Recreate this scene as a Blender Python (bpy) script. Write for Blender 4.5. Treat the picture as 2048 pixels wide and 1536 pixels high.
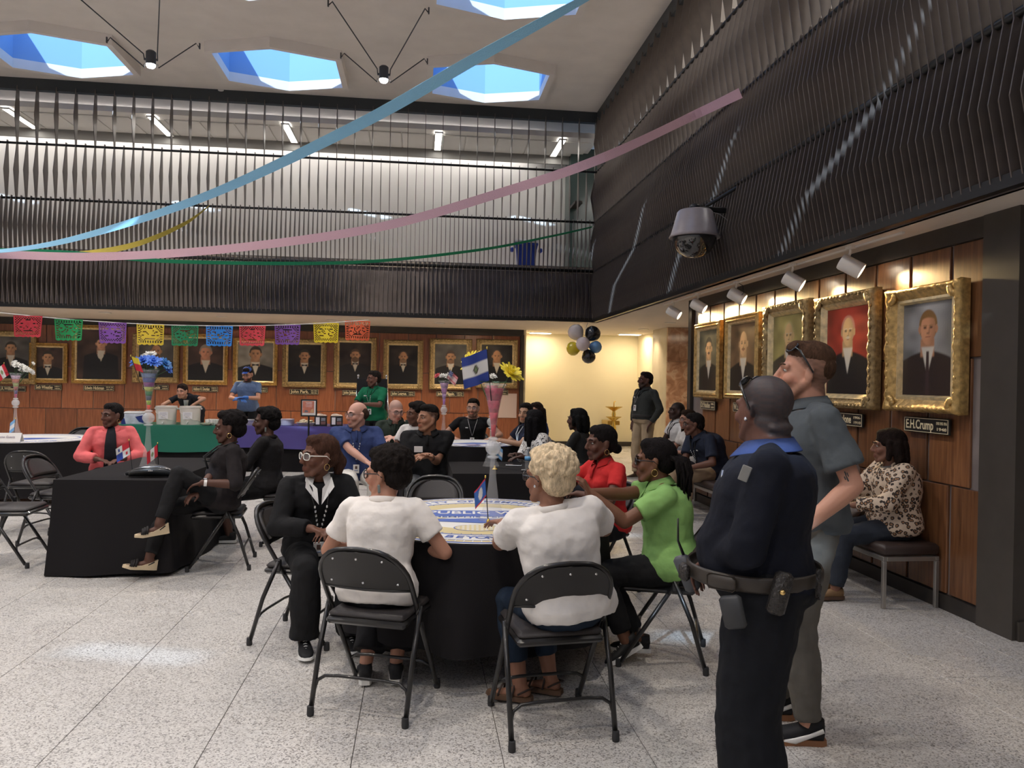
import bpy, bmesh, math, random
import numpy as np
from mathutils import Vector, Matrix, noise
for o in list(bpy.data.objects): bpy.data.objects.remove(o)
SC = bpy.context.scene
COL = SC.collection
PI = math.pi
R = math.radians
rnd = random.Random(7)

# ------------------------------------------------------------------ camera
CAM_H, FPX, YAW, PITCH, ROLL = 1.57, 1540.0, .1205, -.0045, .0175
_f = Vector((math.sin(YAW)*math.cos(PITCH), math.cos(YAW)*math.cos(PITCH), math.sin(PITCH)))
_r = Vector((math.cos(YAW), -math.sin(YAW), 0)); _u = _r.cross(_f)
_r, _u = _r*math.cos(ROLL)+_u*math.sin(ROLL), _u*math.cos(ROLL)-_r*math.sin(ROLL)
cam_data = bpy.data.cameras.new('camera'); cam = bpy.data.objects.new('camera', cam_data); COL.objects.link(cam)
cam_data.sensor_width = 36; cam_data.lens = FPX/2048*36; cam_data.clip_end = 200
m = Matrix((_r, _u, -_f)).transposed().to_4x4(); m.translation = (0, 0, CAM_H); cam.matrix_world = m
SC.camera = cam
def ray(x, y): return _f + _r*(x-1024)/FPX + _u*(768-y)/FPX
def atY(x, y, Y): d = ray(x, y); return Vector((0, 0, CAM_H)) + d*(Y/d.y)
def atX(x, y, X): d = ray(x, y); return Vector((0, 0, CAM_H)) + d*(X/d.x)
def atZ(x, y, z=0.): d = ray(x, y); return Vector((0, 0, CAM_H)) + d*((z-CAM_H)/d.z)

# ------------------------------------------------------------------ world, sun, exposure
SC.view_settings.view_transform = 'Standard'; SC.view_settings.look = 'None'
SC.view_settings.gamma = 1; SC.view_settings.use_curve_mapping = False
SC.view_settings.exposure = 0.12
SC.cycles.use_denoising = True
SC.cycles.max_bounces = 7; SC.cycles.diffuse_bounces = 4; SC.cycles.glossy_bounces = 3
SC.cycles.transmission_bounces = 8; SC.cycles.transparent_max_bounces = 12
SC.cycles.sample_clamp_indirect = 6; SC.cycles.caustics_refractive = False; SC.cycles.caustics_reflective = False
W = bpy.data.worlds.new('sky'); SC.world = W; W.use_nodes = True
bg = W.node_tree.nodes['Background']; bg.inputs[0].default_value = (.34, .60, 1, 1); bg.inputs[1].default_value = .9
def light(name, kind, loc, power, color=(1, 1, 1), target=None, **kw):
    l = bpy.data.lights.new(name, kind); l.energy = power; l.color = color
    for k, v in kw.items(): setattr(l, k, v)
    o = bpy.data.objects.new(name, l); COL.objects.link(o); o.location = loc
    if target is not None:
        o.rotation_euler = (Vector(target)-Vector(loc)).to_track_quat('-Z', 'Y').to_euler()
    return o
SUN_D = Vector((.60, 1.55, -1.0))
light('sun', 'SUN', (0, -20, 30), 6, (.62, .80, 1), target=Vector((0, -20, 30))+SUN_D, angle=R(.6))
CEIL, RIM = 6.76, 6.60
SKY_X = [1.1-3.45*i for i in range(4)]; SKY_Y = [13.1-3.25*i for i in range(7)]
for i, sx in enumerate(SKY_X):
    for j, sy in enumerate(SKY_Y):
        l = light('skylight_daylight', 'AREA', (sx, sy, CEIL+.72), 5, (.30, .53, 1), target=(sx, sy, 0), shape='RECTANGLE', size=1.5, size_y=1.2)
WARM = (1, .80, .56)

# ------------------------------------------------------------------ materials
def mat(name, c, rough=.6, metal=0., var=0., scale=8., bump=0., bscale=60., spec=.5, coat=0., stretch=None, attr=None, trans=0., ior=1.45, emit=None, estr=0., alpha=1., sheen=0.):
    M = bpy.data.materials.new(name); M.use_nodes = True
    nt = M.node_tree; N = nt.nodes; L = nt.links; b = N['Principled BSDF']
    c = tuple(c)+(1,) if len(c) == 3 else c
    b.inputs['Base Color'].default_value = c; b.inputs['Roughness'].default_value = rough
    b.inputs['Metallic'].default_value = metal; b.inputs['Specular IOR Level'].default_value = spec
    b.inputs['Coat Weight'].default_value = coat; b.inputs['Transmission Weight'].default_value = trans
    b.inputs['IOR'].default_value = ior; b.inputs['Alpha'].default_value = alpha
    if sheen: b.inputs['Sheen Weight'].default_value = sheen; b.inputs['Sheen Roughness'].default_value = .6
    if emit: b.inputs['Emission Color'].default_value = tuple(emit)+(1,); b.inputs['Emission Strength'].default_value = estr
    co = N.new('ShaderNodeTexCoord').outputs['Object']
    if stretch:
        mp = N.new('ShaderNodeMapping'); L.new(co, mp.inputs[0]); mp.inputs['Scale'].default_value = stretch; co = mp.outputs[0]
    base = None
    if attr:
        a = N.new('ShaderNodeAttribute'); a.attribute_name = attr; base = a.outputs['Color']
        L.new(base, b.inputs['Base Color'])
    if var:
        n = N.new('ShaderNodeTexNoise'); n.inputs['Scale'].default_value = scale; n.inputs['Detail'].default_value = 4; L.new(co, n.inputs['Vector'])
        mr = N.new('ShaderNodeMapRange'); mr.inputs[1].default_value = .3; mr.inputs[2].default_value = .7
        mr.inputs[3].default_value = 1-var; mr.inputs[4].default_value = 1+var; L.new(n.outputs[0], mr.inputs[0])
        mx = N.new('ShaderNodeVectorMath'); mx.operation = 'SCALE'
        if base is not None: L.new(base, mx.inputs[0])
        else: mx.inputs[0].default_value = c[:3]
        L.new(mr.outputs[0], mx.inputs['Scale']); L.new(mx.outputs[0], b.inputs['Base Color'])
    if bump:
        n = N.new('ShaderNodeTexNoise'); n.inputs['Scale'].default_value = bscale; n.inputs['Detail'].default_value = 3; L.new(co, n.inputs['Vector'])
        bp = N.new('ShaderNodeBump'); bp.inputs['Strength'].default_value = bump; bp.inputs['Distance'].default_value = .01
        L.new(n.outputs[0], bp.inputs['Height']); L.new(bp.outputs[0], b.inputs['Normal'])
    return M
def ramp_mat(name, stops, scale, rough=.4, tex='NOISE', stretch=(1, 1, 1), detail=6, bump=.0, dist=0., coat=0., random_obj=0., spec=.5, metal=0.):
    M = bpy.data.materials.new(name); M.use_nodes = True
    nt = M.node_tree; N = nt.nodes; L = nt.links; b = N['Principled BSDF']; b.inputs['Roughness'].default_value = rough
    b.inputs['Coat Weight'].default_value = coat; b.inputs['Specular IOR Level'].default_value = spec; b.inputs['Metallic'].default_value = metal
    tc = N.new('ShaderNodeTexCoord'); mp = N.new('ShaderNodeMapping'); L.new(tc.outputs['Object'], mp.inputs[0]); mp.inputs['Scale'].default_value = stretch
    vec = mp.outputs[0]
    if random_obj:
        oi = N.new('ShaderNodeObjectInfo'); va = N.new('ShaderNodeVectorMath'); va.operation = 'ADD'
        ms = N.new('ShaderNodeMath'); ms.operation = 'MULTIPLY'; ms.inputs[1].default_value = 37.; L.new(oi.outputs['Random'], ms.inputs[0])
        L.new(vec, va.inputs[0]); L.new(ms.outputs[0], va.inputs[1]); vec = va.outputs[0]
    if tex == 'NOISE':
        t = N.new('ShaderNodeTexNoise'); t.inputs['Detail'].default_value = detail; t.inputs['Distortion'].default_value = dist; out = t.outputs[0]
    else:
        t = N.new('ShaderNodeTexVoronoi'); out = t.outputs['Distance'] if tex == 'VORONOI' else t.outputs['Color']
    t.inputs['Scale'].default_value = scale; L.new(vec, t.inputs['Vector'])
    r = N.new('ShaderNodeValToRGB'); el = r.color_ramp.elements
    while len(el) < len(stops): el.new(.5)
    for e, (p, c) in zip(el, stops): e.position = p; e.color = tuple(c)+(1,)
    L.new(out, r.inputs[0]); col = r.outputs[0]
    if random_obj:
        mr = N.new('ShaderNodeMapRange'); mr.inputs[3].default_value = 1-random_obj; mr.inputs[4].default_value = 1+random_obj; L.new(oi.outputs['Random'], mr.inputs[0])
        mx = N.new('ShaderNodeVectorMath'); mx.operation = 'SCALE'; L.new(col, mx.inputs[0]); L.new(mr.outputs[0], mx.inputs['Scale']); col = mx.outputs[0]
    L.new(col, b.inputs['Base Color'])
    if bump:
        bp = N.new('ShaderNodeBump'); bp.inputs['Strength'].default_value = bump; bp.inputs['Distance'].default_value = .005
        L.new(out, bp.inputs['Height']); L.new(bp.outputs[0], b.inputs['Normal'])
    return M
def emis(name, c, s):
    M = bpy.data.materials.new(name); M.use_nodes = True; N = M.node_tree.nodes; b = N['Principled BSDF']
    b.inputs['Base Color'].default_value = (.8, .8, .8, 1); b.inputs['Emission Color'].default_value = tuple(c)+(1,); b.inputs['Emission Strength'].default_value = s
    return M

# ------------------------------------------------------------------ mesh helpers
class MB:
    def __init__(s): s.v = []; s.f = []; s.mi = []; s.cur = 0
    def add(s, vs, fs):
        n = len(s.v); s.v += [tuple(v) for v in vs]; s.f += [tuple(i+n for i in f) for f in fs]; s.mi += [s.cur]*len(fs); return s
    def box(s, c, d, rot=None, taper=1.):
        hx, hy, hz = d[0]/2, d[1]/2, d[2]/2
        vs = [Vector((sx*hx*(taper if sz > 0 else 1), sy*hy*(taper if sz > 0 else 1), sz*hz)) for sz in (-1, 1) for sy in (-1, 1) for sx in (-1, 1)]
        if rot is not None: vs = [rot @ v for v in vs]
        vs = [v+Vector(c) for v in vs]
        return s.add(vs, [(0, 2, 3, 1), (4, 5, 7, 6), (0, 1, 5, 4), (2, 6, 7, 3), (0, 4, 6, 2), (1, 3, 7, 5)])
    def b2(s, lo, hi): return s.box([(a+b)/2 for a, b in zip(lo, hi)], [b-a for a, b in zip(lo, hi)])
    def rbox(s, c, d, b=.01, rot=None):
        # box with chamfered edges all round
        hx, hy, hz = d[0]/2, d[1]/2, d[2]/2; rings = []
        def ring(ix, iy, z, cut):
            x, y, k = hx-ix, hy-iy, cut
            return [Vector(p) for p in ((x-k, -y, z), (x, -y+k, z), (x, y-k, z), (x-k, y, z), (-x+k, y, z), (-x, y-k, z), (-x, -y+k, z), (-x+k, -y, z))]
        rs = [ring(b, b, -hz, b*.4), ring(0, 0, -hz+b, b), ring(0, 0, hz-b, b), ring(b, b, hz, b*.4)]
        vs = [v for r in rs for v in r]
        if rot is not None: vs = [rot @ v for v in vs]
        vs = [v+Vector(c) for v in vs]; fs = []
        for k in range(3):
            for i in range(8): j = (i+1) % 8; fs.append((k*8+i, k*8+j, (k+1)*8+j, (k+1)*8+i))
        fs.append(tuple(range(7, -1, -1))); fs.append(tuple(range(24, 32)))
        return s.add(vs, fs)
    def tube(s, pts, r, n=8, cap=True, up=None, closed=False, flat=None):
        pts = [Vector(p) for p in pts]; k = len(pts); rr = r if isinstance(r, (list, tuple)) else [r]*k
        vs = []; prev = None
        for i, p in enumerate(pts):
            if closed: t = (pts[(i+1) % k]-pts[i-1])
            else: t = (pts[min(i+1, k-1)]-pts[max(i-1, 0)])
            t.normalize()
            if prev is None:
                a = Vector(up) if up else (Vector((0, 0, 1)) if abs(t.z) < .9 else Vector((1, 0, 0)))
            else: a = prev
            x = a-t*a.dot(t); x.normalize(); y = t.cross(x); prev = x
            q = rr[i]; qx, qy = q if isinstance(q, tuple) else (q, q)
            for j in range(n):
                an = 2*PI*j/n; vs.append(p+x*math.cos(an)*qx+y*math.sin(an)*qy)
        fs = []
        for i in range(k if closed else k-1):
            i2 = (i+1) % k
            for j in range(n): j2 = (j+1) % n; fs.append((i*n+j, i*n+j2, i2*n+j2, i2*n+j))
        if cap and not closed: fs.append(tuple(range(n-1, -1, -1))); fs.append(tuple(range((k-1)*n, k*n)))
        return s.add(vs, fs)
    def cap(s, p0, r0, p1, r1, n=12):
        # capsule with rounded ends
        p0, p1 = Vector(p0), Vector(p1); d = p1-p0
        if d.length < 1e-6: d = Vector((0, 0, 1e-3)); p1 = p0+d
        t = d.normalized(); P = [p0-t*r0*.98, p0-t*r0*.7, p0-t*r0*.3, p0, p1, p1+t*r1*.3, p1+t*r1*.7, p1+t*r1*.98]
        rr = [r0*.12, r0*.72, r0*.95, r0, r1, r1*.95, r1*.72, r1*.12]
        return s.tube(P, rr, n)
    def ell(s, c, r, rot=None, nu=14, nv=10):
        vs = []; fs = []
        for i in range(1, nv):
            ph = PI*i/nv
            for j in range(nu):
                th = 2*PI*j/nu; vs.append(Vector((r[0]*math.sin(ph)*math.cos(th), r[1]*math.sin(ph)*math.sin(th), r[2]*math.cos(ph))))
        top = len(vs); vs.append(Vector((0, 0, r[2]))); vs.append(Vector((0, 0, -r[2])))
        for i in range(nv-2):
            for j in range(nu): j2 = (j+1) % nu; fs.append((i*nu+j, (i+1)*nu+j, (i+1)*nu+j2, i*nu+j2))
        for j in range(nu): j2 = (j+1) % nu; fs.append((top, j, j2)); fs.append((top+1, (nv-2)*nu+j2, (nv-2)*nu+j))
        if rot is not None: vs = [rot @ v for v in vs]
        return s.add([v+Vector(c) for v in vs], fs)
    def lathe(s, prof, c=(0, 0, 0), n=24, rot=None):
        vs = []; fs = []
        for (r, z) in prof:
            for j in range(n): a = 2*PI*j/n; vs.append(Vector((r*math.cos(a), r*math.sin(a), z)))
        for i in range(len(prof)-1):
            for j in range(n): j2 = (j+1) % n; fs.append((i*n+j, i*n+j2, (i+1)*n+j2, (i+1)*n+j))
        if prof[0][0] > 1e-4: fs.append(tuple(range(n-1, -1, -1)))
        if prof[-1][0] > 1e-4: fs.append(tuple(range((len(prof)-1)*n, len(prof)*n)))
        if rot is not None: vs = [rot @ v for v in vs]
        return s.add([v+Vector(c) for v in vs], fs)
    def prism(s, poly, z0, z1, M4=None):
        n = len(poly); vs = [Vector((x, y, z0)) for x, y in poly]+[Vector((x, y, z1)) for x, y in poly]
        if M4 is not None: vs = [M4 @ v for v in vs]
        return s.add(vs, [tuple(range(n-1, -1, -1)), tuple(range(n, 2*n))]+[(i, (i+1) % n, n+(i+1) % n, n+i) for i in range(n)])
    def mesh(s, name, mats, smooth=False):
        me = bpy.data.meshes.new(name); me.from_pydata(s.v, [], s.f)
        for m_ in (mats if isinstance(mats, (list, tuple)) else [mats]): me.materials.append(m_)
        if len(set(s.mi)) > 1: me.polygons.foreach_set('material_index', s.mi)
        me.update()
        if smooth: me.polygons.foreach_set('use_smooth', [True]*len(me.polygons))
        return me
    def obj(s, name, mats, parent=None, smooth=False, auto=None, **tags):
        me = s.mesh(name, mats, smooth)
        if auto: me.polygons.foreach_set('use_smooth', [True]*len(me.polygons)); me.set_sharp_from_angle(angle=R(auto))
        return link(name, me, parent, **tags)
def link(name, me, parent=None, loc=None, **tags):
    o = bpy.data.objects.new(name, me); COL.objects.link(o)
    if parent is not None: o.parent = parent
    if loc is not None: o.location = loc
    for k, v in tags.items():
        if v: o[k] = v
    return o
def thing(name, label, cat, loc=(0, 0, 0), rz=0., group=None):
    o = bpy.data.objects.new(name, None); COL.objects.link(o); o.location = loc; o.rotation_euler = (0, 0, rz); o.empty_display_size = .05
    o['label'] = label; o['category'] = cat
    if group: o['group'] = group
    return o
def dup(root, loc, rz, label=None, group=None):
    r = root.copy(); COL.objects.link(r); r.location = loc; r.rotation_euler = (0, 0, rz)
    if label: r['label'] = label
    if group: r['group'] = group
    for ch in list(root.children):
        c = ch.copy(); COL.objects.link(c); c.parent = r
        for g in list(ch.children):
            d = g.copy(); COL.objects.link(d); d.parent = c
    return r
def text_mb(txt, size, M4, width=None, extrude=.001, font_bold=True, spacing=1.):
    cu = bpy.data.curves.new('t', 'FONT'); cu.body = txt; cu.size = size; cu.extrude = extrude; cu.align_x = 'CENTER'; cu.align_y = 'CENTER'
    cu.resolution_u = 3; cu.space_character = spacing
    if font_bold: cu.offset = size*.018
    o = bpy.data.objects.new('t', cu); COL.objects.link(o); dg = bpy.context.evaluated_depsgraph_get(); dg.update()
    me = bpy.data.meshes.new_from_object(o.evaluated_get(dg))
    vs = [v.co.copy() for v in me.vertices]; fs = [tuple(p.vertices) for p in me.polygons]
    bpy.data.objects.remove(o); bpy.data.curves.remove(cu); bpy.data.meshes.remove(me)
    if width and vs:
        w = max(v.x for v in vs)-min(v.x for v in vs)
        for v in vs: v.x *= width/w
    mb = MB(); mb.add([M4 @ v for v in vs], fs); return mb
def frame_M(o, x, y):
    # matrix with local x, y axes given (z = x cross y) and origin
    x = Vector(x).normalized(); y = Vector(y).normalized(); z = x.cross(y)
    m_ = Matrix((x, y, z)).transposed().to_4x4(); m_.translation = Vector(o); return m_

# ------------------------------------------------------------------ base materials
M_floor = bpy.data.materials.new('terrazzo'); M_floor.use_nodes = True
def _floor():
    nt = M_floor.node_tree; N = nt.nodes; L = nt.links; b = N['Principled BSDF']
    tc = N.new('ShaderNodeTexCoord'); geo = N.new('ShaderNodeNewGeometry')
    v = N.new('ShaderNodeTexVoronoi'); v.inputs['Scale'].default_value = 150; L.new(geo.outputs['Position'], v.inputs['Vector'])
    r = N.new('ShaderNodeValToRGB'); el = r.color_ramp.elements; el[0].position = 0; el[0].color = (.20, .19, .18, 1); el[1].position = 1; el[1].color = (.66, .64, .61, 1)
    for p, c in ((.16, (.30, .285, .27)), (.30, (.49, .47, .445)), (.62, (.56, .54, .515))): e = el.new(p); e.color = c+(1,)
    sx = N.new('ShaderNodeSeparateColor'); L.new(v.outputs['Color'], sx.inputs[0]); L.new(sx.outputs[0], r.inputs[0])
    n = N.new('ShaderNodeTexNoise'); n.inputs['Scale'].default_value = 1.2; n.inputs['Detail'].default_value = 4; L.new(geo.outputs['Position'], n.inputs['Vector'])
    mr = N.new('ShaderNodeMapRange'); mr.inputs[1].default_value = .3; mr.inputs[2].default_value = .7; mr.inputs[3].default_value = .9; mr.inputs[4].default_value = 1.08; L.new(n.outputs[0], mr.inputs[0])
    mx = N.new('ShaderNodeVectorMath'); mx.operation = 'SCALE'; L.new(r.outputs[0], mx.inputs[0]); L.new(mr.outputs[0], mx.inputs['Scale']); L.new(mx.outputs[0], b.inputs['Base Color'])
    n2 = N.new('ShaderNodeTexNoise'); n2.inputs['Scale'].default_value = 3.5; n2.inputs['Detail'].default_value = 5; L.new(geo.outputs['Position'], n2.inputs['Vector'])
    m2 = N.new('ShaderNodeMapRange'); m2.inputs[3].default_value = .18; m2.inputs[4].default_value = .42; L.new(n2.outputs[0], m2.inputs[0]); L.new(m2.outputs[0], b.inputs['Roughness'])
    b.inputs['Specular IOR Level'].default_value = .55
    n3 = N.new('ShaderNodeTexNoise'); n3.inputs['Scale'].default_value = 22; L.new(geo.outputs['Position'], n3.inputs['Vector'])
    bp = N.new('ShaderNodeBump'); bp.inputs['Strength'].default_value = .06; bp.inputs['Distance'].default_value = .004; L.new(n3.outputs[0], bp.inputs['Height']); L.new(bp.outputs[0], b.inputs['Normal'])
_floor()
M_grout = mat('dark joint', (.09, .08, .075), .8)
M_ceil = mat('ceiling plaster', (.80, .75, .71), .9, var=.04, scale=3)
M_white = mat('white painted wall', (.74, .72, .69), .8, var=.03, scale=2)
M_cream = mat('cream wall', (.80, .73, .52), .7, var=.03, scale=1.5)
M_soffit = mat('soffit plaster', (.74, .66, .58), .85, var=.03, scale=2)
M_fin = mat('dark bronze fins', (.135, .112, .098), .42, var=.25, scale=3, metal=.2)
M_backing = mat('dark stained parapet', (.24, .205, .195), .4, var=.3, scale=2.5, metal=.1)
M_black = mat('black painted steel', (.012, .012, .012), .35)
M_trimw = mat('dark brown trim', (.035, .030, .026), .5, var=.15, scale=6)
def wood(name, a, b_, c_):
    return ramp_mat(name, [(.25, a), (.5, b_), (.75, c_)], 3., rough=.33, stretch=(14, 14, .9), detail=8, dist=.6, bump=.05, random_obj=.24, coat=.15)
M_wood = wood('mahogany veneer', (.150, .046, .020), (.235, .082, .036), (.31, .118, .055))
M_wood_r = wood('walnut veneer', (.115, .045, .020), (.20, .085, .036), (.29, .13, .055))
M_marble = ramp_mat('rose marble', [(.3, (.33, .17, .10)), (.5, (.50, .28, .17)), (.62, (.62, .42, .28)), (.72, (.36, .2, .12))], 5, rough=.12, detail=10, dist=1.2)
M_stone = ramp_mat('pale stone', [(.3, (.42, .36, .27)), (.6, (.52, .46, .35))], 2, rough=.25, detail=6)
M_glow_w = emis('warm lamp', (1, .86, .66), 14)
M_glow_c = emis('white lamp', (1, .96, .90), 9)
M_glow_s = emis('spot lamp', (1, .95, .88), 22)

# ------------------------------------------------------------------ floor
fl = MB().b2((-11.6, -8.2, -.12), (9.2, 19.2, -.004)).obj('floor', M_grout, kind='structure')
TX, TY = .62, 1.45
xs = [-.247+TX*i for i in range(-18, 15)]; ys = [3.85+TY*i for i in range(-8, 11)]
tm = MB(); g = .0016
def tile_at(mb, x0, y0):
    x1, y1, c = x0+TX-g, y0+TY-g, .0015; x0 += g; y0 += g
    vs = [(x0, y0, -.0035), (x1, y0, -.0035), (x1, y1, -.0035), (x0, y1, -.0035), (x0, y0, -c), (x1, y0, -c), (x1, y1, -c), (x0, y1, -c), (x0+c, y0+c, 0), (x1-c, y0+c, 0), (x1-c, y1-c, 0), (x0+c, y1-c, 0)]
    return mb.add(vs, [(0, 1, 5, 4), (1, 2, 6, 5), (2, 3, 7, 6), (3, 0, 4, 7), (4, 5, 9, 8), (5, 6, 10, 9), (6, 7, 11, 10), (7, 4, 8, 11), (8, 9, 10, 11)])
one = tile_at(MB(), 0, 0).mesh('tile', M_floor)
cells = []
for x0 in xs:
    for y0 in ys:
        cx, cy = x0+TX/2, y0+TY/2
        vis = cy > 2.2 and abs(math.atan2(cx, cy)-YAW) < R(36)
        cells.append((0 if vis else 1, math.hypot(cx, cy), x0, y0))
cells.sort(); rest = MB()
for k, (hid, d, x0, y0) in enumerate(cells):
    if k < 300 and not hid: link('tile', one, fl, (x0, y0, 0))
    else: tile_at(rest, x0, y0)
rest.obj('tile_field', M_floor, fl, kind='stuff')

# ------------------------------------------------------------------ ceiling with hexagonal skylights
HEX = [(0, -.86), (.95, -.56), (.95, .56), (0, .86), (-.95, .56), (-.95, -.56)]
cm = MB()
for sx in SKY_X:
    for sy in SKY_Y:
        x0, x1, y0, y1 = sx-1.725, sx+1.725, sy-1.625, sy+1.625
        sq = [(sx, y0), (x1, y0), (x1, sy), (x1, y1), (sx, y1), (x0, y1), (x0, sy), (x0, y0)]
        H_ = [(sx+a, sy+b) for a, b in HEX]
        vs = [(x, y, CEIL) for x, y in sq+H_]
        cm.add(vs, [(1, 0, 8, 9), (2, 1, 9), (3, 2, 10), (2, 9, 10), (4, 3, 10, 11), (5, 4, 11, 12), (6, 5, 12), (7, 6, 13), (6, 12, 13), (0, 7, 13, 8)])
X0, X1 = SKY_X[-1]-1.725, SKY_X[0]+1.725; Y0, Y1 = SKY_Y[-1]-1.625, SKY_Y[0]+1.625
for a, b in (((X1, Y0), (3.42, Y1)), ((-11.6, Y0), (X0, Y1))):
    cm.add([(a[0], a[1], CEIL), (b[0], a[1], CEIL), (b[0], b[1], CEIL), (a[0], b[1], CEIL)], [(0, 3, 2, 1)])
cm.obj('ceiling', M_ceil, kind='structure')
rp = MB().b2((-11.7, Y1, CEIL), (9.2, 19.2, CEIL+.2)).b2((3.42, -8.3, CEIL), (9.2, Y1, CEIL+.2)); rp.obj('ceiling_slab', M_ceil, kind='structure')
def ring_mb(poly_o, poly_i, z0, z1):
    n = len(poly_o); vs = [(x, y, z) for z in (z0, z1) for P in (poly_o, poly_i) for x, y in P]; fs = []
    for i in range(n):
        j = (i+1) % n
        fs += [(i, n+i, n+j, j), (i, j, 2*n+j, 2*n+i), (n+i, 3*n+i, 3*n+j, n+j), (2*n+i, 2*n+j, 3*n+j, 3*n+i)]
    return MB().add(vs, fs)
sc = lambda k: [(x*k, y*k) for x, y in HEX]
collar = ring_mb(sc(1.10), sc(1.0), RIM-CEIL, 0.).mesh('window', M_ceil)
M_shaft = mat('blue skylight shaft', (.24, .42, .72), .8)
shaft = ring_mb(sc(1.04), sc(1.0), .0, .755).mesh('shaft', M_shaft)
k = 0
for sx in SKY_X:
    for sy in SKY_Y:
        k += 1
        w = link('window_%d' % k, collar, None, (sx, sy, CEIL), kind='structure'); link('shaft', shaft, w)

# ------------------------------------------------------------------ shell walls and floors of the upper gallery
WB, WG, WR = 17.33, 16.3, 3.73
st = lambda lo, hi, name, m_: MB().b2(lo, hi).obj(name, m_, kind='structure')
st((-11.6, WB, 0), (2.32, WB+.2, 2.75), 'wall_back', M_backing)
st((2.28, 18.5, 0), (9.2, 18.7, 2.75), 'wall_hall', M_cream)
st((2.28, 17.3, 0), (2.40, 18.5, 2.75), 'wall_hall_return', M_cream)
st((5.35, 16.2, 0), (5.55, 18.5, 2.75), 'wall_hall_right', M_cream)
st((2.40, 18.46, 0), (5.35, 18.5, .11), 'baseboard_hall', M_trimw)
st((-11.7, -8.2, 0), (-11.5, 19.2, 6.9), 'wall_left', M_white)
st((-11.6, -8.3, 0), (9.2, -8.1, 6.9), 'wall_front', M_white)
st((9.1, -8.2, 0), (9.3, 19.2, 6.9), 'wall_far_right', M_white)
st((-11.6, WG, 3.78), (3.05, WG+.15, 6.4), 'wall_gallery', M_white)
st((3.05, 15.7, 3.78), (3.8, 16.5, 6.4), 'trim_1', mat('dark green glass pier', (.06, .09, .085), .15))
st((3.05, 15.2, 5.15), (3.2, 15.75, 5.2), 'trim_2', M_trimw)
MB().b2((-11.6, 14.66, 2.74), (9.2, 19.2, 3.78)).b2((3.44, -8.2, 2.74), (9.2, 14.66, 3.78)).obj('gallery_floor', M_soffit, kind='structure')
MB().b2((-11.6, 14.62, 2.72), (9.2, 19.2, 2.74)).b2((3.40, -8.2, 2.72), (9.2, 14.62, 2.74)).obj('soffit', M_soffit, kind='structure')
M_acoustic = mat('acoustic ceiling tile', (.80, .78, .75), .9)
gc = MB(); zc = 6.30
st((-11.6, 14.7, zc), (3.4, 15.95, zc+.1), 'ceiling_gallery', M_acoustic)
GCE = bpy.data.objects['ceiling_gallery']
pan = MB().rbox((0, 0, 0), (.60, .92, .02), .006).mesh('ceiling_panel', M_acoustic)
for i in range(24): link('ceiling_panel', pan, GCE, (3.0-.62*i, 15.42, zc-.012))
st((-11.6, 15.93, 6.12), (3.05, 15.98, 6.45), 'trim_3', mat('cove valance', (.36, .35, .33), .7))
MB().b2((-10.5, 16.02, 6.30), (2.2, 16.10, 6.36)).obj('cove_light', emis('cove tube', (1, .96, .93), 8), kind='structure')
st((3.5, -8.2, 6.45), (9.2, 15.4, 6.55), 'ceiling_gallery_right', M_white)
st((6.2, -8.2, 3.78), (6.4, 15.4, 6.5), 'wall_gallery_right', M_white)
fx = MB().rbox((0, 0, 0), (.12, 1.1, .03), .008).mesh('lens', M_glow_c)
fr = ring_mb([(-.075, -.57), (.075, -.57), (.075, .57), (-.075, .57)], [(-.06, -.55), (.06, -.55), (.06, .55), (-.06, .55)], -.02, .01).mesh('frame', M_white)
for i, x in enumerate((2.7, .3, -2.55, -4.93, -7.4)):
    t = thing('ceiling_light', ['slanted white strip light in the gallery ceiling beside the corner', 'short white strip light in the gallery ceiling above the blue bin side', 'white strip light in the gallery ceiling left of the middle', 'long white strip light in the gallery ceiling under the left skylight', 'white strip light in the gallery ceiling at the left edge of the photo'][i], 'light', (x, 15.3, zc-.03), 0)
    link('lens', fx, t); link('frame', fr, t)
for x in (1.5, -1.6, -4.7, -7.8): light('gallery_glow', 'AREA', (x, 15.45, 6.22), 7, (1, .95, .88), target=(x, 15.6, 0), shape='RECTANGLE', size=2.6, size_y=.4)
for y in (3, 7, 11): light('gallery_glow', 'AREA', (4.9, y, 6.4), 45, (1, .95, .9), target=(4.9, y, 0), shape='RECTANGLE', size=1, size_y=2.5)

# ------------------------------------------------------------------ fin screens
def fin_mesh(top, name='fin'):
    prof = [(2.72, .05), (3.20, .15), (3.67, .065), (4.15, .15), (4.63, .065), (5.12, .15), (5.60, .055), (6.10, .14), (6.62, .07)]
    pr = [(z, d) for z, d in prof if z <= top+.01]
    if top < 6: pr.append((top+.06, .05))
    t = .0045; vs = []; n = len(pr)
    for z, d in pr:
        b0 = .0 if z < 4.7 else -(d-.05)*.35
        vs += [(-t, -d, z), (t, -d, z), (t, -b0+.0, z), (-t, -b0+.0, z)]
    fs = [(0, 1, 2, 3), tuple(4*(n-1)+i for i in (3, 2, 1, 0))]
    for i in range(n-1):
        for j in range(4): j2 = (j+1) % 4; a = 4*i; b = 4*(i+1); fs.append((a+j, b+j, b+j2, a+j2))
    return MB().add(vs, fs).mesh(name, M_fin)
FA, FB_, FC = fin_mesh(6.62), fin_mesh(5.60), fin_mesh(4.63)
PIT = .0813
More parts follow.
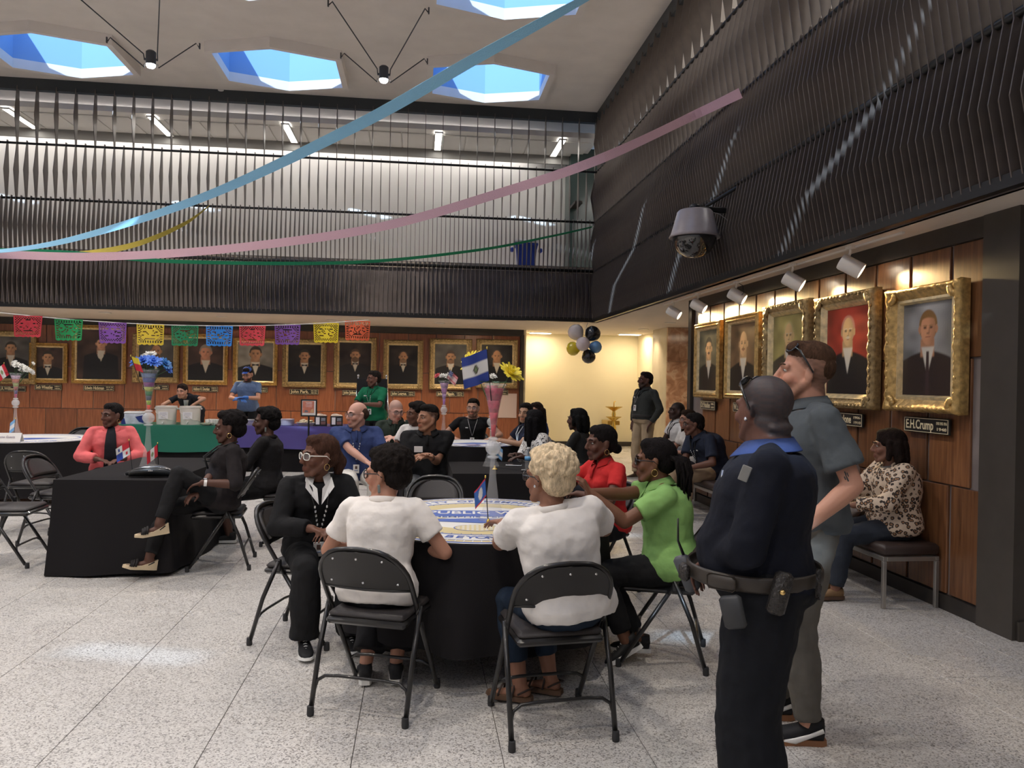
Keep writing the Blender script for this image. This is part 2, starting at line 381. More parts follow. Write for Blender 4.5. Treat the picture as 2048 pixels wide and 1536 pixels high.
def screen(label, origin, rz, n, first):
    s = thing('fin_screen', label, 'screen', origin, rz)
    for i in range(n):
        kx = -PIT*i-first
        me = FA if i % 4 == 0 else (FB_ if i % 4 == 2 else FC)
        link('fin', me, s, (kx, 0, 0))
    L_ = PIT*n+first+.1
    for z, h, nm in ((5.61, .022, 'rail'), (4.64, .022, 'rail'), (3.70, .03, 'rail')):
        MB().tube([(0, -.035, z), (-L_, -.035, z)], h, 8).obj(nm, M_black, s, smooth=True)
    MB().b2((-L_, -.06, 2.72), (0, .0, 2.80)).obj('bottom_beam', M_black, s)
    MB().b2((-L_, -.05, 6.56), (0, .06, 6.76)).obj('top_beam', mat('dark slate beam', (.035, .042, .048), .4), s)
    MB().b2((-L_, .03, 2.72), (0, .06, 3.66)).obj('parapet_panel', M_backing, s)
    MB().b2((-L_, .06, 3.62), (0, .14, 3.79)).obj('curb', mat('grey curb', (.22, .21, .20), .6), s)
    return s
S1 = screen('dark vertical fin screen spanning the back of the hall above the row of portraits', (3.36, 14.6, 0), 0, 152, .06)
S2 = screen('dark wavy fin screen rising above the right wall with its five spotlit portraits', (3.37, 3.0, 0), R(-90), 143, .02)

# ------------------------------------------------------------------ panelled walls
def panel_mesh(w, h, m_, th=.02):
    return MB().rbox((0, 0, 0), (w, th, h), .004).mesh('wood_panel', m_)
wb = bpy.data.objects['wall_back']
rows = ((.0, .815), (.815, 1.70), (1.70, 2.58))
for ri, (z0, z1) in enumerate(rows):
    me = panel_mesh(.63-.014, z1-z0-.012, M_wood)
    off = (.0, .315, .0)[ri]
    for i in range(22):
        x = 2.27-.315-off-.63*i
        if ri == 1 and i == 0:
            link('wood_panel', panel_mesh(.30, z1-z0-.008, M_wood), wb, (2.115, WB-.01, (z0+z1)/2))
        link('wood_panel', me, wb, (x, WB-.01, (z0+z1)/2))
MB().b2((-11.6, WB-.06, 2.58), (2.34, WB, 2.72)).obj('trim_4', M_trimw, kind='structure')
MB().b2((2.27, WB-.08, 0), (2.35, WB+.02, 2.60)).obj('trim_5', M_trimw, kind='structure')
wr = MB().b2((WR+.02, 4.42, 0), (WR+2.2, 10.28, 2.73)).obj('wall_right', M_backing, kind='structure')
for ri, (z0, z1) in enumerate(((.11, .885), (.885, 1.78), (1.78, 2.58))):
    me = MB().rbox((0, 0, 0), (.022, .455-.034, z1-z0-.010), .004).mesh('wood_panel', M_wood_r)
    s0 = (5.02, 4.81, 5.04)[ri]
    for i in range(-1, 13):
        y = s0+.455*i+.2275
        if y-.2275 < 4.5: continue
        if y+.2275 > 10.24: continue
        link('wood_panel', me, wr, (WR+.011, y, (z0+z1)/2))
    if ri != 1: link('wood_panel', me, wr, (WR+.012, s0-.2275, (z0+z1)/2))
link('wood_panel', MB().rbox((0, 0, 0), (2.0, .02, 2.45), .004).mesh('wood_panel', M_wood_r), wr, (4.83, 4.41, 1.30))
MB().b2((WR-.02, 4.4, 2.58), (WR+.05, 10.3, 2.72)).obj('trim_6', M_trimw, kind='structure')
MB().b2((WR-.015, 4.7, 0), (WR+.03, 10.28, .105)).obj('baseboard_right', M_trimw, kind='structure')
MB().b2((WR-.03, 4.385, 0), (WR+.075, 4.70, 2.72)).b2((WR+.0, 4.36, 0), (WR+2.2, 4.40, .12)).b2((WR, 4.36, 2.58), (WR+2.2, 4.40, 2.72)).obj('trim_7', mat('grey brown pilaster', (.06, .052, .044), .45, var=.08), kind='structure')
MB().b2((WR-.03, 10.2, 0), (WR+.10, 10.32, 2.72)).obj('trim_8', M_trimw, kind='structure')
MB().b2((5.05, 15.3, 0), (5.09, 16.3, 2.72)).obj('wall_stone', M_stone, kind='structure')
for i, (z0, z1) in enumerate(((0, 1.0), (1.0, 2.02), (2.02, 2.72))):
    MB().rbox((5.85, 15.32, (z0+z1)/2), (1.6, .06, z1-z0-.006), .004).obj('marble_slab', M_marble, bpy.data.objects['wall_stone'])

# ------------------------------------------------------------------ downlights
dl_ring = MB().lathe([(.075, 0), (.105, 0), (.108, -.008), (.078, -.012)], n=24).mesh('trim_ring', mat('white lamp ring', (.8, .78, .74), .5))
dl_disc = MB().lathe([(0.001, -.004), (.076, -.004), (.076, -.001), (0.001, -.001)], n=24).mesh('lens', M_glow_w)
DL = [(-7.95, 15.3), (-5.9, 15.37), (-3.84, 15.6), (-1.74, 15.7), (.41, 15.8), (4.75, 16.0), (4.7, 14.1)]
NM = ['recessed round downlight in the soffit at the left edge', 'recessed round downlight above the big portrait and purple paper cutout', 'recessed round downlight above the blue paper cutout', 'recessed round downlight above the yellow paper cutout near the orange one', 'recessed round downlight above the portraits beside the corner', 'recessed round downlight over the cream hall left of the marble', 'recessed round downlight nearest the portrait wall end']
for (x, y), n_ in zip(DL, NM):
    t = thing('downlight', n_, 'light', (x, y, 2.719)); link('trim_ring', dl_ring, t); link('lens', dl_disc, t)
    light('downlight_beam', 'SPOT', (x, y, 2.69), (230 if x < 2 else 90), WARM, target=(x, y+.25, 0), spot_size=R(125), spot_blend=.9, shadow_soft_size=.07)
sq_frame = MB().rbox((0, 0, 0), (.55, .28, .02), .006).mesh('frame', M_white)
sq_lens = MB().rbox((0, 0, -.012), (.48, .21, .01), .003).mesh('lens', M_glow_w)
for (x, y), n_ in zip(((2.85, 18.1), (4.95, 17.8)), ('square warm ceiling fixture close to the wood wall end', 'square warm ceiling fixture above the standing man')):
    t = thing('ceiling_fixture', n_, 'light', (x, y, 2.715)); link('frame', sq_frame, t); link('lens', sq_lens, t)
    light('hall_glow', 'AREA', (x, y-.2, 2.66), 15, WARM, target=(x, y-.1, 0), shape='RECTANGLE', size=.6, size_y=.4)
for (x, y) in ((6.2, 12.5), (6.2, 9.), (1.2, 15.9)): light('hall_glow', 'AREA', (x, y, 2.68), 15, WARM, target=(x, y, 0), shape='RECTANGLE', size=.5, size_y=.5)

# ------------------------------------------------------------------ pendant spotlights on angled rods
M_lampm = mat('dark grey lamp housing', (.06, .065, .075), .45)
M_plug = M_glow_s
def pendant():
    t = thing('pendant_spotlight', '', 'light')
    MB().lathe([(.062, 0), (.07, .02), (.072, .20), (.05, .22)], n=20).obj('housing', M_lampm, t, auto=40)
    MB().lathe([(.001, -.035), (.05, -.03), (.066, -.005), (.068, .02), (.001, .02)], n=20).obj('lens', M_plug, t, smooth=True)
    MB().rbox((0, 0, .09), (.20, .03, .03), .004).obj('yoke', M_lampm, t)
    H_ = CEIL-6.2
    for sx in (-1, 1):
        for sy in (-1, 1):
            ey = -1.55 if sy < 0 else .10
            MB().tube([(sx*.095, 0, .10 if sy < 0 else .02), (sx*.10, sy*.03, .16 if sy < 0 else -.02), (sx*.62, ey, H_-.14), (sx*.66, ey*1.02, H_-.20)], .009, 6).obj('rod', M_lampm, t, smooth=True)
            MB().rbox((sx*.67, ey*1.02, H_-.18), (.02, .03, .09), .004).obj('bracket', M_lampm, t)
    return t
PX, PY = [-.62-3.45*i for i in range(3)], [12.15-3.25*i for i in range(6)]
pl = ['round pendant spotlight on four dark rods between the two right skylights', 'round pendant spotlight on four dark rods between the two left skylights']
pp = None
for j, y in enumerate(PY):
    for i, x in enumerate(PX):
        light('pendant_beam', 'SPOT', (x, y, 6.12), 290, (1, .90, .79), target=(x, y, 0), spot_size=R(140), spot_blend=1., shadow_soft_size=.12)
        if j == 0 and i < 2:
            if pp is None: pp = pendant(); pp.location = (x, y, 6.2); pp['label'] = pl[0]
            else: dup(pp, (x, y, 6.2), 0, pl[1])
MB().lathe([(.001, 0), (.07, 0), (.07, -.02), (.05, -.035), (.001, -.035)], n=16).obj('smoke_detector', M_white, auto=40, label='small round white detector on the ceiling below the left skylight', category='detector').location = atZ(443, 181, CEIL)

# ------------------------------------------------------------------ track spotlights over the right portraits
M_track = mat('white track lamp', (.80, .77, .72), .35)
TY_ = [5.95, 6.93, 8.23, 9.42, 10.37]
PCEN = [5.23, 6.29, 7.37, 8.46, 9.52]
tl = ['white track spotlight nearest the camera, aimed at the rightmost portrait', 'second white track spotlight, aimed at the red-background portrait', 'white track spotlight with a looping black cable', 'white track spotlight beside the dark corner post', 'farthest white track spotlight over the cream hall']
for i, y in enumerate(TY_):
    x = 3.50; tgt = Vector((3.62, PCEN[i], 2.2)); o_ = Vector((x, y, 2.575))
    t = thing('track_spotlight', tl[i], 'light', (x, y, 2.72), 0, 'white track spotlights over the right wall')
    d = (tgt-o_).normalized(); d = Vector((.72, -.50, -.52)).normalized()
    c0 = Vector((0, 0, -.16)); q = d.to_track_quat('Z', 'Y').to_matrix()
    MB().lathe([(.025, -.085), (.062, -.085), (.068, -.07), (.068, .10), (.060, .10), (.058, .01), (.001, .0)], c0, 20, q).obj('housing', M_track, t, auto=40)
    MB().lathe([(.001, .02), (.045, .02), (.045, .012), (.001, .012)], c0, 20, q).obj('lens', M_glow_w, t)
    MB().tube([(0, 0, 0), (0, 0, -.05), (.0, .03, -.09), (0, .02, -.14)], .012, 8).rbox((0, 0, -.01), (.05, .09, .03), .006).obj('bracket', M_track, t, auto=40)
    if i == 2: MB().tube([(.01, -.02, -.02), (.03, -.1, -.06), (.03, -.12, -.14), (.02, -.05, -.18), (.0, .01, -.1)], .004, 6).obj('cable', M_black, t, smooth=True)
    light('portrait_beam', 'SPOT', Vector((x-.02, y, 2.56))+d*.12, 80, (1, .72, .34), target=(3.68, PCEN[i]+.05, 2.2), spot_size=R(52), spot_blend=.8, shadow_soft_size=.03)
MB().rbox((3.53, 8.1, 2.712), (.03, 5.6, .018), .003).obj('track', M_track, label='long white lighting track on the soffit beside the right wall', category='track')

# ------------------------------------------------------------------ dome camera on the right fin screen
M_glass = mat('clear glass', (1, 1, 1), .02, trans=1., ior=1.45)
M_smoke = mat('smoked dome', (.03, .03, .03), .05, spec=.8, coat=1.)
dc = thing('dome_camera', 'large ceiling dome security camera on the right fin screen, grey skirt over black dome', 'camera', (2.93, 8.03, 3.15))
MB().lathe([(.10, .30), (.17, .29), (.19, .27), (.255, .03), (.275, .0), (.265, -.01), (.235, .04)], n=36).obj('skirt', mat('grey painted skirt', (.30, .27, .28), .3, var=.1), dc, smooth=True)
MB().lathe([(.235, .02), (.235, -.02), (.215, -.09), (.165, -.165), (.09, -.21), (.001, -.225)], n=36).obj('dome', M_smoke, dc, smooth=True)
MB().lathe([(.06, .28), (.06, .34), (.04, .36), (.001, .36)], n=20).obj('cap', M_black, dc, smooth=True)
MB().rbox((.22, -.02, .30), (.40, .05, .06), .01).tube([(.12, 0, .34), (.40, -.15, .52)], .02, 8).obj('arm', M_black, dc)
MB().tube([(.12, -.05, .28), (.25, -.06, .25), (.33, -.06, .20), (.38, -.05, .12)], .004, 6).obj('cable', mat('grey cable', (.3, .28, .27), .5), dc, smooth=True)

# ------------------------------------------------------------------ painted portraits
M_gold = mat('gilded wood', (.55, .36, .13), .36, metal=.5, var=.35, scale=25, bump=.25, bscale=70)
M_gold2 = mat('pale gilding', (.80, .64, .36), .32, metal=.45, var=.25, scale=18, bump=.1)
M_gold3 = mat('dark antique gilding', (.34, .24, .11), .4, metal=.4, var=.4, scale=30, bump=.35, bscale=60)
M_paint = mat('oil paint', (1, 1, 1), .38, attr='Col', bump=.08, bscale=90)
def sm(e0, e1, x): t = np.clip((x-e0)/(e1-e0+1e-9), 0, 1); return t*t*(3-2*t)
def paint(w, h, bgc, face, seed, hx=0., hy=.22, hs=1., hair=(.05, .04, .03), coat=(.012, .012, .014), beard=0., bald=0., skin=(.50, .27, .15), tie=0, halo=.5, turn=0., cravat=False):
    nx, ny = 74, 90
    X, Y = np.meshgrid(np.linspace(-.5, .5, nx), np.linspace(-.5, .5, ny)); asp = h/w; Yp = Y*asp
    rs = np.random.RandomState(seed); C = np.zeros((ny, nx, 3)); bgc = np.array(bgc)
    g_ = 1+halo*np.exp(-(((X-hx)/.38)**2+((Yp-hy*asp)/.42)**2)); mott = rs.randn(10, 8); mott = np.kron(mott, np.ones((9, 10)))[:ny, :nx]
    for _ in range(6): mott = (mott+np.roll(mott, 2, 0)+np.roll(mott, -2, 0)+np.roll(mott, 3, 1)+np.roll(mott, -3, 1))/5
    C[:] = bgc*(g_*(1+.35*mott))[..., None]*(1-.35*np.clip(X+.1, 0, 1))[..., None]
    def blend(mask, col): C[:] = C*(1-mask[..., None])+np.array(col)*mask[..., None]
    s = .142*hs; cx, cy = hx, hy*asp; U = (X-cx)/s; V = (Yp-cy)/s
    sh_top = -1.75-.55*np.abs(U/2.6)**1.7
    blend(sm(.12, -.12, V-sh_top)*sm(3.55, 3.3, np.abs(U+.0)+(V+4)*.05), coat)
    blend(sm(.9, .75, np.abs(U+.05))*sm(-.7, -.9, V)*sm(-2.35, -2.1, V), np.array(skin)*.72)
    tri = sm(.08, -.08, np.abs(U)-(.62+(V+1.9)*.33))*sm(-1.35, -1.55, V)*sm(-4.2, -3.9, V)
    blend(tri, (.62, .58, .50))
    if cravat: blend(sm(.1, -.1, ((U+.1)/.6)**2+((V+2.3)/.9)**2-1), (.66, .62, .54))
    if tie == 1: blend(sm(.05, -.05, np.abs(U)-.16-np.clip(-(V+2.1), 0, 1)*.05)*sm(-1.75, -1.85, V), (.05, .03, .03))
    if tie == 2: blend(sm(.06, -.06, np.abs(np.abs(V+1.95)-.0)-.07-np.abs(U)*.28)*sm(.62, .55, np.abs(U)), (.01, .01, .012))
    blend(sm(.12, -.12, ((U+.02*turn)/1.10)**2+((V-.22)/1.26)**2-1)*(1-bald*.9), hair)
    blend(sm(.1, -.1, ((np.abs(U-.0)-1.0)/.16)**2+((V+.05)/.33)**2-1), np.array(skin)*.8)
    Uf = U-turn*.18
    fm = sm(.09, -.09, (Uf/.88)**2+((V+.02)/1.28)**2-1)
    if bald < .5: fm = fm*sm(.95, .75, V+.25*np.abs(Uf)**2)
    lit = 1.12-.38*sm(-.2, .9, Uf*face)-.16*sm(-.2, -1.2, V)
    Cf = np.array(skin)*lit[..., None]; C[:] = C*(1-fm[..., None])+Cf*fm[..., None]
    for e in (-1, 1):
        blend(.75*sm(.15, -.15, ((Uf-e*.36)/.22)**2+((V-.08)/.13)**2-1), np.array(skin)*.42)
        blend(.9*sm(.2, -.2, ((Uf-e*.36)/.12)**2+((V-.06)/.06)**2-1), (.03, .02, .02))
        blend(.7*sm(.2, -.2, ((Uf-e*.37)/.27)**2+((V-.26)/.06)**2-1), np.array(hair)*1.2+.02)
    blend(.5*sm(.2, -.2, ((Uf-.13*face)/.09)**2+((V+.2)/.34)**2-1), np.array(skin)*.5)
    blend(.8*sm(.2, -.2, (Uf/.2)**2+((V+.38)/.07)**2-1), np.array(skin)*.48)
    blend(.8*sm(.2, -.2, (Uf/.3)**2+((V+.66)/.06)**2-1), (.30, .09, .06))
    if beard > 0:
        blend(min(1, beard)*sm(.12, -.12, (Uf/.72)**2+((V+1.0)/(.42+.35*beard))**2-1)*sm(-.50, -.60, V), hair)
    if beard != 0: blend(.9*sm(.15, -.15, (Uf/.42)**2+((V+.53)/.1)**2-1), hair)
    return C.reshape(-1, 3), nx, ny
def portrait(label, group, loc, rz, w, h, style, plate=None, plate_w=.42, **pk):
    # local frame: x along wall, -y out of the wall, z up; origin at picture centre
    t = thing('portrait_painting', label, 'painting', loc, rz, group)
    fw = .125 if style != 'plain' else .10; iw, ih = w-2*fw, h-2*fw
    prof = {'plain': [(0, .0), (0, .05), (.015, .065), (.03, .05), (.05, .07), (.07, .045), (.085, .04), (.10, .015)],
            'ornate': [(0, .0), (0, .05), (.02, .085), (.05, .09), (.07, .06), (.085, .065), (.10, .05), (.125, .015)],
            'swept': [(0, .0), (0, .06), (.02, .10), (.045, .085), (.07, .06), (.09, .05), (.11, .055), (.125, .015)]}[style]
    split = len(prof)-3
    def sweep(pr, nm, m_, carve=False, smooth=False):
        mb = MB(); vs = []; seg = 26 if carve else 1; loops = []
        for (o_, d) in pr:
            lp = []
            hx, hz = w/2-o_, h/2-o_
            cs = [(-hx, -hz), (hx, -hz), (hx, hz), (-hx, hz)]
            for a in range(4):
                (xa, za), (xb, zb) = cs[a], cs[(a+1) % 4]
                for q in range(seg):
                    f_ = q/seg; x = xa+(xb-xa)*f_; z = za+(zb-za)*f_; dd = d
                    if carve and d > .05:
                        cc = min(abs(f_), abs(1-f_)); dd = d+.006*math.sin(q*2.4+a)+.012*math.exp(-(cc/.06)**2)+(.010*math.exp(-((f_-.5)/.05)**2))
                        k_ = 1+.005*math.sin(q*2.4+o_*60)+.012*math.exp(-(cc/.05)**2); x *= k_; z *= k_
                    lp.append((x, -dd, z))
            loops.append(lp)
        n = len(loops[0]); vs = [p for lp in loops for p in lp]; fs = []
        for i in range(len(loops)-1):
            for j in range(n): j2 = (j+1) % n; fs.append((i*n+j, (i+1)*n+j, (i+1)*n+j2, i*n+j2))
        mb.add(vs, fs); return mb.obj(nm, m_, t, smooth=smooth)
    gm = {'plain': M_gold, 'ornate': M_gold3, 'swept': M_gold}[style]
    sweep(prof[:split+1], 'frame', gm, carve=style != 'plain', smooth=style != 'plain')
    sweep(prof[split:], 'liner', M_gold2)
    if style != 'plain':
        mb = MB()
        for sx in (-1, 1):
            for sz in (-1, 1):
                for a in range(5):
                    an = a*PI/8; mb.ell((sx*(w/2-.055-.05*math.sin(an)*.8), -.085, sz*(h/2-.055-.05*math.cos(an)*.8)), (.028, .018, .028), nu=8, nv=6)
        for k in range(-7, 8):
            for s_ in (-1, 1):
                mb.ell((k*w/17, -.088, s_*(h/2-.028)), (.020, .012, .014), nu=7, nv=5); mb.ell((s_*(w/2-.028), -.088, k*h/17), (.014, .012, .020), nu=7, nv=5)
        mb.obj('carving', gm, t, smooth=True, kind='stuff')
    C, nx, ny = paint(iw, ih, **pk); vs = [(-iw/2+iw*i/(nx-1), -.018, -ih/2+ih*j/(ny-1)) for j in range(ny) for i in range(nx)]
    fs = [(j*nx+i, j*nx+i+1, (j+1)*nx+i+1, (j+1)*nx+i) for j in range(ny-1) for i in range(nx-1)]
    me = MB().add(vs, fs).mesh('canvas', M_paint); a = me.color_attributes.new('Col', 'FLOAT_COLOR', 'POINT')
    a.data.foreach_set('color', np.hstack([np.clip(C, 0, 1), np.ones((len(C), 1))]).astype(np.float32).ravel()); link('canvas', me, t)
    if plate:
        q = thing('name_plate', plate[3], 'sign', t.location+Matrix.Rotation(rz, 3, 'Z') @ Vector((plate[4] if len(plate) > 4 else 0, 0, -h/2-.095)), rz, 'black name plates under the portraits')
        MB().rbox((0, -.012, 0), (plate_w, .022, .115), .004).obj('plate', M_plate, q)
        ring = ring_mb([(-plate_w/2+.006, -.051), (plate_w/2-.006, -.051), (plate_w/2-.006, .051), (-plate_w/2+.006, .051)], [(-plate_w/2+.010, -.047), (plate_w/2-.010, -.047), (plate_w/2-.010, .047), (-plate_w/2+.010, .047)], 0, .003)
        ring.v = [(x, -.023-z, y) for x, y, z in ring.v]; ring.obj('rim', M_letter, q)
        nw = plate_w*.62
        text_mb(plate[0], .095, frame_M((-plate_w*.14, -.0235, 0), (1, 0, 0), (0, 0, 1)), nw).obj('lettering', M_letter, q)
        text_mb(plate[1], .030, frame_M((plate_w*.345, -.0235, .020), (1, 0, 0), (0, 0, 1)), plate_w*.22).obj('date', M_letter, q)
        text_mb(plate[2], .030, frame_M((plate_w*.345, -.0235, -.022), (1, 0, 0), (0, 0, 1)), plate_w*.20).obj('date', M_letter, q)
    return t
M_plate = mat('black plate', (.02, .018, .016), .4)
M_letter = mat('cream lettering', (.80, .70, .46), .5)
DK = (.045, .038, .036); BR = (.06, .035, .028); GY = (.10, .095, .09)
BP = [(-8.46, 1.87, .95, 1.12, 'ornate', ('J.R.Williams', '1913-1921', '', 'black name plate with dates under the portrait cut off at the left edge'), dict(bgc=GY, face=1, seed=1, hx=-.05, halo=.2), 'portrait of a man cut off at the left edge of the photo'),
 (-7.75, 1.77, .75, .84, 'plain', ('Seth Wheatley', '1831-', '1832.', 'name plate reading Seth Wheatley under the smallest portrait'), dict(bgc=BR, face=1, seed=2, hs=1.25, hy=.17, hx=-.03, tie=2), 'smallest gilt-framed portrait on the back wall, man with long white shirt front'),
 (-6.74, 1.97, 1.09, 1.24, 'plain', ('Edwin Hickman', '1830-1831-1842', '1844-1845', 'name plate reading Edwin Hickman under the largest portrait'), dict(bgc=BR, face=1, seed=3, hs=.8, hy=.22, hx=.04, cravat=True, halo=.2, skin=(.6, .32, .2)), 'largest gilt-framed portrait on the back wall, seated man with white cravat'),
 (-5.59, 1.91, .95, 1.05, 'ornate', ('Gardner B.Locke', '1858-', '1859', 'name plate half hidden behind the tall blue flower vase'), dict(bgc=GY, face=-1, seed=4, hs=1.1, hy=.19, beard=.7, bald=.6, halo=.2), 'portrait of a bearded balding man behind the blue flowers'),
 (-4.57, 1.91, .92, 1.09, 'plain', ('Addison H. Douglass', '1853-', '1858', 'name plate reading Addison H. Douglass'), dict(bgc=BR, face=1, seed=5, hs=1.15, hy=.17, hair=(.28, .24, .2), skin=(.6, .28, .18), halo=.3), 'portrait of a stout grey-haired man with bright inner frame edge'),
 (-3.53, 1.88, .93, 1.02, 'plain', ('A.B.Taylor', '1856', '1857', 'name plate behind the man in the blue cap'), dict(bgc=(.2, .19, .17), face=-1, seed=6, hs=1.15, hy=.2, halo=.9, tie=2), 'portrait with a pale grey background behind the man in the blue cap'),
 (-2.49, 1.87, .94, 1.06, 'ornate', ('John Park.', '1861-1864-', '1865-1866.', 'name plate reading John Park'), dict(bgc=(.02, .016, .014), face=-1, seed=7, hs=1.05, hy=.19, beard=-1, tie=2, halo=.6), 'portrait of a man with a moustache on black, between cap man and menu stand'),
 (-1.40, 1.90, .93, 1.13, 'ornate', ('John Johnson', '1870-', '1873', 'name plate partly behind the woman in the green polo'), dict(bgc=(.03, .022, .02), face=-1, seed=8, hs=1.0, hy=.19, beard=.9, hair=(.13, .08, .05), tie=2, bald=.3), 'portrait of a man with a long pointed beard left of the woman in green'),
 (-.35, 1.88, .88, 1.10, 'ornate', ('John Loague.', '1874-', '1876.', 'name plate reading John Loague'), dict(bgc=(.028, .022, .02), face=-1, seed=9, hs=1.0, hy=.2, beard=.6, hair=(.18, .13, .09), bald=.5, tie=2), 'portrait of a man with a full grey-brown beard right of the woman in green'),
 (.70, 1.91, .95, 1.14, 'ornate', ('John R.Flippin.', '1876-', '1879.', 'name plate reading John Flippin behind the white flower vase'), dict(bgc=GY, face=1, seed=10, hs=1.0, hy=.18, beard=.5, hair=(.09, .06, .05), halo=.1), 'portrait of a bearded man behind the white flowers and striped flag'),
 (1.74, 1.94, .94, 1.10, 'ornate', ('John Overton JR.', '1879-', '1881.', 'name plate at the right end of the back wall'), dict(bgc=(.03, .028, .028), face=1, seed=11, hs=1.05, hy=.2, bald=.8, hair=(.2, .15, .1)), 'rightmost portrait on the back wall, behind the yellow flowers')]
for x, z, w, h, stl, pla, pk, lab in BP:
    portrait(lab, 'gilt-framed portraits on the back wall', (x, WB-.03, z), 0, w, h, stl, pla, .62 if 'Flippin' in pla[0] or 'Hickman' in pla[0] or 'Park' in pla[0] else .54, **pk)
RP = [(5.23, 1.855, .82, .93, 'swept', ('E.H.Crump', '1910 1915 1916', '1948', 'name plate reading E.H.Crump under the rightmost portrait'), dict(bgc=(.20, .20, .20), face=1, seed=21, hs=1.15, hy=.22, tie=1, hair=(.26, .14, .05), skin=(.62, .30, .16), halo=.7, coat=(.03, .02, .018)), 'rightmost portrait, young man in dark suit in a swept gold frame, brightly spotlit'),
 (6.29, 1.88, .93, 1.00, 'ornate', ('J.H.Malone', '1906-', '1910', 'name plate with dates beside the grey-shirted man'), dict(bgc=(.38, .05, .03), face=1, seed=22, hs=1.0, hy=.22, bald=.7, hair=(.6, .55, .45), beard=-1, skin=(.62, .42, .22), halo=.3), 'portrait of a white-haired man on a red background'),
 (7.37, 1.905, .92, 1.00, 'ornate', ('J.J.Williams', '1898-', '1906', 'name plate hidden behind the two standing men'), dict(bgc=(.26, .22, .08), face=1, seed=23, hs=1.05, hy=.22, bald=.9, hair=(.5, .45, .35), skin=(.66, .46, .22), halo=.8, coat=(.06, .05, .035)), 'portrait on a yellow-green background between the two standing men'),
 (8.46, 1.885, .92, .97, 'plain', ('W.L.Clapp', '1895-', '1898', 'name plate second from the dark corner post on the right wall'), dict(bgc=(.17, .10, .05), face=1, seed=24, hs=1.1, hy=.20, bald=.7, beard=-1, hair=(.25, .12, .05), skin=(.66, .42, .22)), 'second portrait from the dark corner post, balding man with moustache'),
 (9.52, 1.875, .86, .97, 'plain', ('D.P.Hadden', '1881-', '1891', 'name plate nearest the dark corner post on the right wall'), dict(bgc=(.12, .11, .07), face=1, seed=25, hs=1.1, hy=.19, beard=-1, skin=(.66, .42, .22), tie=0), 'portrait nearest the dark corner post, man with dark moustache')]
for y, z, w, h, stl, pla, pk, lab in RP:
    portrait(lab, 'spotlit portraits on the right wall', (WR-.02, y, z), R(-90), w, h, stl, pla, .50, **pk)
MB().rbox((0, 0, 0), (.012, .02, .12), .003).obj('picture_hook', M_gold2, label='small brass picture hook above the rightmost back portrait', category='hook').location = (1.66, WB-.04, 2.52)

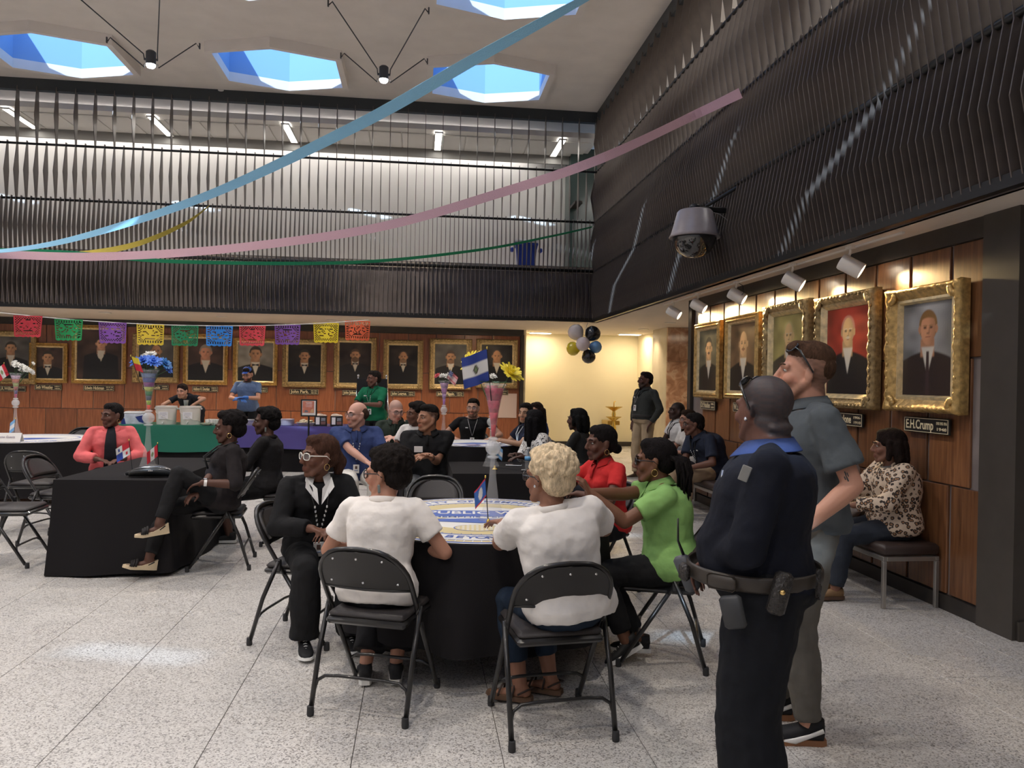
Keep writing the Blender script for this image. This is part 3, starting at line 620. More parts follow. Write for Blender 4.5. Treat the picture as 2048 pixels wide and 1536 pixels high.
# ------------------------------------------------------------------ folding chairs
M_chairf = mat('black chair frame', (.014, .013, .013), .32, coat=.2)
M_chairb = mat('black chair back', (.016, .015, .015), .38, bump=.03, bscale=200)
M_vinyl = mat('dark charcoal vinyl seat', (.030, .026, .026), .5, bump=.12, bscale=160)
M_rivet = mat('nickel rivet', (.8, .8, .8), .2, metal=1.)
M_rub = mat('rubber foot', (.03, .03, .032), .7)
def make_chair():
    t = thing('folding_chair', '', 'chair')
    hw = .222
    # back loop + front legs: one bent tube each side joined over the top
    pts = []
    lean = lambda z: .235-(z-.0)*.64
    for s in (-1, 1):
        MB().tube([(s*hw, lean(.03), .03), (s*hw, lean(.42), .42)], .0125, 10).obj('leg', M_chairf, t, smooth=True)
        MB().tube([(s*(hw+.012), -.235, .03), (s*(hw+.014), -.16, .28), (s*(hw+.012), -.065, .50)], .0125, 10).obj('leg', M_chairf, t, smooth=True)
        MB().lathe([(.001, 0), (.015, 0), (.017, .01), (.0155, .045), (.001, .046)], (s*hw, lean(.0)-.005, 0), 12).obj('foot_cap', M_rub, t, auto=40)
        MB().lathe([(.001, 0), (.015, 0), (.017, .01), (.0155, .045), (.001, .046)], (s*(hw+.012), -.240, 0), 12).obj('foot_cap', M_rub, t, auto=40)
        MB().rbox((s*(hw+.006), -.07, .475), (.022, .035, .07), .005).obj('hinge', M_chairf, t)
    loop = []
    zt, cr = .79, .16
    for z in (.42, .52, .62): loop.append((-hw, lean(z), z))
    for a in range(0, 91, 15):
        an = R(a); x = -hw+cr*(1-math.cos(an)); z = zt-cr+cr*math.sin(an); loop.append((x, lean(z), z))
    loop += [(0, lean(zt+.004), zt+.004)]
    loop += [(-p[0], p[1], p[2]) for p in reversed(loop[:-1])]
    MB().tube(loop, .0125, 10, up=(0, 1, 0)).obj('back_frame', M_chairf, t, smooth=True)
    # pressed back panel following the rounded top
    zb = .595; vs = []; N_ = 12; front = []; 
    outline = [(-hw+.008, zb), (-hw+.008, zt-cr)]
    for a in range(15, 91, 15): an = R(a); outline.append((-hw+.008+cr*(1-math.cos(an)), zt-cr+(cr-.006)*math.sin(an)))
    outline += [(-x, z) for x, z in reversed(outline)]
    def bow(x): return -.030*(1-(x/hw)**2)
    n = len(outline); vs = []
    for off in (-.006, .012):
        for x, z in outline: vs.append((x, lean(z)+bow(x)*.8+off, z))
    # fill with a grid strip left-right pairs
    h_ = n//2; fs = []
    cols = 9
    V = []
    def row(z_, x_, off): return [(x_*(2*c/(cols-1)-1), lean(z_)+bow(x_*(2*c/(cols-1)-1))+off, z_) for c in range(cols)]
    lv = [(zb, hw-.008)]+[(z, -x) for x, z in outline[1:h_]]
    for off in (-.004, .010):
        for (z_, x_) in lv: V += row(z_, max(x_, .05), off)
    nr = len(lv)
    for i in range(nr-1):
        for c in range(cols-1):
            a = i*cols+c; fs.append((a, a+1, a+cols+1, a+cols)); b = nr*cols+a; fs.append((b, b+cols, b+cols+1, b+1))
    for i in range(nr-1):
        for c in (0, cols-1): a = i*cols+c; b = nr*cols+a; fs.append((a, a+cols, b+cols, b))
    for c in range(cols-1):
        a = c; b = nr*cols+c; fs.append((a, b, b+1, a+1)); a = (nr-1)*cols+c; b = nr*cols+a; fs.append((a, a+1, b+1, b))
    bk = MB().add(V, fs).obj('backrest', M_chairb, t, auto=50)
    pad = MB(); P = []
    for off in (.010, .026):
        for (z_, x_) in lv: 
            zz = .69+(z_-.69)*(.82 if off < .02 else .74); P += [(p[0]*(.90 if off < .02 else .84), p[1], p[2]) for p in row(zz, max(x_, .05), off)]
    pad.add(P, fs).obj('back_pad', M_vinyl, t, smooth=True)
    for x, z in ((-.12, .745), (0, .752), (.12, .745), (-.165, .625), (0, .625), (.165, .625)):
        MB().lathe([(.001, -.004), (.004, -.004), (.006, -.001), (.006, .002)], (x, lean(z)+bow(x)-.005, z), 10, Matrix.Rotation(R(90), 3, 'X')).obj('rivet', M_rivet, bk, smooth=True)
    MB().tube([(-hw, lean(.59), .59), (-hw*.6, lean(.59)-.02, .588), (0, lean(.59)-.030, .587), (hw*.6, lean(.59)-.02, .588), (hw, lean(.59), .59)], .008, 8).obj('back_rail', M_chairf, t, smooth=True)
    MB().rbox((0, .02, .430), (.40, .395, .034), .012).obj('seat_pan', M_chairf, t, auto=40)
    MB().rbox((0, .02, .4575), (.385, .38, .034), .015).obj('seat', M_vinyl, t, auto=50)
    def hoop(y0, z0, zt_, yt, hw_):
        p = [(-hw_, y0, z0), (-hw_+.01, y0+(yt-y0)*.5, z0+(zt_-z0)*.6), (-hw_+.045, yt, zt_), (-hw_*.5, yt, zt_+.006), (hw_*.5, yt, zt_+.006), (hw_-.045, yt, zt_), (hw_-.01, y0+(yt-y0)*.5, z0+(zt_-z0)*.6), (hw_, y0, z0)]
        return MB().tube(p, .008, 8, up=(0, 1, 0))
    hoop(-.205, .12, .175, -.195, hw+.008).obj('stretcher', M_chairf, t, smooth=True)
    hoop(lean(.11), .11, .165, lean(.165), hw).obj('stretcher', M_chairf, t, smooth=True)
    return t
chair0 = make_chair()
CH = [(-.17, 3.79, 69.5, 'black folding chair under the person in the white tee with curly dark hair'),
 (.62, 3.49, 97, 'nearest black folding chair, under the woman with short blonde hair'),
 (-.66, 4.79, -16, 'black folding chair seen side-on under the woman in the black blazer'),
 (1.41, 4.28, 161, 'black folding chair under the woman in the lime green polo'),
 (-1.60, 6.63, 186, 'black folding chair under the woman with crossed legs and wedge sandals'),
 (-1.22, 7.55, 188, 'black folding chair under the woman in the plain black dress'),
 (.12, 5.92, -97, 'empty black folding chair on the far side of the near round table'),
 (-3.32, 6.78, 2, 'empty black folding chair cut off by the left edge of the photo'),
 (-3.30, 7.62, -8, 'empty black folding chair tucked against the left black table'),
 (-3.80, 8.30, 88, 'empty black folding chair with its rivets showing, facing the left round table'),
 (-3.02, 8.55, -62, 'black folding chair under the woman in the coral jacket'),
 (-4.72, 11.35, -95, 'empty black folding chair behind the left round table'),
 (1.47, 9.85, 195, 'black folding chair under the man in the navy shirt by the far round table'),
 (.10, 8.05, -85, 'black folding chair under the man in the black polo'),
 (-.62, 8.65, -95, 'black folding chair under the man in the royal blue polo'),
 (-.22, 9.95, -95, 'black folding chair under the smiling man with glasses'),
 (1.22, 7.72, 190, 'black folding chair under the woman in the patterned blouse'),
 (1.36, 5.75, 200, 'black folding chair under the woman in the red polo'),
 (.85, 11.35, -90, 'black folding chair under the man in the black tee behind the far table')]
chairs = []
for i, (x, y, a, lab) in enumerate(CH):
    rz = R(a-90)
    if i == 0: c = chair0; c.location = (x, y, 0); c.rotation_euler = (0, 0, rz); c['label'] = lab; c['group'] = 'black folding chairs'
    else: c = dup(chair0, (x, y, 0), rz, lab, 'black folding chairs')
    chairs.append(c)

# ------------------------------------------------------------------ tables
M_cloth = mat('black tablecloth', (.012, .011, .012), .9, spec=.2, bump=.1, bscale=250)
M_green = mat('green plastic tablecloth', (.012, .13, .085), .4, bump=.15, bscale=14)
M_purp = mat('purple plastic tablecloth', (.065, .05, .21), .4, bump=.15, bscale=14)
M_leg = mat('grey table leg', (.2, .2, .2), .4)
def drape(loopf, n, z_top, z_hem, m_, name, label, cat, amp=.05, folds=14, seed=0, group=None, flare=.05, rings=9, top=True):
    # loopf(t) -> point, outward normal on the table edge
    rs = random.Random(seed); ph = [rs.uniform(0, 6.28) for _ in range(4)]
    vs = []; fs = []
    for k in range(rings+1):
        f_ = k/rings
        for i in range(n):
            (px, py), (nx, ny) = loopf(i/n)
            w_ = (math.sin(2*PI*folds*i/n+ph[0])*.6+math.sin(2*PI*(folds*.57)*i/n+ph[1])*.4)*amp*f_**1.1
            off = .004+flare*f_**1.3+w_; hem = z_hem+.012*math.sin(2*PI*3*i/n+ph[2])
            z = z_top-(z_top-hem)*f_ if k else z_top
            if k == 0: off = 0
            vs.append((px+nx*off, py+ny*off, z-(.006 if k == 1 else 0)))
    for k in range(rings):
        for i in range(n): i2 = (i+1) % n; fs.append((k*n+i, k*n+i2, (k+1)*n+i2, (k+1)*n+i)[::-1])
    if top: fs.append(tuple(range(n)))
    me = MB().add(vs, fs).mesh(name, m_); me.polygons.foreach_set('use_smooth', [True]*len(me.polygons)); me.set_sharp_from_angle(angle=R(55))
    o = link(name, me, None, label=label, category=cat, group=group); return o
def circ(cx, cy, r_): return lambda t: ((cx+r_*math.cos(2*PI*t), cy+r_*math.sin(2*PI*t)), (math.cos(2*PI*t), math.sin(2*PI*t)))
def rect(cx, cy, w, d, rz=0., rr=.05):
    def f(t):
        P = 2*(w+d); s = t*P; ca, sa = math.cos(rz), math.sin(rz)
        if s < w: x, y, nx, ny = -w/2+s, -d/2, 0, -1
        elif s < w+d: x, y, nx, ny = w/2, -d/2+(s-w), 1, 0
        elif s < 2*w+d: x, y, nx, ny = w/2-(s-w-d), d/2, 0, 1
        else: x, y, nx, ny = -w/2, d/2-(s-2*w-d), -1, 0
        # round the normals close to the corners so that the folds flare there
        ex = max(0, abs(x)-(w/2-.10))/.10; ey = max(0, abs(y)-(d/2-.10))/.10
        if ex > 0 and ey > 0: v = Vector((math.copysign(ex, x), math.copysign(ey, y))).normalized(); nx, ny = v
        return ((cx+x*ca-y*sa, cy+x*sa+y*ca), (nx*ca-ny*sa, nx*sa+ny*ca))
    return f
def table(label, x, y, kind, w, d=0, rz=0.):
    t = thing('round_table' if kind == 'round' else 'folding_table', label, 'table', (x, y, 0), rz)
    if kind == 'round': MB().lathe([(.001, .705), (w-.01, .705), (w-.004, .71), (w-.004, .728), (.001, .728)], n=48).obj('tabletop', M_leg, t)
    else: MB().rbox((0, 0, .7165), (w-.01, d-.01, .022), .004).obj('tabletop', M_leg, t)
    a, b = (w*.5, w*.5) if kind == 'round' else (w/2-.18, d/2-.12)
    for sx in (-1, 1):
        for sy in (-1, 1): MB().tube([(sx*a, sy*b, 0), (sx*a, sy*b, .705)], .014, 8).obj('leg', M_leg, t)
RT = [(.38, 4.60, .76, 'near'), (-4.78, 10.25, .76, 'left'), (.74, 10.05, .60, 'far')]
for x, y, r_, nm in RT:
    table({'near': 'round table in front, under a black cloth and a printed blue and gold seal', 'left': 'round table at the left edge with the white flower vase', 'far': 'round table behind the middle black table'}[nm], x, y, 'round', r_)
    drape(circ(x, y, r_), 120, .742, .20 if nm == 'near' else .12, M_cloth, 'tablecloth', {'near': 'black cloth hanging in folds around the near round table', 'left': 'black cloth on the left round table', 'far': 'black cloth on the far round table behind the middle table'}[nm], 'tablecloth', seed=3, group='black round tablecloths')
REC = [((-2.33, 7.17), .86, 1.72, R(-2), 'rectangular black-covered table at the left with the handbag on it', 'long black cloth falling to the floor on the left rectangular table', .02),
       ((.98, 7.28), 1.34, 1.0, R(0), 'rectangular black-covered table behind the near round table', 'black cloth on the rectangular table with the water bottle', .08)]
for (x, y), w, d, rz, la, lb, hem in REC:
    table(la, x, y, 'rect', w, d, rz); drape(rect(x, y, w, d, rz), 140, .742, hem, M_cloth, 'tablecloth', lb, 'tablecloth', amp=.022, folds=11, flare=.07, seed=5)
BT = [(-3.98, 13.42, 1.90, .76, 'serving table on the left under the green cloth', 'black skirt under the green cloth', M_green, 'green plastic cloth over the left serving table', .33),
      (-2.0, 13.42, 1.80, .76, 'serving table on the right under the purple cloth', 'black skirt under the purple cloth', M_purp, 'purple plastic cloth over the right serving table', .39)]
for x, y, w, d, la, lb, m_, lc, hz in BT:
    table(la, x, y, 'rect', w, d); drape(rect(x, y, w, d), 120, .742, .01, M_cloth, 'table_skirt', lb, 'tablecloth', amp=.015, folds=16, flare=.02, seed=8)
    drape(rect(x, y, w+.05, d+.05), 120, .752, hz, m_, 'tablecloth', lc, 'tablecloth', amp=.008, folds=9, flare=.045, seed=9)

# printed round seal on the tables
M_pw = mat('seal white', (.74, .73, .70), .45); M_pb = mat('seal blue', (.055, .12, .42), .45); M_pg = mat('seal gold', (.62, .52, .27), .45); M_pt = mat('seal tan', (.42, .31, .18), .45)
def seal(x, y, r_, rz, label, detail=True):
    t = thing('table_topper', label, 'table cover', (x, y, .7445), rz)
    def disc(ro, ri, z, m_, nm='print', n=96):
        mb = ring_mb([(ro*math.cos(2*PI*i/n), ro*math.sin(2*PI*i/n)) for i in range(n)], [(ri*math.cos(2*PI*i/n), ri*math.sin(2*PI*i/n)) for i in range(n)], z-.0006, z); return mb.obj(nm, m_, t)
    MB().lathe([(.001, 0), (r_, 0), (r_, .002), (.001, .002)], n=96).obj('disc', M_pw, t)
    disc(r_*.985, r_*.955, .0026, M_pb, 'blue_border'); disc(r_*.955, r_*.90, .0026, M_pg, 'gold_border'); disc(r_*.90, r_*.885, .0028, M_pb, 'blue_line'); disc(r_*.72, r_*.70, .0028, M_pb, 'blue_line')
    dash = MB()
    for i in range(96):
        a = 2*PI*i/96; q = Matrix.Rotation(a, 3, 'Z'); dash.box(q @ Vector((r_*.927, 0, .0034)), (r_*.05, .006, .0008), q)
    dash.obj('border_dashes', M_pw, t, kind='stuff')
    gm = MB()
    for i in range(60):
        a = 2*PI*i/60; q = Matrix.Rotation(a, 3, 'Z'); gm.box(q @ Vector((r_*.685, 0, .0034)), (.012, .004, .0008), q)
    gm.obj('tick_marks', M_pb, t, kind='stuff')
    disc(r_*.69, r_*.50, .0027, M_pg, 'gold_ring') if detail else None
    if detail:
        MB().box((0, .13, .0034), (r_*1.42, .20, .001)).obj('blue_banner', M_pb, t)
        text_mb('PUBLIC WORKS', .135, frame_M((.10, .145, .0042), (1, 0, 0), (0, 1, 0)), r_*1.14, .0005).obj('lettering', M_pw, t)
        MB().box((0, -.005, .0036), (r_*1.3, .045, .001)).obj('white_banner', M_pw, t)
        text_mb('MEMPHIS TENNESSEE', .05, frame_M((.05, -.005, .0044), (1, 0, 0), (0, 1, 0)), r_*.9, .0005).obj('lettering', M_pb, t)
        MB().prism([(-r_*.68, -.10), (.0, -.045), (r_*.68, -.10), (.0, -.19)], .0034, .0044).obj('blue_star', M_pb, t)
        MB().prism([(-r_*.55, -.03), (-.2, -.03), (-.28, -.085), (-r_*.5, -.085)], .0035, .0045).prism([(r_*.55, -.03), (.2, -.03), (.28, -.085), (r_*.5, -.085)], .0035, .0045).obj('gold_ribbon', M_pg, t)
        el = lambda k, z0, z1: MB().prism([(-.02+.125*k*math.cos(2*PI*i/40), -.335+.09*k*math.sin(2*PI*i/40)) for i in range(40)], z0, z1)
        el(1.06, .003, .0036).obj('emblem_rim', M_pb, t); el(1., .0032, .0042).obj('emblem', M_pg, t)
        sg = MB()
        for i in range(-4, 5):
            for j in range(-3, 4):
                if (i/4.6)**2+(j/3.6)**2 < 1: sg.box((-.02+i*.026, -.335+j*.024, .0045), (.015, .012, .0008))
        sg.obj('emblem_marks', M_pw, t, kind='stuff')
        for s in (-1, 1): MB().prism([(s*.20-.02, -.30), (s*.36-.02, -.27), (s*.36-.02, -.33), (s*.20-.02, -.35)][::s], .0032, .0042).obj('ribbon', M_pt, t)
        for word, a0, a1 in (('SERVICE BEYOND THE CURB', -150, -30), ('CITY OF MEMPHIS', 130, 50)):
            n_ = len(word)
            for i, chh in enumerate(word):
                if chh == ' ': continue
                a = R(a0+(a1-a0)*i/(n_-1)); up = 1 if a0 > 0 else -1
                rad = Vector((math.cos(a), math.sin(a), 0)); yv = rad*up; xv = yv.cross(Vector((0, 0, 1)))
                text_mb(chh, .085, frame_M(rad*r_*.80+Vector((0, 0, .0032)), xv, yv), None, .0005).obj('letter', M_pb, t)
    else:
        text_mb('SERVICE', .11, frame_M((0, -.5, .003), (1, 0, 0), (0, 1, 0)), .6, .0005).obj('lettering', M_pb, t)
        MB().prism([(-.4, -.1), (0, .05), (.4, -.1), (0, -.25)], .0026, .0034).obj('blue_star', M_pb, t)
seal(.38, 4.60, .745, R(-4), 'round white cover printed with a blue and gold public works seal on the near table')
seal(-4.78, 10.25, .745, R(20), 'round white printed cover on the left round table', False)
seal(.74, 10.05, .58, R(10), 'round white printed cover on the far round table', False)

# ================================================================== objects
# --- benches along the right wall
M_bvinyl = mat('dark brown bench vinyl', (.040, .026, .022), .42, bump=.1, bscale=60)
M_steel = mat('brushed steel legs', (.42, .40, .37), .35, metal=.8)
def bench(label, y0, y1):
    L2 = y1-y0; t = thing('bench', label, 'bench', (3.495, (y0+y1)/2, 0))
    MB().rbox((0, 0, .415), (.44, L2, .085), .022).obj('cushion', M_bvinyl, t, auto=50)
    for s in (-1, 1):
        MB().rbox((s*.20, 0, .352), (.028, L2-.02, .032), .003).obj('rail', M_steel, t)
        MB().rbox((0, s*(L2/2-.022), .352), (.372, .028, .032), .003).obj('rail', M_steel, t)
        for q in (-1, 1): MB().rbox((s*.20, q*(L2/2-.022), .168), (.028, .028, .336), .003).obj('leg', M_steel, t)
    return t
bench('dark brown vinyl bench with steel legs under the leopard-print woman', 5.07, 6.85)
bench('dark brown vinyl bench with steel legs under the man in khaki trousers', 8.05, 9.95)

# --- trumpet vases with flowers and flags
M_vase = mat('clear vase glass', (.95, .96, .97), .04, alpha=.13, spec=.6)
M_ball = mat('faceted glass ball', (.85, .87, .88), .06, alpha=.38, spec=.9)
def petal_flower(mb, c, r_, n, rs, lay=3, wid=.35, ax=Vector((0, 0, 1))):
    q0 = ax.to_track_quat('Z', 'Y').to_matrix()
    for l_ in range(lay):
        el = R(15+l_*28)
        for i in range(n-l_*2):
            a = 2*PI*(i+rs.random()*.4)/(n-l_*2); d = q0 @ Vector((math.cos(a)*math.cos(el), math.sin(a)*math.cos(el), math.sin(el))); side = d.cross(q0 @ Vector((0, 0, 1))).normalized(); up = side.cross(d)
            L_ = r_*(1-.16*l_)*rs.uniform(.85, 1.1); w_ = L_*wid
            P_ = [c+d*L_*.1, c+d*L_*.55+side*w_*.5+up*.1*L_, c+d*L_+side*w_*.28+up*.02*L_, c+d*L_-side*w_*.28+up*.02*L_, c+d*L_*.55-side*w_*.5+up*.1*L_]
            n0 = up*.0015; mb.add([p+n0 for p in P_]+[p-n0 for p in P_], [(0, 1, 2, 3, 4), (9, 8, 7, 6, 5), (0, 5, 6, 1), (1, 6, 7, 2), (2, 7, 8, 3), (3, 8, 9, 4), (4, 9, 5, 0)])
def vase(label, x, y, z0, Ht, fill, flowers, fl_label):
    t = thing('trumpet_vase', label, 'vase', (x, y, z0), 0, 'tall glass vases'); k = Ht/.80
    pr = [(.075, 0), (.082, .004), (.060, .05), (.036, .13), (.022, .24), (.016, .33), (.015, .36)]
    MB().lathe([(r_*k, z*k) for r_, z in pr], n=28).obj('stem', M_vase, t, smooth=True)
    MB().lathe([(r_*k, z*k) for r_, z in ((.015, .36), (.034, .366), (.034, .374), (.016, .38))], n=24).obj('ring', M_ball, t, smooth=True)
    MB().ell((0, 0, .425*k), (.046*k,)*3, nu=16, nv=10).obj('ball', M_ball, t)
    MB().lathe([(r_*k, z*k) for r_, z in ((.016, .468), (.030, .474), (.030, .480), (.018, .486))], n=24).obj('ring', M_ball, t, smooth=True)
    MB().lathe([(r_*k, z*k) for r_, z in ((.017, .486), (.022, .56), (.034, .66), (.052, .74), (.074, .80), (.078, .802), (.072, .79))], n=28).obj('bowl', M_vase, t, smooth=True)
    segs = len(fill); z_ = .49
    for i, c in enumerate(fill):
        z1 = .49+(.775-.49)*(i+1)/segs; rr = lambda z: (.012+.052*((z-.486)/.30)**1.6)*k
        MB().lathe([(.0005, z_*k), (rr(z_)*.92, z_*k+.001), (rr((z_+z1)/2)*.94, (z_+z1)/2*k), (rr(z1)*.92, z1*k-.001), (.0005, z1*k)], n=16).obj('filling', mat('vase filling', c, .5, var=.35, scale=45), t, smooth=True); z_ = z1
    f = thing('flower_bunch', fl_label, 'flowers', (x, y, z0+Ht), 0)
    rs = random.Random(int(x*100)); st_ = MB()
    for (dx, dy, dz, r_, n, col, wd) in flowers:
        st_.tube([(0, 0, -.18), (dx*.5, dy*.5, -.04), (dx, dy, dz)], .003, 5)
    st_.obj('stems', mat('flower stem', (.03, .09, .03), .6), f, kind='stuff')
    for (dx, dy, dz, r_, n, col, wd) in flowers:
        mb = MB(); petal_flower(mb, Vector((dx, dy, dz)), r_, n, rs, 3, wd, Vector((dx*.8, dy*.8-.05, .09)).normalized()); mb.obj('flower', mat('petals', col, .55, var=.15, scale=40), f)
    lf = mat('leaf', (.025, .09, .03), .5)
    for i in range(5):
        a = i*1.3; d = Vector((math.cos(a), math.sin(a), .1)); mb = MB(); c = d*.03; s_ = Vector((-d.y, d.x, 0))*.022
        mb.add([c, c+d*.05+s_, c+d*.10, c+d*.05-s_, c+Vector((0, 0, .002)), c+d*.05+s_+Vector((0, 0, .002)), c+d*.10+Vector((0, 0, .002)), c+d*.05-s_+Vector((0, 0, .002))], [(0, 1, 2, 3), (7, 6, 5, 4), (0, 4, 5, 1), (1, 5, 6, 2), (2, 6, 7, 3), (3, 7, 4, 0)]).obj('leaf', lf, f)
    return t
WH, YE, BL = (.78, .77, .72), (.80, .66, .06), (.06, .17, .62)
vase('tall vase with red filling on the near round table, topped by yellow flowers', .44, 4.50, .749, .80, [(.45, .01, .03), (.52, .03, .07), (.48, .04, .09), (.42, .03, .08)],
     [(.085, -.02, .055, .085, 14, YE, .34), (-.125, .02, .125, .08, 13, YE, .34)], 'two large yellow flowers in the tall red-filled vase')
vase('tall vase with multicoloured filling on the left black table', -2.26, 6.82, .745, .86, [(.65, .06, .02), (.35, .5, .04), (.03, .06, .10), (.04, .22, .06), (.45, .5, .10), (.22, .03, .22), (.06, .10, .35), (.18, .26, .45)],
     [(-.10, 0, .06, .065, 15, BL, .3), (-.03, -.05, .07, .065, 15, BL, .3), (.05, -.05, .065, .07, 15, (.07, .2, .7), .3), (.12, .0, .05, .065, 15, (.05, .2, .5), .3), (.0, .03, .12, .06, 13, WH, .25), (-.05, .05, .11, .05, 12, WH, .25), (.14, .02, .0, .05, 11, BL, .3)], 'bunch of blue and white flowers in the multicoloured vase')
vase('tall vase with pink filling and white flowers on the left round table', -5.12, 10.55, .749, .80, [(.4, .03, .10), (.06, .03, .15), (.3, .06, .04), (.35, .38, .1), (.6, .2, .1), (.55, .4, .5)],
     [(.02, -.03, .10, .06, 13, WH, .3), (.07, .0, .08, .06, 13, WH, .3), (.13, -.02, .05, .06, 13, WH, .3), (.17, .02, .02, .05, 12, WH, .3), (.05, .03, .03, .05, 12, WH, .3), (-.02, .0, .14, .04, 10, WH, .3), (.20, .0, .13, .03, 9, WH, .3)], 'bunch of white flowers at the left edge')
vase('tall vase with purple filling on the far round table', .33, 10.05, .749, .80, [(.35, .12, .5), (.45, .25, .55), (.5, .2, .45), (.5, .3, .5)],
     [(-.09, 0, .06, .05, 12, (.6, .1, .12), .3), (-.03, -.02, .06, .05, 12, WH, .3), (.03, -.02, .05, .055, 12, WH, .3), (.07, .0, .07, .05, 12, WH, .3)], 'bunch of white and red flowers on the far round table')
vase('tall clear vase on the middle black table behind the red one', .70, 7.35, .745, .80, [(.5, .03, .08), (.5, .05, .10)], [(.0, .0, .05, .05, 12, WH, .3)], 'single pale flower hidden behind the yellow flowers')
M_fpole = M_black
def flag(label, p0, p1, w, h_, paintf, base=True, tilt=0., yaw=0.):
    # pole from p0 to p1, cloth hanging at the top
    p0, p1 = Vector(p0), Vector(p1); t = thing('table_flag', label, 'flag', p0, 0, 'small national flags')
    d = (p1-p0); MB().tube([(0, 0, 0), d], .0028, 6).obj('pole', M_fpole, t)
    MB().ell(d, (.005, .005, .010), nu=8, nv=6).obj('finial', M_goldb, t, smooth=True)
    if base: MB().lathe([(.026, 0), (.027, .004), (.018, .010), (.010, .016), (.013, .024), (.006, .032), (.002, .04)], n=16).obj('base', M_goldb, t, smooth=True)
    nx, ny = 30, 18; dn = -d.normalized(); out = Vector((math.cos(yaw), math.sin(yaw), 0)); out = (out-dn*out.dot(dn)).normalized(); n_ = dn.cross(out)
    vs, cols = [], []
    for j in range(ny+1):
        for i in range(nx+1):
            u, v = i/nx, j/ny; sag = tilt*u; vs.append(d+dn*(v*h_+sag*w*.9+.006)+out*(u*w*math.sqrt(max(.05, 1-tilt*tilt*.5)))+n_*(.10*w*math.sin(u*7+v*2)*u)); cols.append(paintf(u, v))
    fs = [(j*(nx+1)+i, j*(nx+1)+i+1, (j+1)*(nx+1)+i+1, (j+1)*(nx+1)+i) for j in range(ny) for i in range(nx)]
    me = MB().add(vs, fs).mesh('cloth', M_flag); setc(me, cols); me.polygons.foreach_set('use_smooth', [True]*len(me.polygons)); link('cloth', me, t); return t
M_goldb = mat('gold plastic base', (.85, .60, .14), .25, metal=.8)
M_flag = mat('printed flag cloth', (1, 1, 1), .7, attr='Col')
def setc(me, cols):
    a = me.color_attributes.new('Col', 'FLOAT_COLOR', 'POINT'); a.data.foreach_set('color', [q for c in cols for q in (*c, 1.)])
W_, B_, R_ = (.78, .77, .75), (.03, .06, .30), (.60, .03, .05)
def f_salv(u, v): return (.10, .09, .06) if .25 < ((u-.5)/.10)**2+((v-.5)/.14)**2 < 1 else ((.2, .3, .15) if ((u-.5)/.10)**2+((v-.5)/.14)**2 <= .25 else (B_ if v < .33 or v > .67 else W_))
def f_usa(u, v):
    if u < .42 and v < .54: return W_ if (int(u*24)+int(v*20)) % 4 == 0 else B_
    return R_ if int(v*13) % 2 == 0 else W_
def f_pan(u, v):
    u = 1-u
    l_, t_ = u < .5, v < .5
    if l_ and t_: return B_ if ((u-.25)/.08)**2+((v-.25)/.12)**2 < 1 else W_
    if not l_ and t_: return R_
    if l_: return (.03, .06, .30)
    return R_ if ((u-.75)/.08)**2+((v-.75)/.12)**2 < 1 else W_
def f_peru(u, v): return (.25, .3, .15) if ((u-.5)/.12)**2+((v-.5)/.2)**2 < 1 else (R_ if u < .33 or u > .67 else W_)
def f_ecu(u, v): return (.75, .62, .06) if v < .5 else (B_ if v < .75 else R_)
def f_arg(u, v): return W_ if .33 < v < .67 else (.20, .42, .70)
def f_bel(u, v): return R_ if v < .1 or v > .9 else ((.7, .7, .7) if ((u-.5)/.2)**2+((v-.5)/.3)**2 < 1 else (.04, .13, .45))
def f_col(u, v): return (.75, .6, .05) if v < .5 else R_
flag('blue and white flag with a crest standing in the near red vase', (.42, 4.46, 1.45), (.385, 4.40, 1.755), .155, .185, f_salv, False, .28, R(186))
flag('blue flag with red border on a gold base beside the near vase', (.405, 4.34, .749), (.385, 4.36, 1.02), .09, .10, f_bel, True, .9, R(190))
flag('striped flag with a starry corner in the far vase with white flowers', (.33, 10.0, 1.50), (.40, 9.98, 1.70), .14, .12, f_usa, False, .45, R(0))
flag('red and white quartered flag in front of the blue flower vase', (-2.31, 6.62, .745), (-2.335, 6.60, 1.03), .12, .11, f_pan, True, .55, R(185))
flag('red and white flag with a gold trim behind the quartered flag', (-2.16, 6.78, .745), (-2.17, 6.78, .99), .10, .10, f_peru, True, .75, R(200))
flag('yellow and red flag tucked in the blue flowers', (-2.30, 6.72, 1.50), (-2.36, 6.68, 1.72), .06, .12, f_col, False, .6, R(0))
flag('red and white flag with a crest in the white flower vase', (-5.14, 10.5, 1.46), (-5.22, 10.46, 1.68), .14, .15, f_peru, False, .35, R(185))
flag('yellow flag with blue and red stripes on the left round table', (-5.29, 10.2, .749), (-5.29, 10.2, 1.02), .11, .10, f_ecu, True, .5, R(180))
flag('light blue and white flag drooping beside the white flower vase', (-4.92, 10.1, .749), (-4.90, 10.1, 1.0), .07, .14, f_arg, True, .9, R(190))
flag('light blue and white flag on a gold base on the middle black table', (.71, 7.08, .745), (.72, 7.08, 1.0), .09, .11, f_arg, True, .8, R(30))

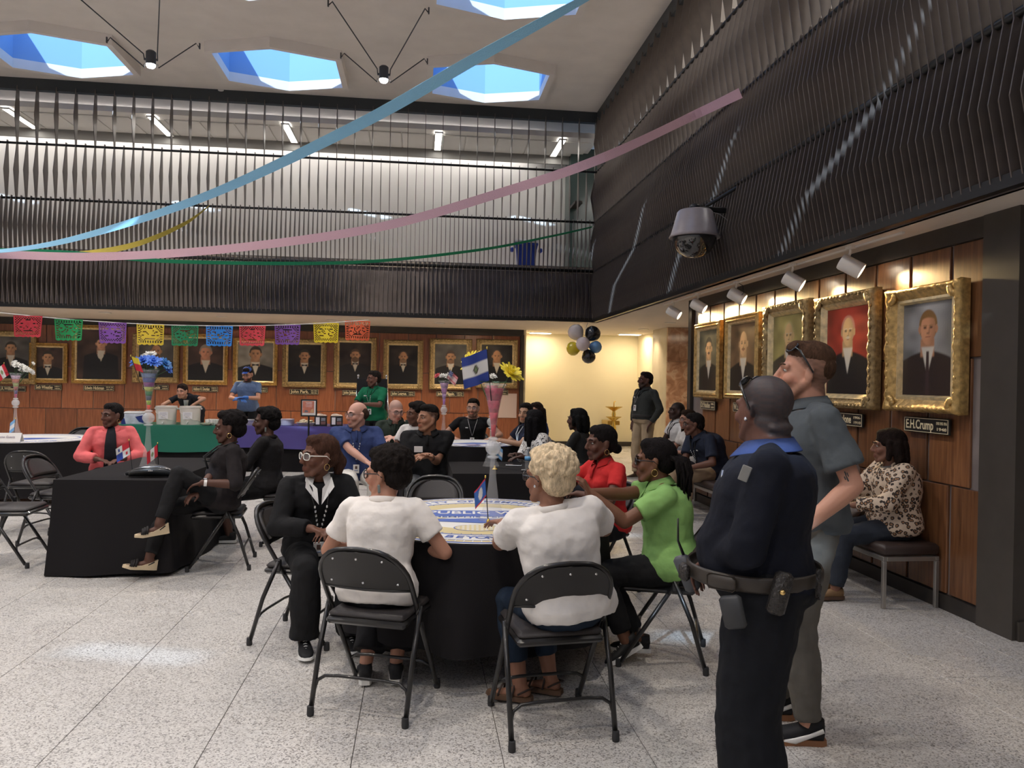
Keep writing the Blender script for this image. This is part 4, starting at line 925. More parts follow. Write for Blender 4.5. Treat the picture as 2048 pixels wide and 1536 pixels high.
# --- things on the tables
bg_ = thing('handbag', 'small black leather belt bag with a zip on the left black table', 'bag', (-2.12, 6.50, .745), R(6))
bm_ = MB(); N_ = 20; vs = []; fs = []
for i in range(N_+1):
    u = i/N_; x = (u-.5)*.34; hh = .085*math.sin(PI*min(max(u*.9+.05, 0), 1))**.6+.012; dd = .060*math.sin(PI*(u*.9+.05))**.5
    for j in range(14): a = 2*PI*j/14; vs.append((x, dd*math.cos(a), hh*.5+.002+hh*.5*math.sin(a)*(1 if math.sin(a) > 0 else .98)))
for i in range(N_):
    for j in range(14): fs.append((i*14+j, i*14+(j+1) % 14, (i+1)*14+(j+1) % 14, (i+1)*14+j))
fs += [tuple(range(13, -1, -1)), tuple(range(N_*14, N_*14+14))]
bm_.add(vs, fs).obj('pouch', mat('black leather', (.012, .012, .012), .35, coat=.3, bump=.15, bscale=80), bg_, smooth=True)
MB().tube([(-.14, -.03, .060), (-.06, -.045, .082), (.05, -.045, .083), (.14, -.03, .058)], .003, 6).obj('zip', M_rivet, bg_, smooth=True)
MB().tube([(-.165, 0, .04), (-.20, .02, .02), (-.17, .07, .012), (-.05, .09, .012), (.10, .085, .012), (.19, .05, .012), (.165, 0, .04)], [(.012, .003)]*7, 6).obj('strap', mat('black webbing', (.015, .015, .015), .6), bg_, smooth=True)
for s in (-1, 0, 1): MB().prism([(s*.012-.005, 0), (s*.012+.005, 0), (s*.012, .014-abs(s)*.004)], 0, .001, frame_M((0, -.0615, .052), (1, 0, 0), (0, 0, 1))).obj('emblem', M_rivet, bg_)
def phone(label, p, rz, c=(.015, .015, .017), sc_=(.001, .001, .001)):
    t = thing('phone', label, 'phone', p, rz); MB().rbox((0, 0, .0045), (.075, .155, .009), .003).obj('case', mat('phone case', c, .3), t, auto=40); MB().rbox((0, 0, .0095), (.068, .146, .001), .0003).obj('screen', mat('phone screen', (.01, .01, .012), .08, coat=1.), t)
phone('black phone on the far edge of the left black table', (-1.96, 7.70, .745), R(70)); phone('white-edged phone on the middle black table', (.93, 7.42, .745), R(80), (.6, .62, .66)); phone('black phone under the water bottle', (1.02, 6.98, .745), R(78)); phone('black phone with keys on the near round table', (.52, 4.26, .749), R(75))
ky = thing('keys', 'bunch of silver keys lying on the phone beside the near vase', 'keys', (.50, 4.26, .762), 0)
for i in range(4):
    a = i*.9; q = Matrix.Rotation(a, 3, 'Z'); MB().rbox(q @ Vector((.024, 0, .001*i)), (.034, .007, .002), .0006, q).lathe([(.001, 0), (.009, 0), (.009, .002), (.001, .002)], q @ Vector((.0, 0, .001*i)), 10).obj('key', M_rivet, ky)
bt = thing('water_bottle', 'small clear water bottle with a blue label on the middle black table', 'bottle', (1.01, 7.0, .755), 0)
MB().lathe([(.001, 0), (.028, 0), (.032, .006), (.031, .05), (.029, .06), (.032, .07), (.032, .13), (.026, .155), (.013, .175), (.013, .19)], n=20).obj('bottle', M_vase, bt, smooth=True)
MB().lathe([(.0335, .085), (.0335, .120)], n=20).obj('label', mat('blue bottle label', (.12, .35, .62), .4), bt, smooth=True); MB().lathe([(.001, .205), (.015, .205), (.015, .19), (.001, .19)], n=16).obj('cap', mat('white cap', (.8, .8, .8), .4), bt)
pm = thing('name_tent', 'white folded card with handwriting on the left round table', 'card', (-4.78, 9.62, .749), R(6))
for s in (-1, 1): MB().rbox((0, s*.035, .055), (.36, .003, .12), .001, Matrix.Rotation(R(s*30), 3, 'X')).obj('panel', mat('white card stock', (.72, .70, .67), .7), pm)
text_mb('Welcome Guests', .04, frame_M((0, -.037, .062), (1, 0, 0), (0, .5, .866)), .24, .0005).obj('lettering', mat('grey ink', (.35, .3, .35), .6), pm)
pp_ = thing('booklet', 'purple and white booklet on the far round table', 'booklet', (.62, 9.62, .7485), R(20)); MB().rbox((0, 0, .004), (.28, .20, .008), .002).obj('cover', mat('white booklet', (.62, .60, .66), .5), pp_); MB().rbox((.05, -.06, .010), (.16, .07, .003), .001).obj('print', mat('purple print', (.20, .12, .26), .5), pp_)

# --- buffet
M_tub = mat('translucent plastic tub', (.90, .85, .78), .4, alpha=.8); M_drink = mat('pink horchata drink', (.62, .42, .34), .5)
def bucket(label, x, rz=0):
    t = thing('drink_bucket', label, 'bucket', (x, 13.28, .752), rz, 'drink buckets')
    MB().lathe([(.148, .0), (.150, .02), (.160, .27), (.168, .275), (.17, .30), (.160, .302), (.155, .28), (.143, .012), (.001, .010)], n=28).obj('tub', M_tub, t, auto=50)
    MB().lathe([(.001, .012), (.141, .014), (.149, .19), (.001, .19)], n=28).obj('drink', M_drink, t, auto=50)
    MB().tube([(-.17, 0, .25), (-.12, -.145, .20), (0, -.17, .13), (.08, -.165, .09), (.17, 0, .05)], .004, 6).obj('handle', M_tub, t, smooth=True)
    for s in (-1, 1): MB().rbox((s*.172, 0, .26), (.03, .03, .03), .006).obj('lug', M_white, t)
    l_ = MB().rbox((0, -.160, .15), (.15, .003, .12), .001).obj('label', M_card0, t)
    for q in range(4): MB().rbox((0, -.1625, .188-q*.022), ((.10, .11, .06, .07)[q], .001, .006), .0003).obj('print', mat('grey print', (.4, .38, .45), .6), l_)
    MB().tube([(0, -.15, .035), (0, -.185, .035), (0, -.19, .015)], .009, 8).tube([(0, -.185, .035), (.02, -.19, .055)], .006, 6).obj('tap', M_white, t, smooth=True)
M_card0 = mat('white paper label', (.78, .76, .78), .6)
bucket('left white drink bucket with a tap on the green table', -4.12); bucket('right white drink bucket with a tap on the green table', -3.74)
cb = thing('paper_carton', 'blue and white carton holding paper goods at the left end of the green table', 'box', (-4.62, 13.3, .752), R(4))
MB().rbox((0, 0, .08), (.34, .26, .16), .006).obj('box', mat('white blue carton', (.62, .66, .76), .5, var=.2, scale=12), cb); MB().prism([(-.17, 0), (-.10, 0), (-.12, .09), (-.17, .13)], .0, .002, frame_M((0, -.1325, 0), (1, 0, 0), (0, 0, 1))).obj('blue_print', mat('navy print', (.02, .04, .22), .5), cb); MB().prism([(.04, .12), (.10, .04), (.17, .02), (.17, .15)], .0, .002, frame_M((0, -.1325, 0), (1, 0, 0), (0, 0, 1))).obj('blue_print', mat('navy print', (.02, .04, .22), .5), cb)
MB().rbox((0, 0, .18), (.30, .22, .05), .02).obj('paper_stack', mat('crumpled paper', (.75, .74, .72), .8, bump=.6, bscale=40), cb)
cup = MB().lathe([(.024, 0), (.026, .002), (.034, .085), (.036, .088), (.033, .086), (.023, .006), (.001, .005)], n=14).mesh('cup', mat('clear plastic cup', (.88, .87, .84), .12, alpha=.5, spec=1.)); cup.polygons.foreach_set('use_smooth', [True]*len(cup.polygons))
for r_ in range(4):
    for c_ in range(9):
        link('cup', cup, None, (-3.44+.062*c_-.02*(r_ % 2), 13.16+.075*r_, .752), label='clear plastic cup in the '+('front', 'second', 'third', 'rear')[r_]+' row of cups on the green table', category='cup', group='clear cups, '+('front', 'second', 'third', 'rear')[r_]+' row')
def pan(label, x, y, w, d, h_, c, food=None):
    t = thing('foil_pan', label, 'pan', (x, y, .752)); b = ring_mb([(-w/2, -d/2), (w/2, -d/2), (w/2, d/2), (-w/2, d/2)], [(-w/2+.02, -d/2+.02), (w/2-.02, -d/2+.02), (w/2-.02, d/2-.02), (-w/2+.02, d/2-.02)], h_-.006, h_)
    b.add([(sx*(w/2-(.05 if z == 0 else .015)), sy*(d/2-(.05 if z == 0 else .015)), z) for z in (0, h_-.003) for sx, sy in ((-1, -1), (1, -1), (1, 1), (-1, 1))], [(0, 3, 2, 1), (0, 1, 5, 4), (1, 2, 6, 5), (2, 3, 7, 6), (3, 0, 4, 7)]); b.obj('pan', mat('foil', c, .35, metal=.3), t)
    if food:
        rs = random.Random(4); mb = MB()
        for i in range(26): mb.ell((rs.uniform(-.8, .8)*(w/2-.05), rs.uniform(-.7, .7)*(d/2-.05), h_+rs.uniform(-.01, .05)*(1-abs(rs.uniform(-1, 1)))), (.035, .022, .014), Matrix.Rotation(rs.uniform(0, 3), 3, 'Z'), 8, 6)
        mb.obj('fried_food', mat('fried food', food, .6, var=.25, scale=30), t, smooth=True, kind='stuff')
pan('white-lidded foil pan at the right end of the green table', -3.12+.0, 13.3, .34, .26, .075, (.72, .72, .70)); pan('foil pan of salad beside the cups', -3.42, 13.06, .18, .05+.1, .04, (.55, .58, .45))
pan('foil tray of fried snacks on the purple table', -2.52, 13.25, .36, .26, .05, (.62, .60, .60), (.55, .26, .06)); pan('foil container with a raised white lid at the left end of the purple table', -2.78, 13.3, .24, .2, .09, (.75, .75, .75))
pan('foil pan of rolls behind the menu stand', -1.86, 13.22, .32, .24, .06, (.7, .62, .5), (.78, .68, .5))
tp = thing('plate_stack', 'stack of white foam plates on the purple table', 'plates', (-2.17, 13.22, .752))
pl1 = MB().lathe([(.001, 0), (.07, 0), (.115, .012), (.116, .015), (.07, .004), (.001, .004)], n=24).mesh('plate', mat('foam plate', (.72, .68, .76), .6))
for i in range(11): link('plate', pl1, tp, (0, 0, i*.0095))
for i, x in enumerate((-1.62, -1.36)):
    t = thing('snack_box', ['black printed carton with paper bags, left of the pair on the purple table', 'black printed carton with paper bags at the right end of the purple table'][i], 'box', (x, 13.2, .752), R(3), 'black printed cartons')
    MB().rbox((0, 0, .085), (.20, .16, .17), .004).obj('box', mat('black carton', (.02, .018, .02), .4), t); MB().rbox((-.045, -.0815, .09), (.06, .002, .12), .0005).obj('white_panel', M_card0, t)
    for q, (a, b_, c_) in enumerate((((.045, 0, .115), (.07, .002, .05), (.22, .23, .27)), ((.045, 0, .055), (.075, .002, .05), (.20, .10, .09)))): MB().rbox((a[0], -.0815, a[2]), b_, .0005).obj('picture', mat('carton picture', c_, .5, var=.4, scale=60), t)
    MB().ell((-.02, 0, .175), (.075, .06, .035), nu=12, nv=8).ell((.05, .02, .172), (.045, .05, .022), nu=12, nv=8).obj('paper_bag', mat('pale paper', (.66, .52, .42), .8, bump=.4, bscale=30), t, smooth=True)
ms = thing('menu_stand', 'black pole stand with a framed orange menu in front of the purple table', 'sign', (-1.70, 12.35, 0), R(2))
MB().lathe([(.001, 0), (.15, 0), (.15, .012), (.03, .02), (.014, .03), (.014, .96), (.001, .96)], n=20).obj('pole', M_black, ms, auto=50)
MB().rbox((0, 0, 1.085), (.25, .022, .27), .004).obj('frame', M_black, ms)
MB().rbox((0, -.0125, 1.085), (.205, .002, .225), .0005).obj('sheet', mat('white sheet', (.75, .73, .71), .4), ms)
mn = MB().rbox((-.008, -.0145, 1.10), (.175, .002, .185), .0005).obj('menu', mat('orange menu print', (.52, .18, .12), .5, var=.25, scale=18), ms)
text_mb('TAQUERIA', .028, frame_M((0, -.0157, 1.165), (1, 0, 0), (0, 0, 1)), .10, .0004).obj('lettering', M_card0, mn)
for q in range(4): MB().rbox((0, -.0157, 1.145-q*.014), ((.09, .11, .08, .1)[q], .0006, .003), .0002).obj('print', M_card0, mn)
MB().prism([(-.07, -.03), (-.005, -.025), (-.02, .0), (-.055, .01)], 0, .0006, frame_M((0, -.0157, 1.045), (1, 0, 0), (0, 0, 1))).obj('picture', mat('dish picture', (.16, .17, .2), .5), mn); MB().prism([(.02, -.03), (.075, -.03), (.06, .03), (.035, .015)], 0, .0006, frame_M((0, -.0157, 1.045), (1, 0, 0), (0, 0, 1))).obj('picture', mat('taco picture', (.6, .38, .2), .5), mn)
ez = thing('easel', 'easel holding a black board behind the woman in the green polo', 'easel', (-.80, 13.55, 0))
for s in (-1, 1): MB().tube([(s*.35, -.1, 0), (s*.24, .0, 1.60)], .014, 8).ell((s*.24, .0, 1.61), (.022, .022, .022), nu=10, nv=8).obj('leg', M_rivet, ez, smooth=True)
MB().tube([(0, .45, 0), (0, .03, 1.5)], .014, 8).obj('leg', M_rivet, ez, smooth=True); MB().rbox((0, -.06, .72), (.6, .04, .02), .004).obj('ledge', M_rivet, ez)
bd_ = thing('presentation_board', 'tall black board with white letters behind the woman in green', 'board', (-.80, 13.50, 1.15)); MB().rbox((0, -.02, 0), (.52, .012, .82), .003, Matrix.Rotation(R(-3), 3, 'X')).obj('panel', mat('black board', (.008, .008, .009), .4), bd_)
text_mb('S', .20, frame_M((-.20, -.03, .10), (1, 0, 0), (0, 0, 1)), None, .001).obj('lettering', M_card0, bd_); MB().rbox((.20, -.03, -.30), (.10, .004, .10), .001).obj('green_print', mat('lime print', (.35, .75, .08), .5), bd_)

# --- paper cutout banner
bn = thing('banner_string', 'white string of paper cutouts hanging under the soffit along the back wall', 'banner')
A0, A1 = atY(-60, 618, 12.0), atY(737, 640, 12.6)
def sag(u): p = A0.lerp(A1, u); p.z -= .16*4*u*(1-u); return p
MB().tube([sag(i/30) for i in range(31)], .006, 6).obj('string', mat('white string', (.75, .74, .72), .7), bn, smooth=True)
CUT = [(46, 'red', (.62, .05, .07)), (122, 'green', (.02, .33, .10)), (206, 'purple', (.24, .09, .42)), (280, 'yellow', (.78, .58, .05)), (349, 'dark green', (.015, .22, .09)), (419, 'blue', (.03, .23, .70)), (487, 'red', (.66, .06, .08)), (561, 'violet', (.20, .08, .36)), (644, 'bright yellow', (.80, .62, .03)), (713, 'orange', (.72, .13, .05))]
for i, (px, cn, c) in enumerate(CUT):
    u = (px+60)/797; p = sag(u); nx_, ny_ = 22, 17; w, h_ = .40, .30; rs = random.Random(i); vs, fs = [], []
    for j in range(ny_+1):
        for q in range(nx_+1):
            a, b_ = q/nx_, j/ny_; ed = .018*abs(math.sin(a*PI*5)) if j == ny_ else 0
            vs.append(((a-.5)*w*(1-.07*b_), .025*math.sin(a*5+i)*b_, -b_*h_-ed))
    M_ = mat('tissue paper', c, .7)
    for j in range(ny_):
        for q in range(nx_):
            dx, dy = (q-nx_/2+.5)/(nx_/2), (j-ny_/2+.5)/(ny_/2); r2 = math.hypot(dx, dy); hole = False
            bd0 = 1 <= j <= ny_-2 and 1 <= q <= nx_-2
            if bd0:
                if j in (1, ny_-2) or q in (1, nx_-2): hole = (q+j) % 2 == 0
                elif .45 < r2 < .62: hole = (q*3+j*5+i) % 3 == 0
                elif r2 >= .7: hole = (q+j+i) % 2 == 0
                elif r2 < .42: hole = rs.random() < .22
            if not hole: a = j*(nx_+1)+q; fs.append((a, a+1, a+nx_+2, a+nx_+1))
    o = MB().add(vs, fs).obj('paper_cutout', M_, None, label=['leftmost red', 'light green', 'pale purple', 'golden yellow', 'dark green', 'bright blue', 'red, right of the blue one,', 'violet', 'lemon yellow', 'orange'][i]+' lace-cut paper flag hanging on the white string', category='paper cutout', group='lace-cut paper flags')
    o.location = p; o.rotation_euler = (0, 0, 0); sd_ = o.modifiers.new('s', 'SOLIDIFY'); sd_.thickness = .003

# --- crepe streamers
def streamer(label, pts, w, c, twist=0., tw0=0., n=60):
    P_ = [Vector(p) for p in pts]; out = []
    def cr(t):
        k = t*(len(P_)-1); i = min(int(k), len(P_)-2); f_ = k-i; a = P_[max(i-1, 0)]; b_ = P_[i]; c_ = P_[i+1]; d = P_[min(i+2, len(P_)-1)]
        return .5*((2*b_)+(c_-a)*f_+(2*a-5*b_+4*c_-d)*f_*f_+(3*b_-a-3*c_+d)*f_**3)
    vs = []
    for i in range(n+1):
        t = i/n; p = cr(t); q = cr(min(t+.01, 1))-cr(max(t-.01, 0)); q.normalize(); s_ = Vector((0, 0, 1))-q*q.z; s_.normalize(); o_ = q.cross(s_)
        an = tw0+twist*t; d = s_*math.cos(an)+o_*math.sin(an); e = q.cross(d)*.001
        vs += [p+d*w/2+e, p-d*w/2+e, p-d*w/2-e, p+d*w/2-e]
    fs = [(4*i+j, 4*i+(j+1) % 4, 4*i+4+(j+1) % 4, 4*i+4+j) for i in range(n) for j in range(4)]+[(3, 2, 1, 0), (4*n, 4*n+1, 4*n+2, 4*n+3)]
    MB().add(vs, fs).obj('streamer', mat('crepe paper', c, .75, bump=.5, bscale=90), None, label=label, category='streamer', group='crepe paper streamers')
streamer('wide light blue crepe streamer crossing the hall from lower left to the top', [atY(-120, 502, 11.2), atY(0, 502, 10.8), atY(150, 477, 9.9), atY(400, 397, 8.2), atY(700, 258, 6.2), atY(950, 118, 4.9), atY(1175, -6, 4.0), atY(1300, -80, 3.6)], .085, (.26, .55, .78), 3.6, -1.3, 90)
streamer('pink crepe streamer sagging across to the right fin screen', [atY(-120, 505, 11.2), atY(0, 509, 10.9), atY(200, 513, 10.6), atY(450, 498, 10.2), atY(750, 456, 9.6), atY(1000, 386, 9.), atY(1200, 318, 8.4), atX(1400, 225, 3.18), atX(1481, 186, 3.19)], .105, (.80, .52, .60), .5, .0, 90)
streamer('green crepe streamer ending at the corner of the fin screens', [atY(-120, 498, 11.2), atY(0, 500, 11.3), atY(150, 506, 11.6), atY(350, 523, 12.0), atY(700, 525, 12.8), atY(950, 501, 13.5), atY(1100, 473, 14.0), atY(1184, 454, 14.35)], .055, (.012, .26, .12), 1.5, -.4, 90)
streamer('short yellow crepe streamer ending at the back railing', [atY(-120, 488, 11.2), atY(0, 500, 11.4), atY(80, 508, 11.8), atY(180, 506, 12.3), atY(280, 486, 13.), atY(370, 447, 13.8), atY(418, 412, 14.4)], .085, (.62, .50, .09), 2.2, -1.3, 60)

# --- balloons
BAL = [(1152, 665, .155, 'white', (.66, .60, .58)), (1185, 668, .155, 'black', (.008, .008, .009)), (1147, 697, .135, 'yellow', (.72, .56, .02)), (1166, 688, .135, 'pale pink white', (.70, .60, .60)), (1191, 694, .12, 'light blue', (.12, .28, .52)), (1177, 713, .135, 'black', (.008, .008, .009))]
for i, (px, py, r_, cn, c) in enumerate(BAL):
    p = atY(px, py, 13.6+(.12 if i in (0, 1) else 0)-(.12 if i == 3 else 0)); t = thing('balloon', ['white balloon at the top left of the hanging bunch', 'black balloon at the top right of the hanging bunch', 'yellow balloon in the hanging bunch', 'pinkish white balloon in the middle of the bunch', 'light blue balloon in the hanging bunch', 'black balloon at the bottom of the hanging bunch'][i], 'balloon', p, 0, 'hanging bunch of balloons')
    ce = atY(1168, 690, 13.6); d = (p-ce).normalized() if (p-ce).length > .05 else Vector((0, -1, 0)); q = d.to_track_quat('Z', 'Y').to_matrix(); rr = r_
    MB().lathe([(.006, -1.22*rr), (.25*rr, -1.0*rr), (.62*rr, -.66*rr), (.90*rr, -.2*rr), (.95*rr, .15*rr), (.80*rr, .56*rr), (.45*rr, .85*rr), (.001, .95*rr)], (0, 0, 0), 24, q).obj('skin', mat('latex', c, .18, coat=.6, spec=.6), t, smooth=True)
    MB().lathe([(.014, -1.28*rr), (.006, -1.22*rr)], (0, 0, 0), 10, q).obj('knot', mat('latex', c, .3), t)
MB().tube([atY(1168, 690, 13.6), atY(1172, 655, 13.7), atY(1176, 646, 14.5)], .004, 6).obj('balloon_string', mat('white string', (.7, .7, .7), .7), label='thin string holding the balloon bunch under the fin screen corner', category='string')

# --- blue bin in the gallery, fountain
tb = thing('waste_bin', 'blue plastic bin with a white liner behind the gallery railing', 'bin', (2.12, 15.5, 3.78))
MB().lathe([(.19, 0), (.20, .02), (.235, .50), (.27, .51), (.275, .55), (.255, .56), (.25, .53), (.20, .05)], n=4, rot=Matrix.Rotation(R(45), 3, 'Z') @ Matrix.Diagonal((1.35, 1.1, 1))).obj('bin', mat('blue plastic', (.03, .07, .42), .4), tb)
MB().lathe([(.250, .53), (.275, .57), (.265, .61), (.19, .63), (.001, .61)], n=4, rot=Matrix.Rotation(R(45), 3, 'Z') @ Matrix.Diagonal((1.35, 1.1, 1))).obj('liner', mat('white liner', (.7, .7, .7), .5, bump=.6, bscale=20), tb, smooth=True)
for s in (-1, 1): MB().rbox((s*.29, 0, .44), (.07, .12, .09), .02).obj('handle', mat('blue plastic', (.03, .07, .42), .4), tb)
dm = thing('floor_sign', 'small blue and white item lying beside the blue bin', 'sign', (2.75, 15.3, 3.78)); MB().rbox((0, 0, .03), (.3, .12, .05), .01).obj('body', mat('blue white plastic', (.35, .4, .7), .5), dm)
fn = thing('drinking_fountain', 'two-tier brass drinking fountain on the cream wall beside the standing man', 'fountain', (4.62, 17.9, 0))
M_brass = mat('brass', (.70, .50, .14), .22, metal=.9)
for z, w in ((.98, .20), (.74, .18)): MB().lathe([(.03, z-.10), (.05, z-.08), (w*.7, z-.03), (w, z), (w+.01, z+.012), (w-.02, z+.006), (.001, z-.01)], n=28).obj('bowl', M_brass, fn, smooth=True)
MB().lathe([(.07, .30), (.06, .5), (.035, .62), (.035, .72), (.05, .80), (.035, .88), (.035, .98)], n=20).obj('stem', M_brass, fn, smooth=True); MB().tube([(.0, .0, .98), (.0, 0, 1.10), (.04, 0, 1.12)], .012, 8).obj('spout', M_brass, fn, smooth=True)
MB().rbox((0, .3, .6), (.3, .6, .1), .01).obj('bracket', M_brass, fn)
pk = thing('paper_sign', 'pale pink sheet fixed to the wood panels behind the man in navy', 'sign', (2.0, WB-.03, 1.0)); MB().rbox((0, 0, 0), (.42, .008, .55), .002).obj('sheet', mat('pale pink sheet', (.62, .50, .48), .6), pk)

# ================================================================== people
TEXD = {}
def dtex(kind, size):
    k = (kind, size)
    if k not in TEXD:
        t = bpy.data.textures.new('d', kind); t.noise_scale = size
        if kind == 'CLOUDS': t.noise_depth = 2
        TEXD[k] = t
    return TEXD[k]
def blob(mb, voxel, smooth=3, disp=None, fac=.5):
    # union of the overlapping closed pieces as one continuous surface
    me = mb.mesh('tmp', []); o = bpy.data.objects.new('tmp', me); COL.objects.link(o)
    m_ = o.modifiers.new('r', 'REMESH'); m_.mode = 'VOXEL'; m_.voxel_size = voxel; m_.use_smooth_shade = True
    if smooth: s_ = o.modifiers.new('s', 'SMOOTH'); s_.iterations = smooth; s_.factor = fac
    for d in (disp or []):
        e = o.modifiers.new('d', 'DISPLACE'); e.texture = dtex(d[0], d[1]); e.strength = d[2]; e.mid_level = .5
    dg = bpy.context.evaluated_depsgraph_get(); dg.update()
    out = bpy.data.meshes.new_from_object(o.evaluated_get(dg))
    bpy.data.objects.remove(o); bpy.data.meshes.remove(me); return out
def setcol(me, C):
    a = me.color_attributes.new('Col', 'FLOAT_COLOR', 'POINT')
    a.data.foreach_set('color', np.hstack([C, np.ones((len(C), 1))]).astype(np.float32).ravel())
def coords(me):
    v = np.empty(len(me.vertices)*3, np.float32); me.vertices.foreach_get('co', v); return v.reshape(-1, 3)
M_skin = mat('skin', (1, 1, 1), .55, attr='Col', bump=.06, bscale=220, spec=.4)
M_eyew = mat('eye white', (.50, .47, .44), .2, coat=.5); M_iris = mat('dark iris', (.02, .012, .008), .12, coat=1.)
_cl = {}
def cloth(c, rough=.85, bump=.28, bscale=26, name='fabric'):
    bump = max(bump, .45)
    k = (tuple(c), rough, name)
    if k not in _cl: _cl[k] = mat(name, c, rough, var=.07, scale=9, bump=1.0, bscale=10, spec=.25)
    return _cl[k]
def hairmat(c, name='hair'):
    k = (tuple(c), 'h')
    if k not in _cl: _cl[k] = mat(name, c, .8, var=.35, scale=60, bump=.8, bscale=150, spec=.12, stretch=(1, 1, .35))
    return _cl[k]
M_gframe = mat('black glasses frame', (.012, .012, .012), .25, coat=.5)
M_clearf = mat('clear glasses frame', (.75, .72, .66), .2, coat=.5)
M_lens = mat('spectacle lens', (.9, .92, .95), .03, alpha=.12, spec=.8)
M_dlens = mat('dark sunglass lens', (.01, .01, .012), .05, coat=1.)
M_goldj = mat('gold jewellery', (.75, .52, .2), .25, metal=1.)
M_silver = mat('silver metal', (.75, .75, .76), .25, metal=1.)
M_card = mat('white card', (.80, .79, .77), .5); M_photo = mat('badge photo', (.12, .07, .06), .6); M_bprint = mat('badge print', (.25, .3, .45), .5)
M_lany = mat('black lanyard', (.02, .02, .02), .6); M_lanyw = mat('white lanyard mark', (.75, .75, .74), .6)
HEADH = .235
def ik(S, Wt, a, b, hint):
    d = Wt-S; L_ = d.length
    if L_ > (a+b)*.995: Wt = S+d.normalized()*(a+b)*.995; d = Wt-S; L_ = d.length
    n = d.normalized(); x = (a*a-b*b+L_*L_)/(2*L_); h = math.sqrt(max(a*a-x*x, 0)); p = hint-n*hint.dot(n)
    if p.length < 1e-4: p = Vector((0, 0, -1))
    return S+n*x+p.normalized()*h, Wt
def hand(mb, Wt, d, pal, side, sc_, fr, curl):
    # d: direction wrist->fingers, pal: palm normal, side: +1 when thumb lies towards d x pal
    d = d.normalized(); pal = (pal-d*pal.dot(d)).normalized(); t = d.cross(pal)*side
    L_ = .085*sc_
    for i, o_ in enumerate((.030, .010, -.010, -.029)):
        k0 = Wt+t*o_*.6*sc_+d*.01; k1 = Wt+d*L_*(.98, 1., .97, .90)[i]+t*o_*sc_
        mb.cap(k0, .0135*sc_, k1, .0115*sc_, 8)
        ln = (.042, .048, .044, .034)[i]*sc_; p = k1; dd = d.copy(); sp = (.10, .03, -.04, -.12)[i]
        dd = (dd+t*sp).normalized()
        for s_, (f_, c) in enumerate(((1., .45), (.62, .6), (.5, .45))):
            ang = curl*c*(1+.06*i); ax = dd.cross(pal)
            dd = (dd*math.cos(ang)+pal*math.sin(ang)).normalized(); q = p+dd*ln*f_
            mb.cap(p, fr*(1.03, .96, .88)[s_], q, fr*(.97, .9, .78)[s_], 8); p = q
            pal2 = (pal*math.cos(ang)-dd*0); 
    p = Wt+d*.022*sc_+t*.022*sc_; q = p+(d*.55+t*.62+pal*.35).normalized()*.042*sc_; mb.cap(Wt+d*.01, .013*sc_, p, .014*sc_, 8); mb.cap(p, .0135*sc_, q, .0115*sc_, 8)
    q2 = q+(d*.9+t*.12+pal*.35).normalized()*.032*sc_; mb.cap(q, .0115*sc_, q2, .0095*sc_, 8); q3 = q2+(d*.9-t*.1+pal*.5).normalized()*.022*sc_; mb.cap(q2, .0098*sc_, q3, .0078*sc_, 8)
def loft(mb, rings, n=24):
    # rings: (centre, half width vector, half depth vector)
    vs = []; k = len(rings)
    for c, wv, dv in rings:
        for j in range(n):
            a = 2*PI*j/n; ca, sa = math.cos(a), math.sin(a); e = .82
            vs.append(c+wv*math.copysign(abs(ca)**e, ca)+dv*math.copysign(abs(sa)**e, sa))
    fs = [(i*n+j, i*n+(j+1) % n, (i+1)*n+(j+1) % n, (i+1)*n+j) for i in range(k-1) for j in range(n)]
    fs += [tuple(range(n-1, -1, -1)), tuple(range((k-1)*n, k*n))]
    return mb.add(vs, fs)
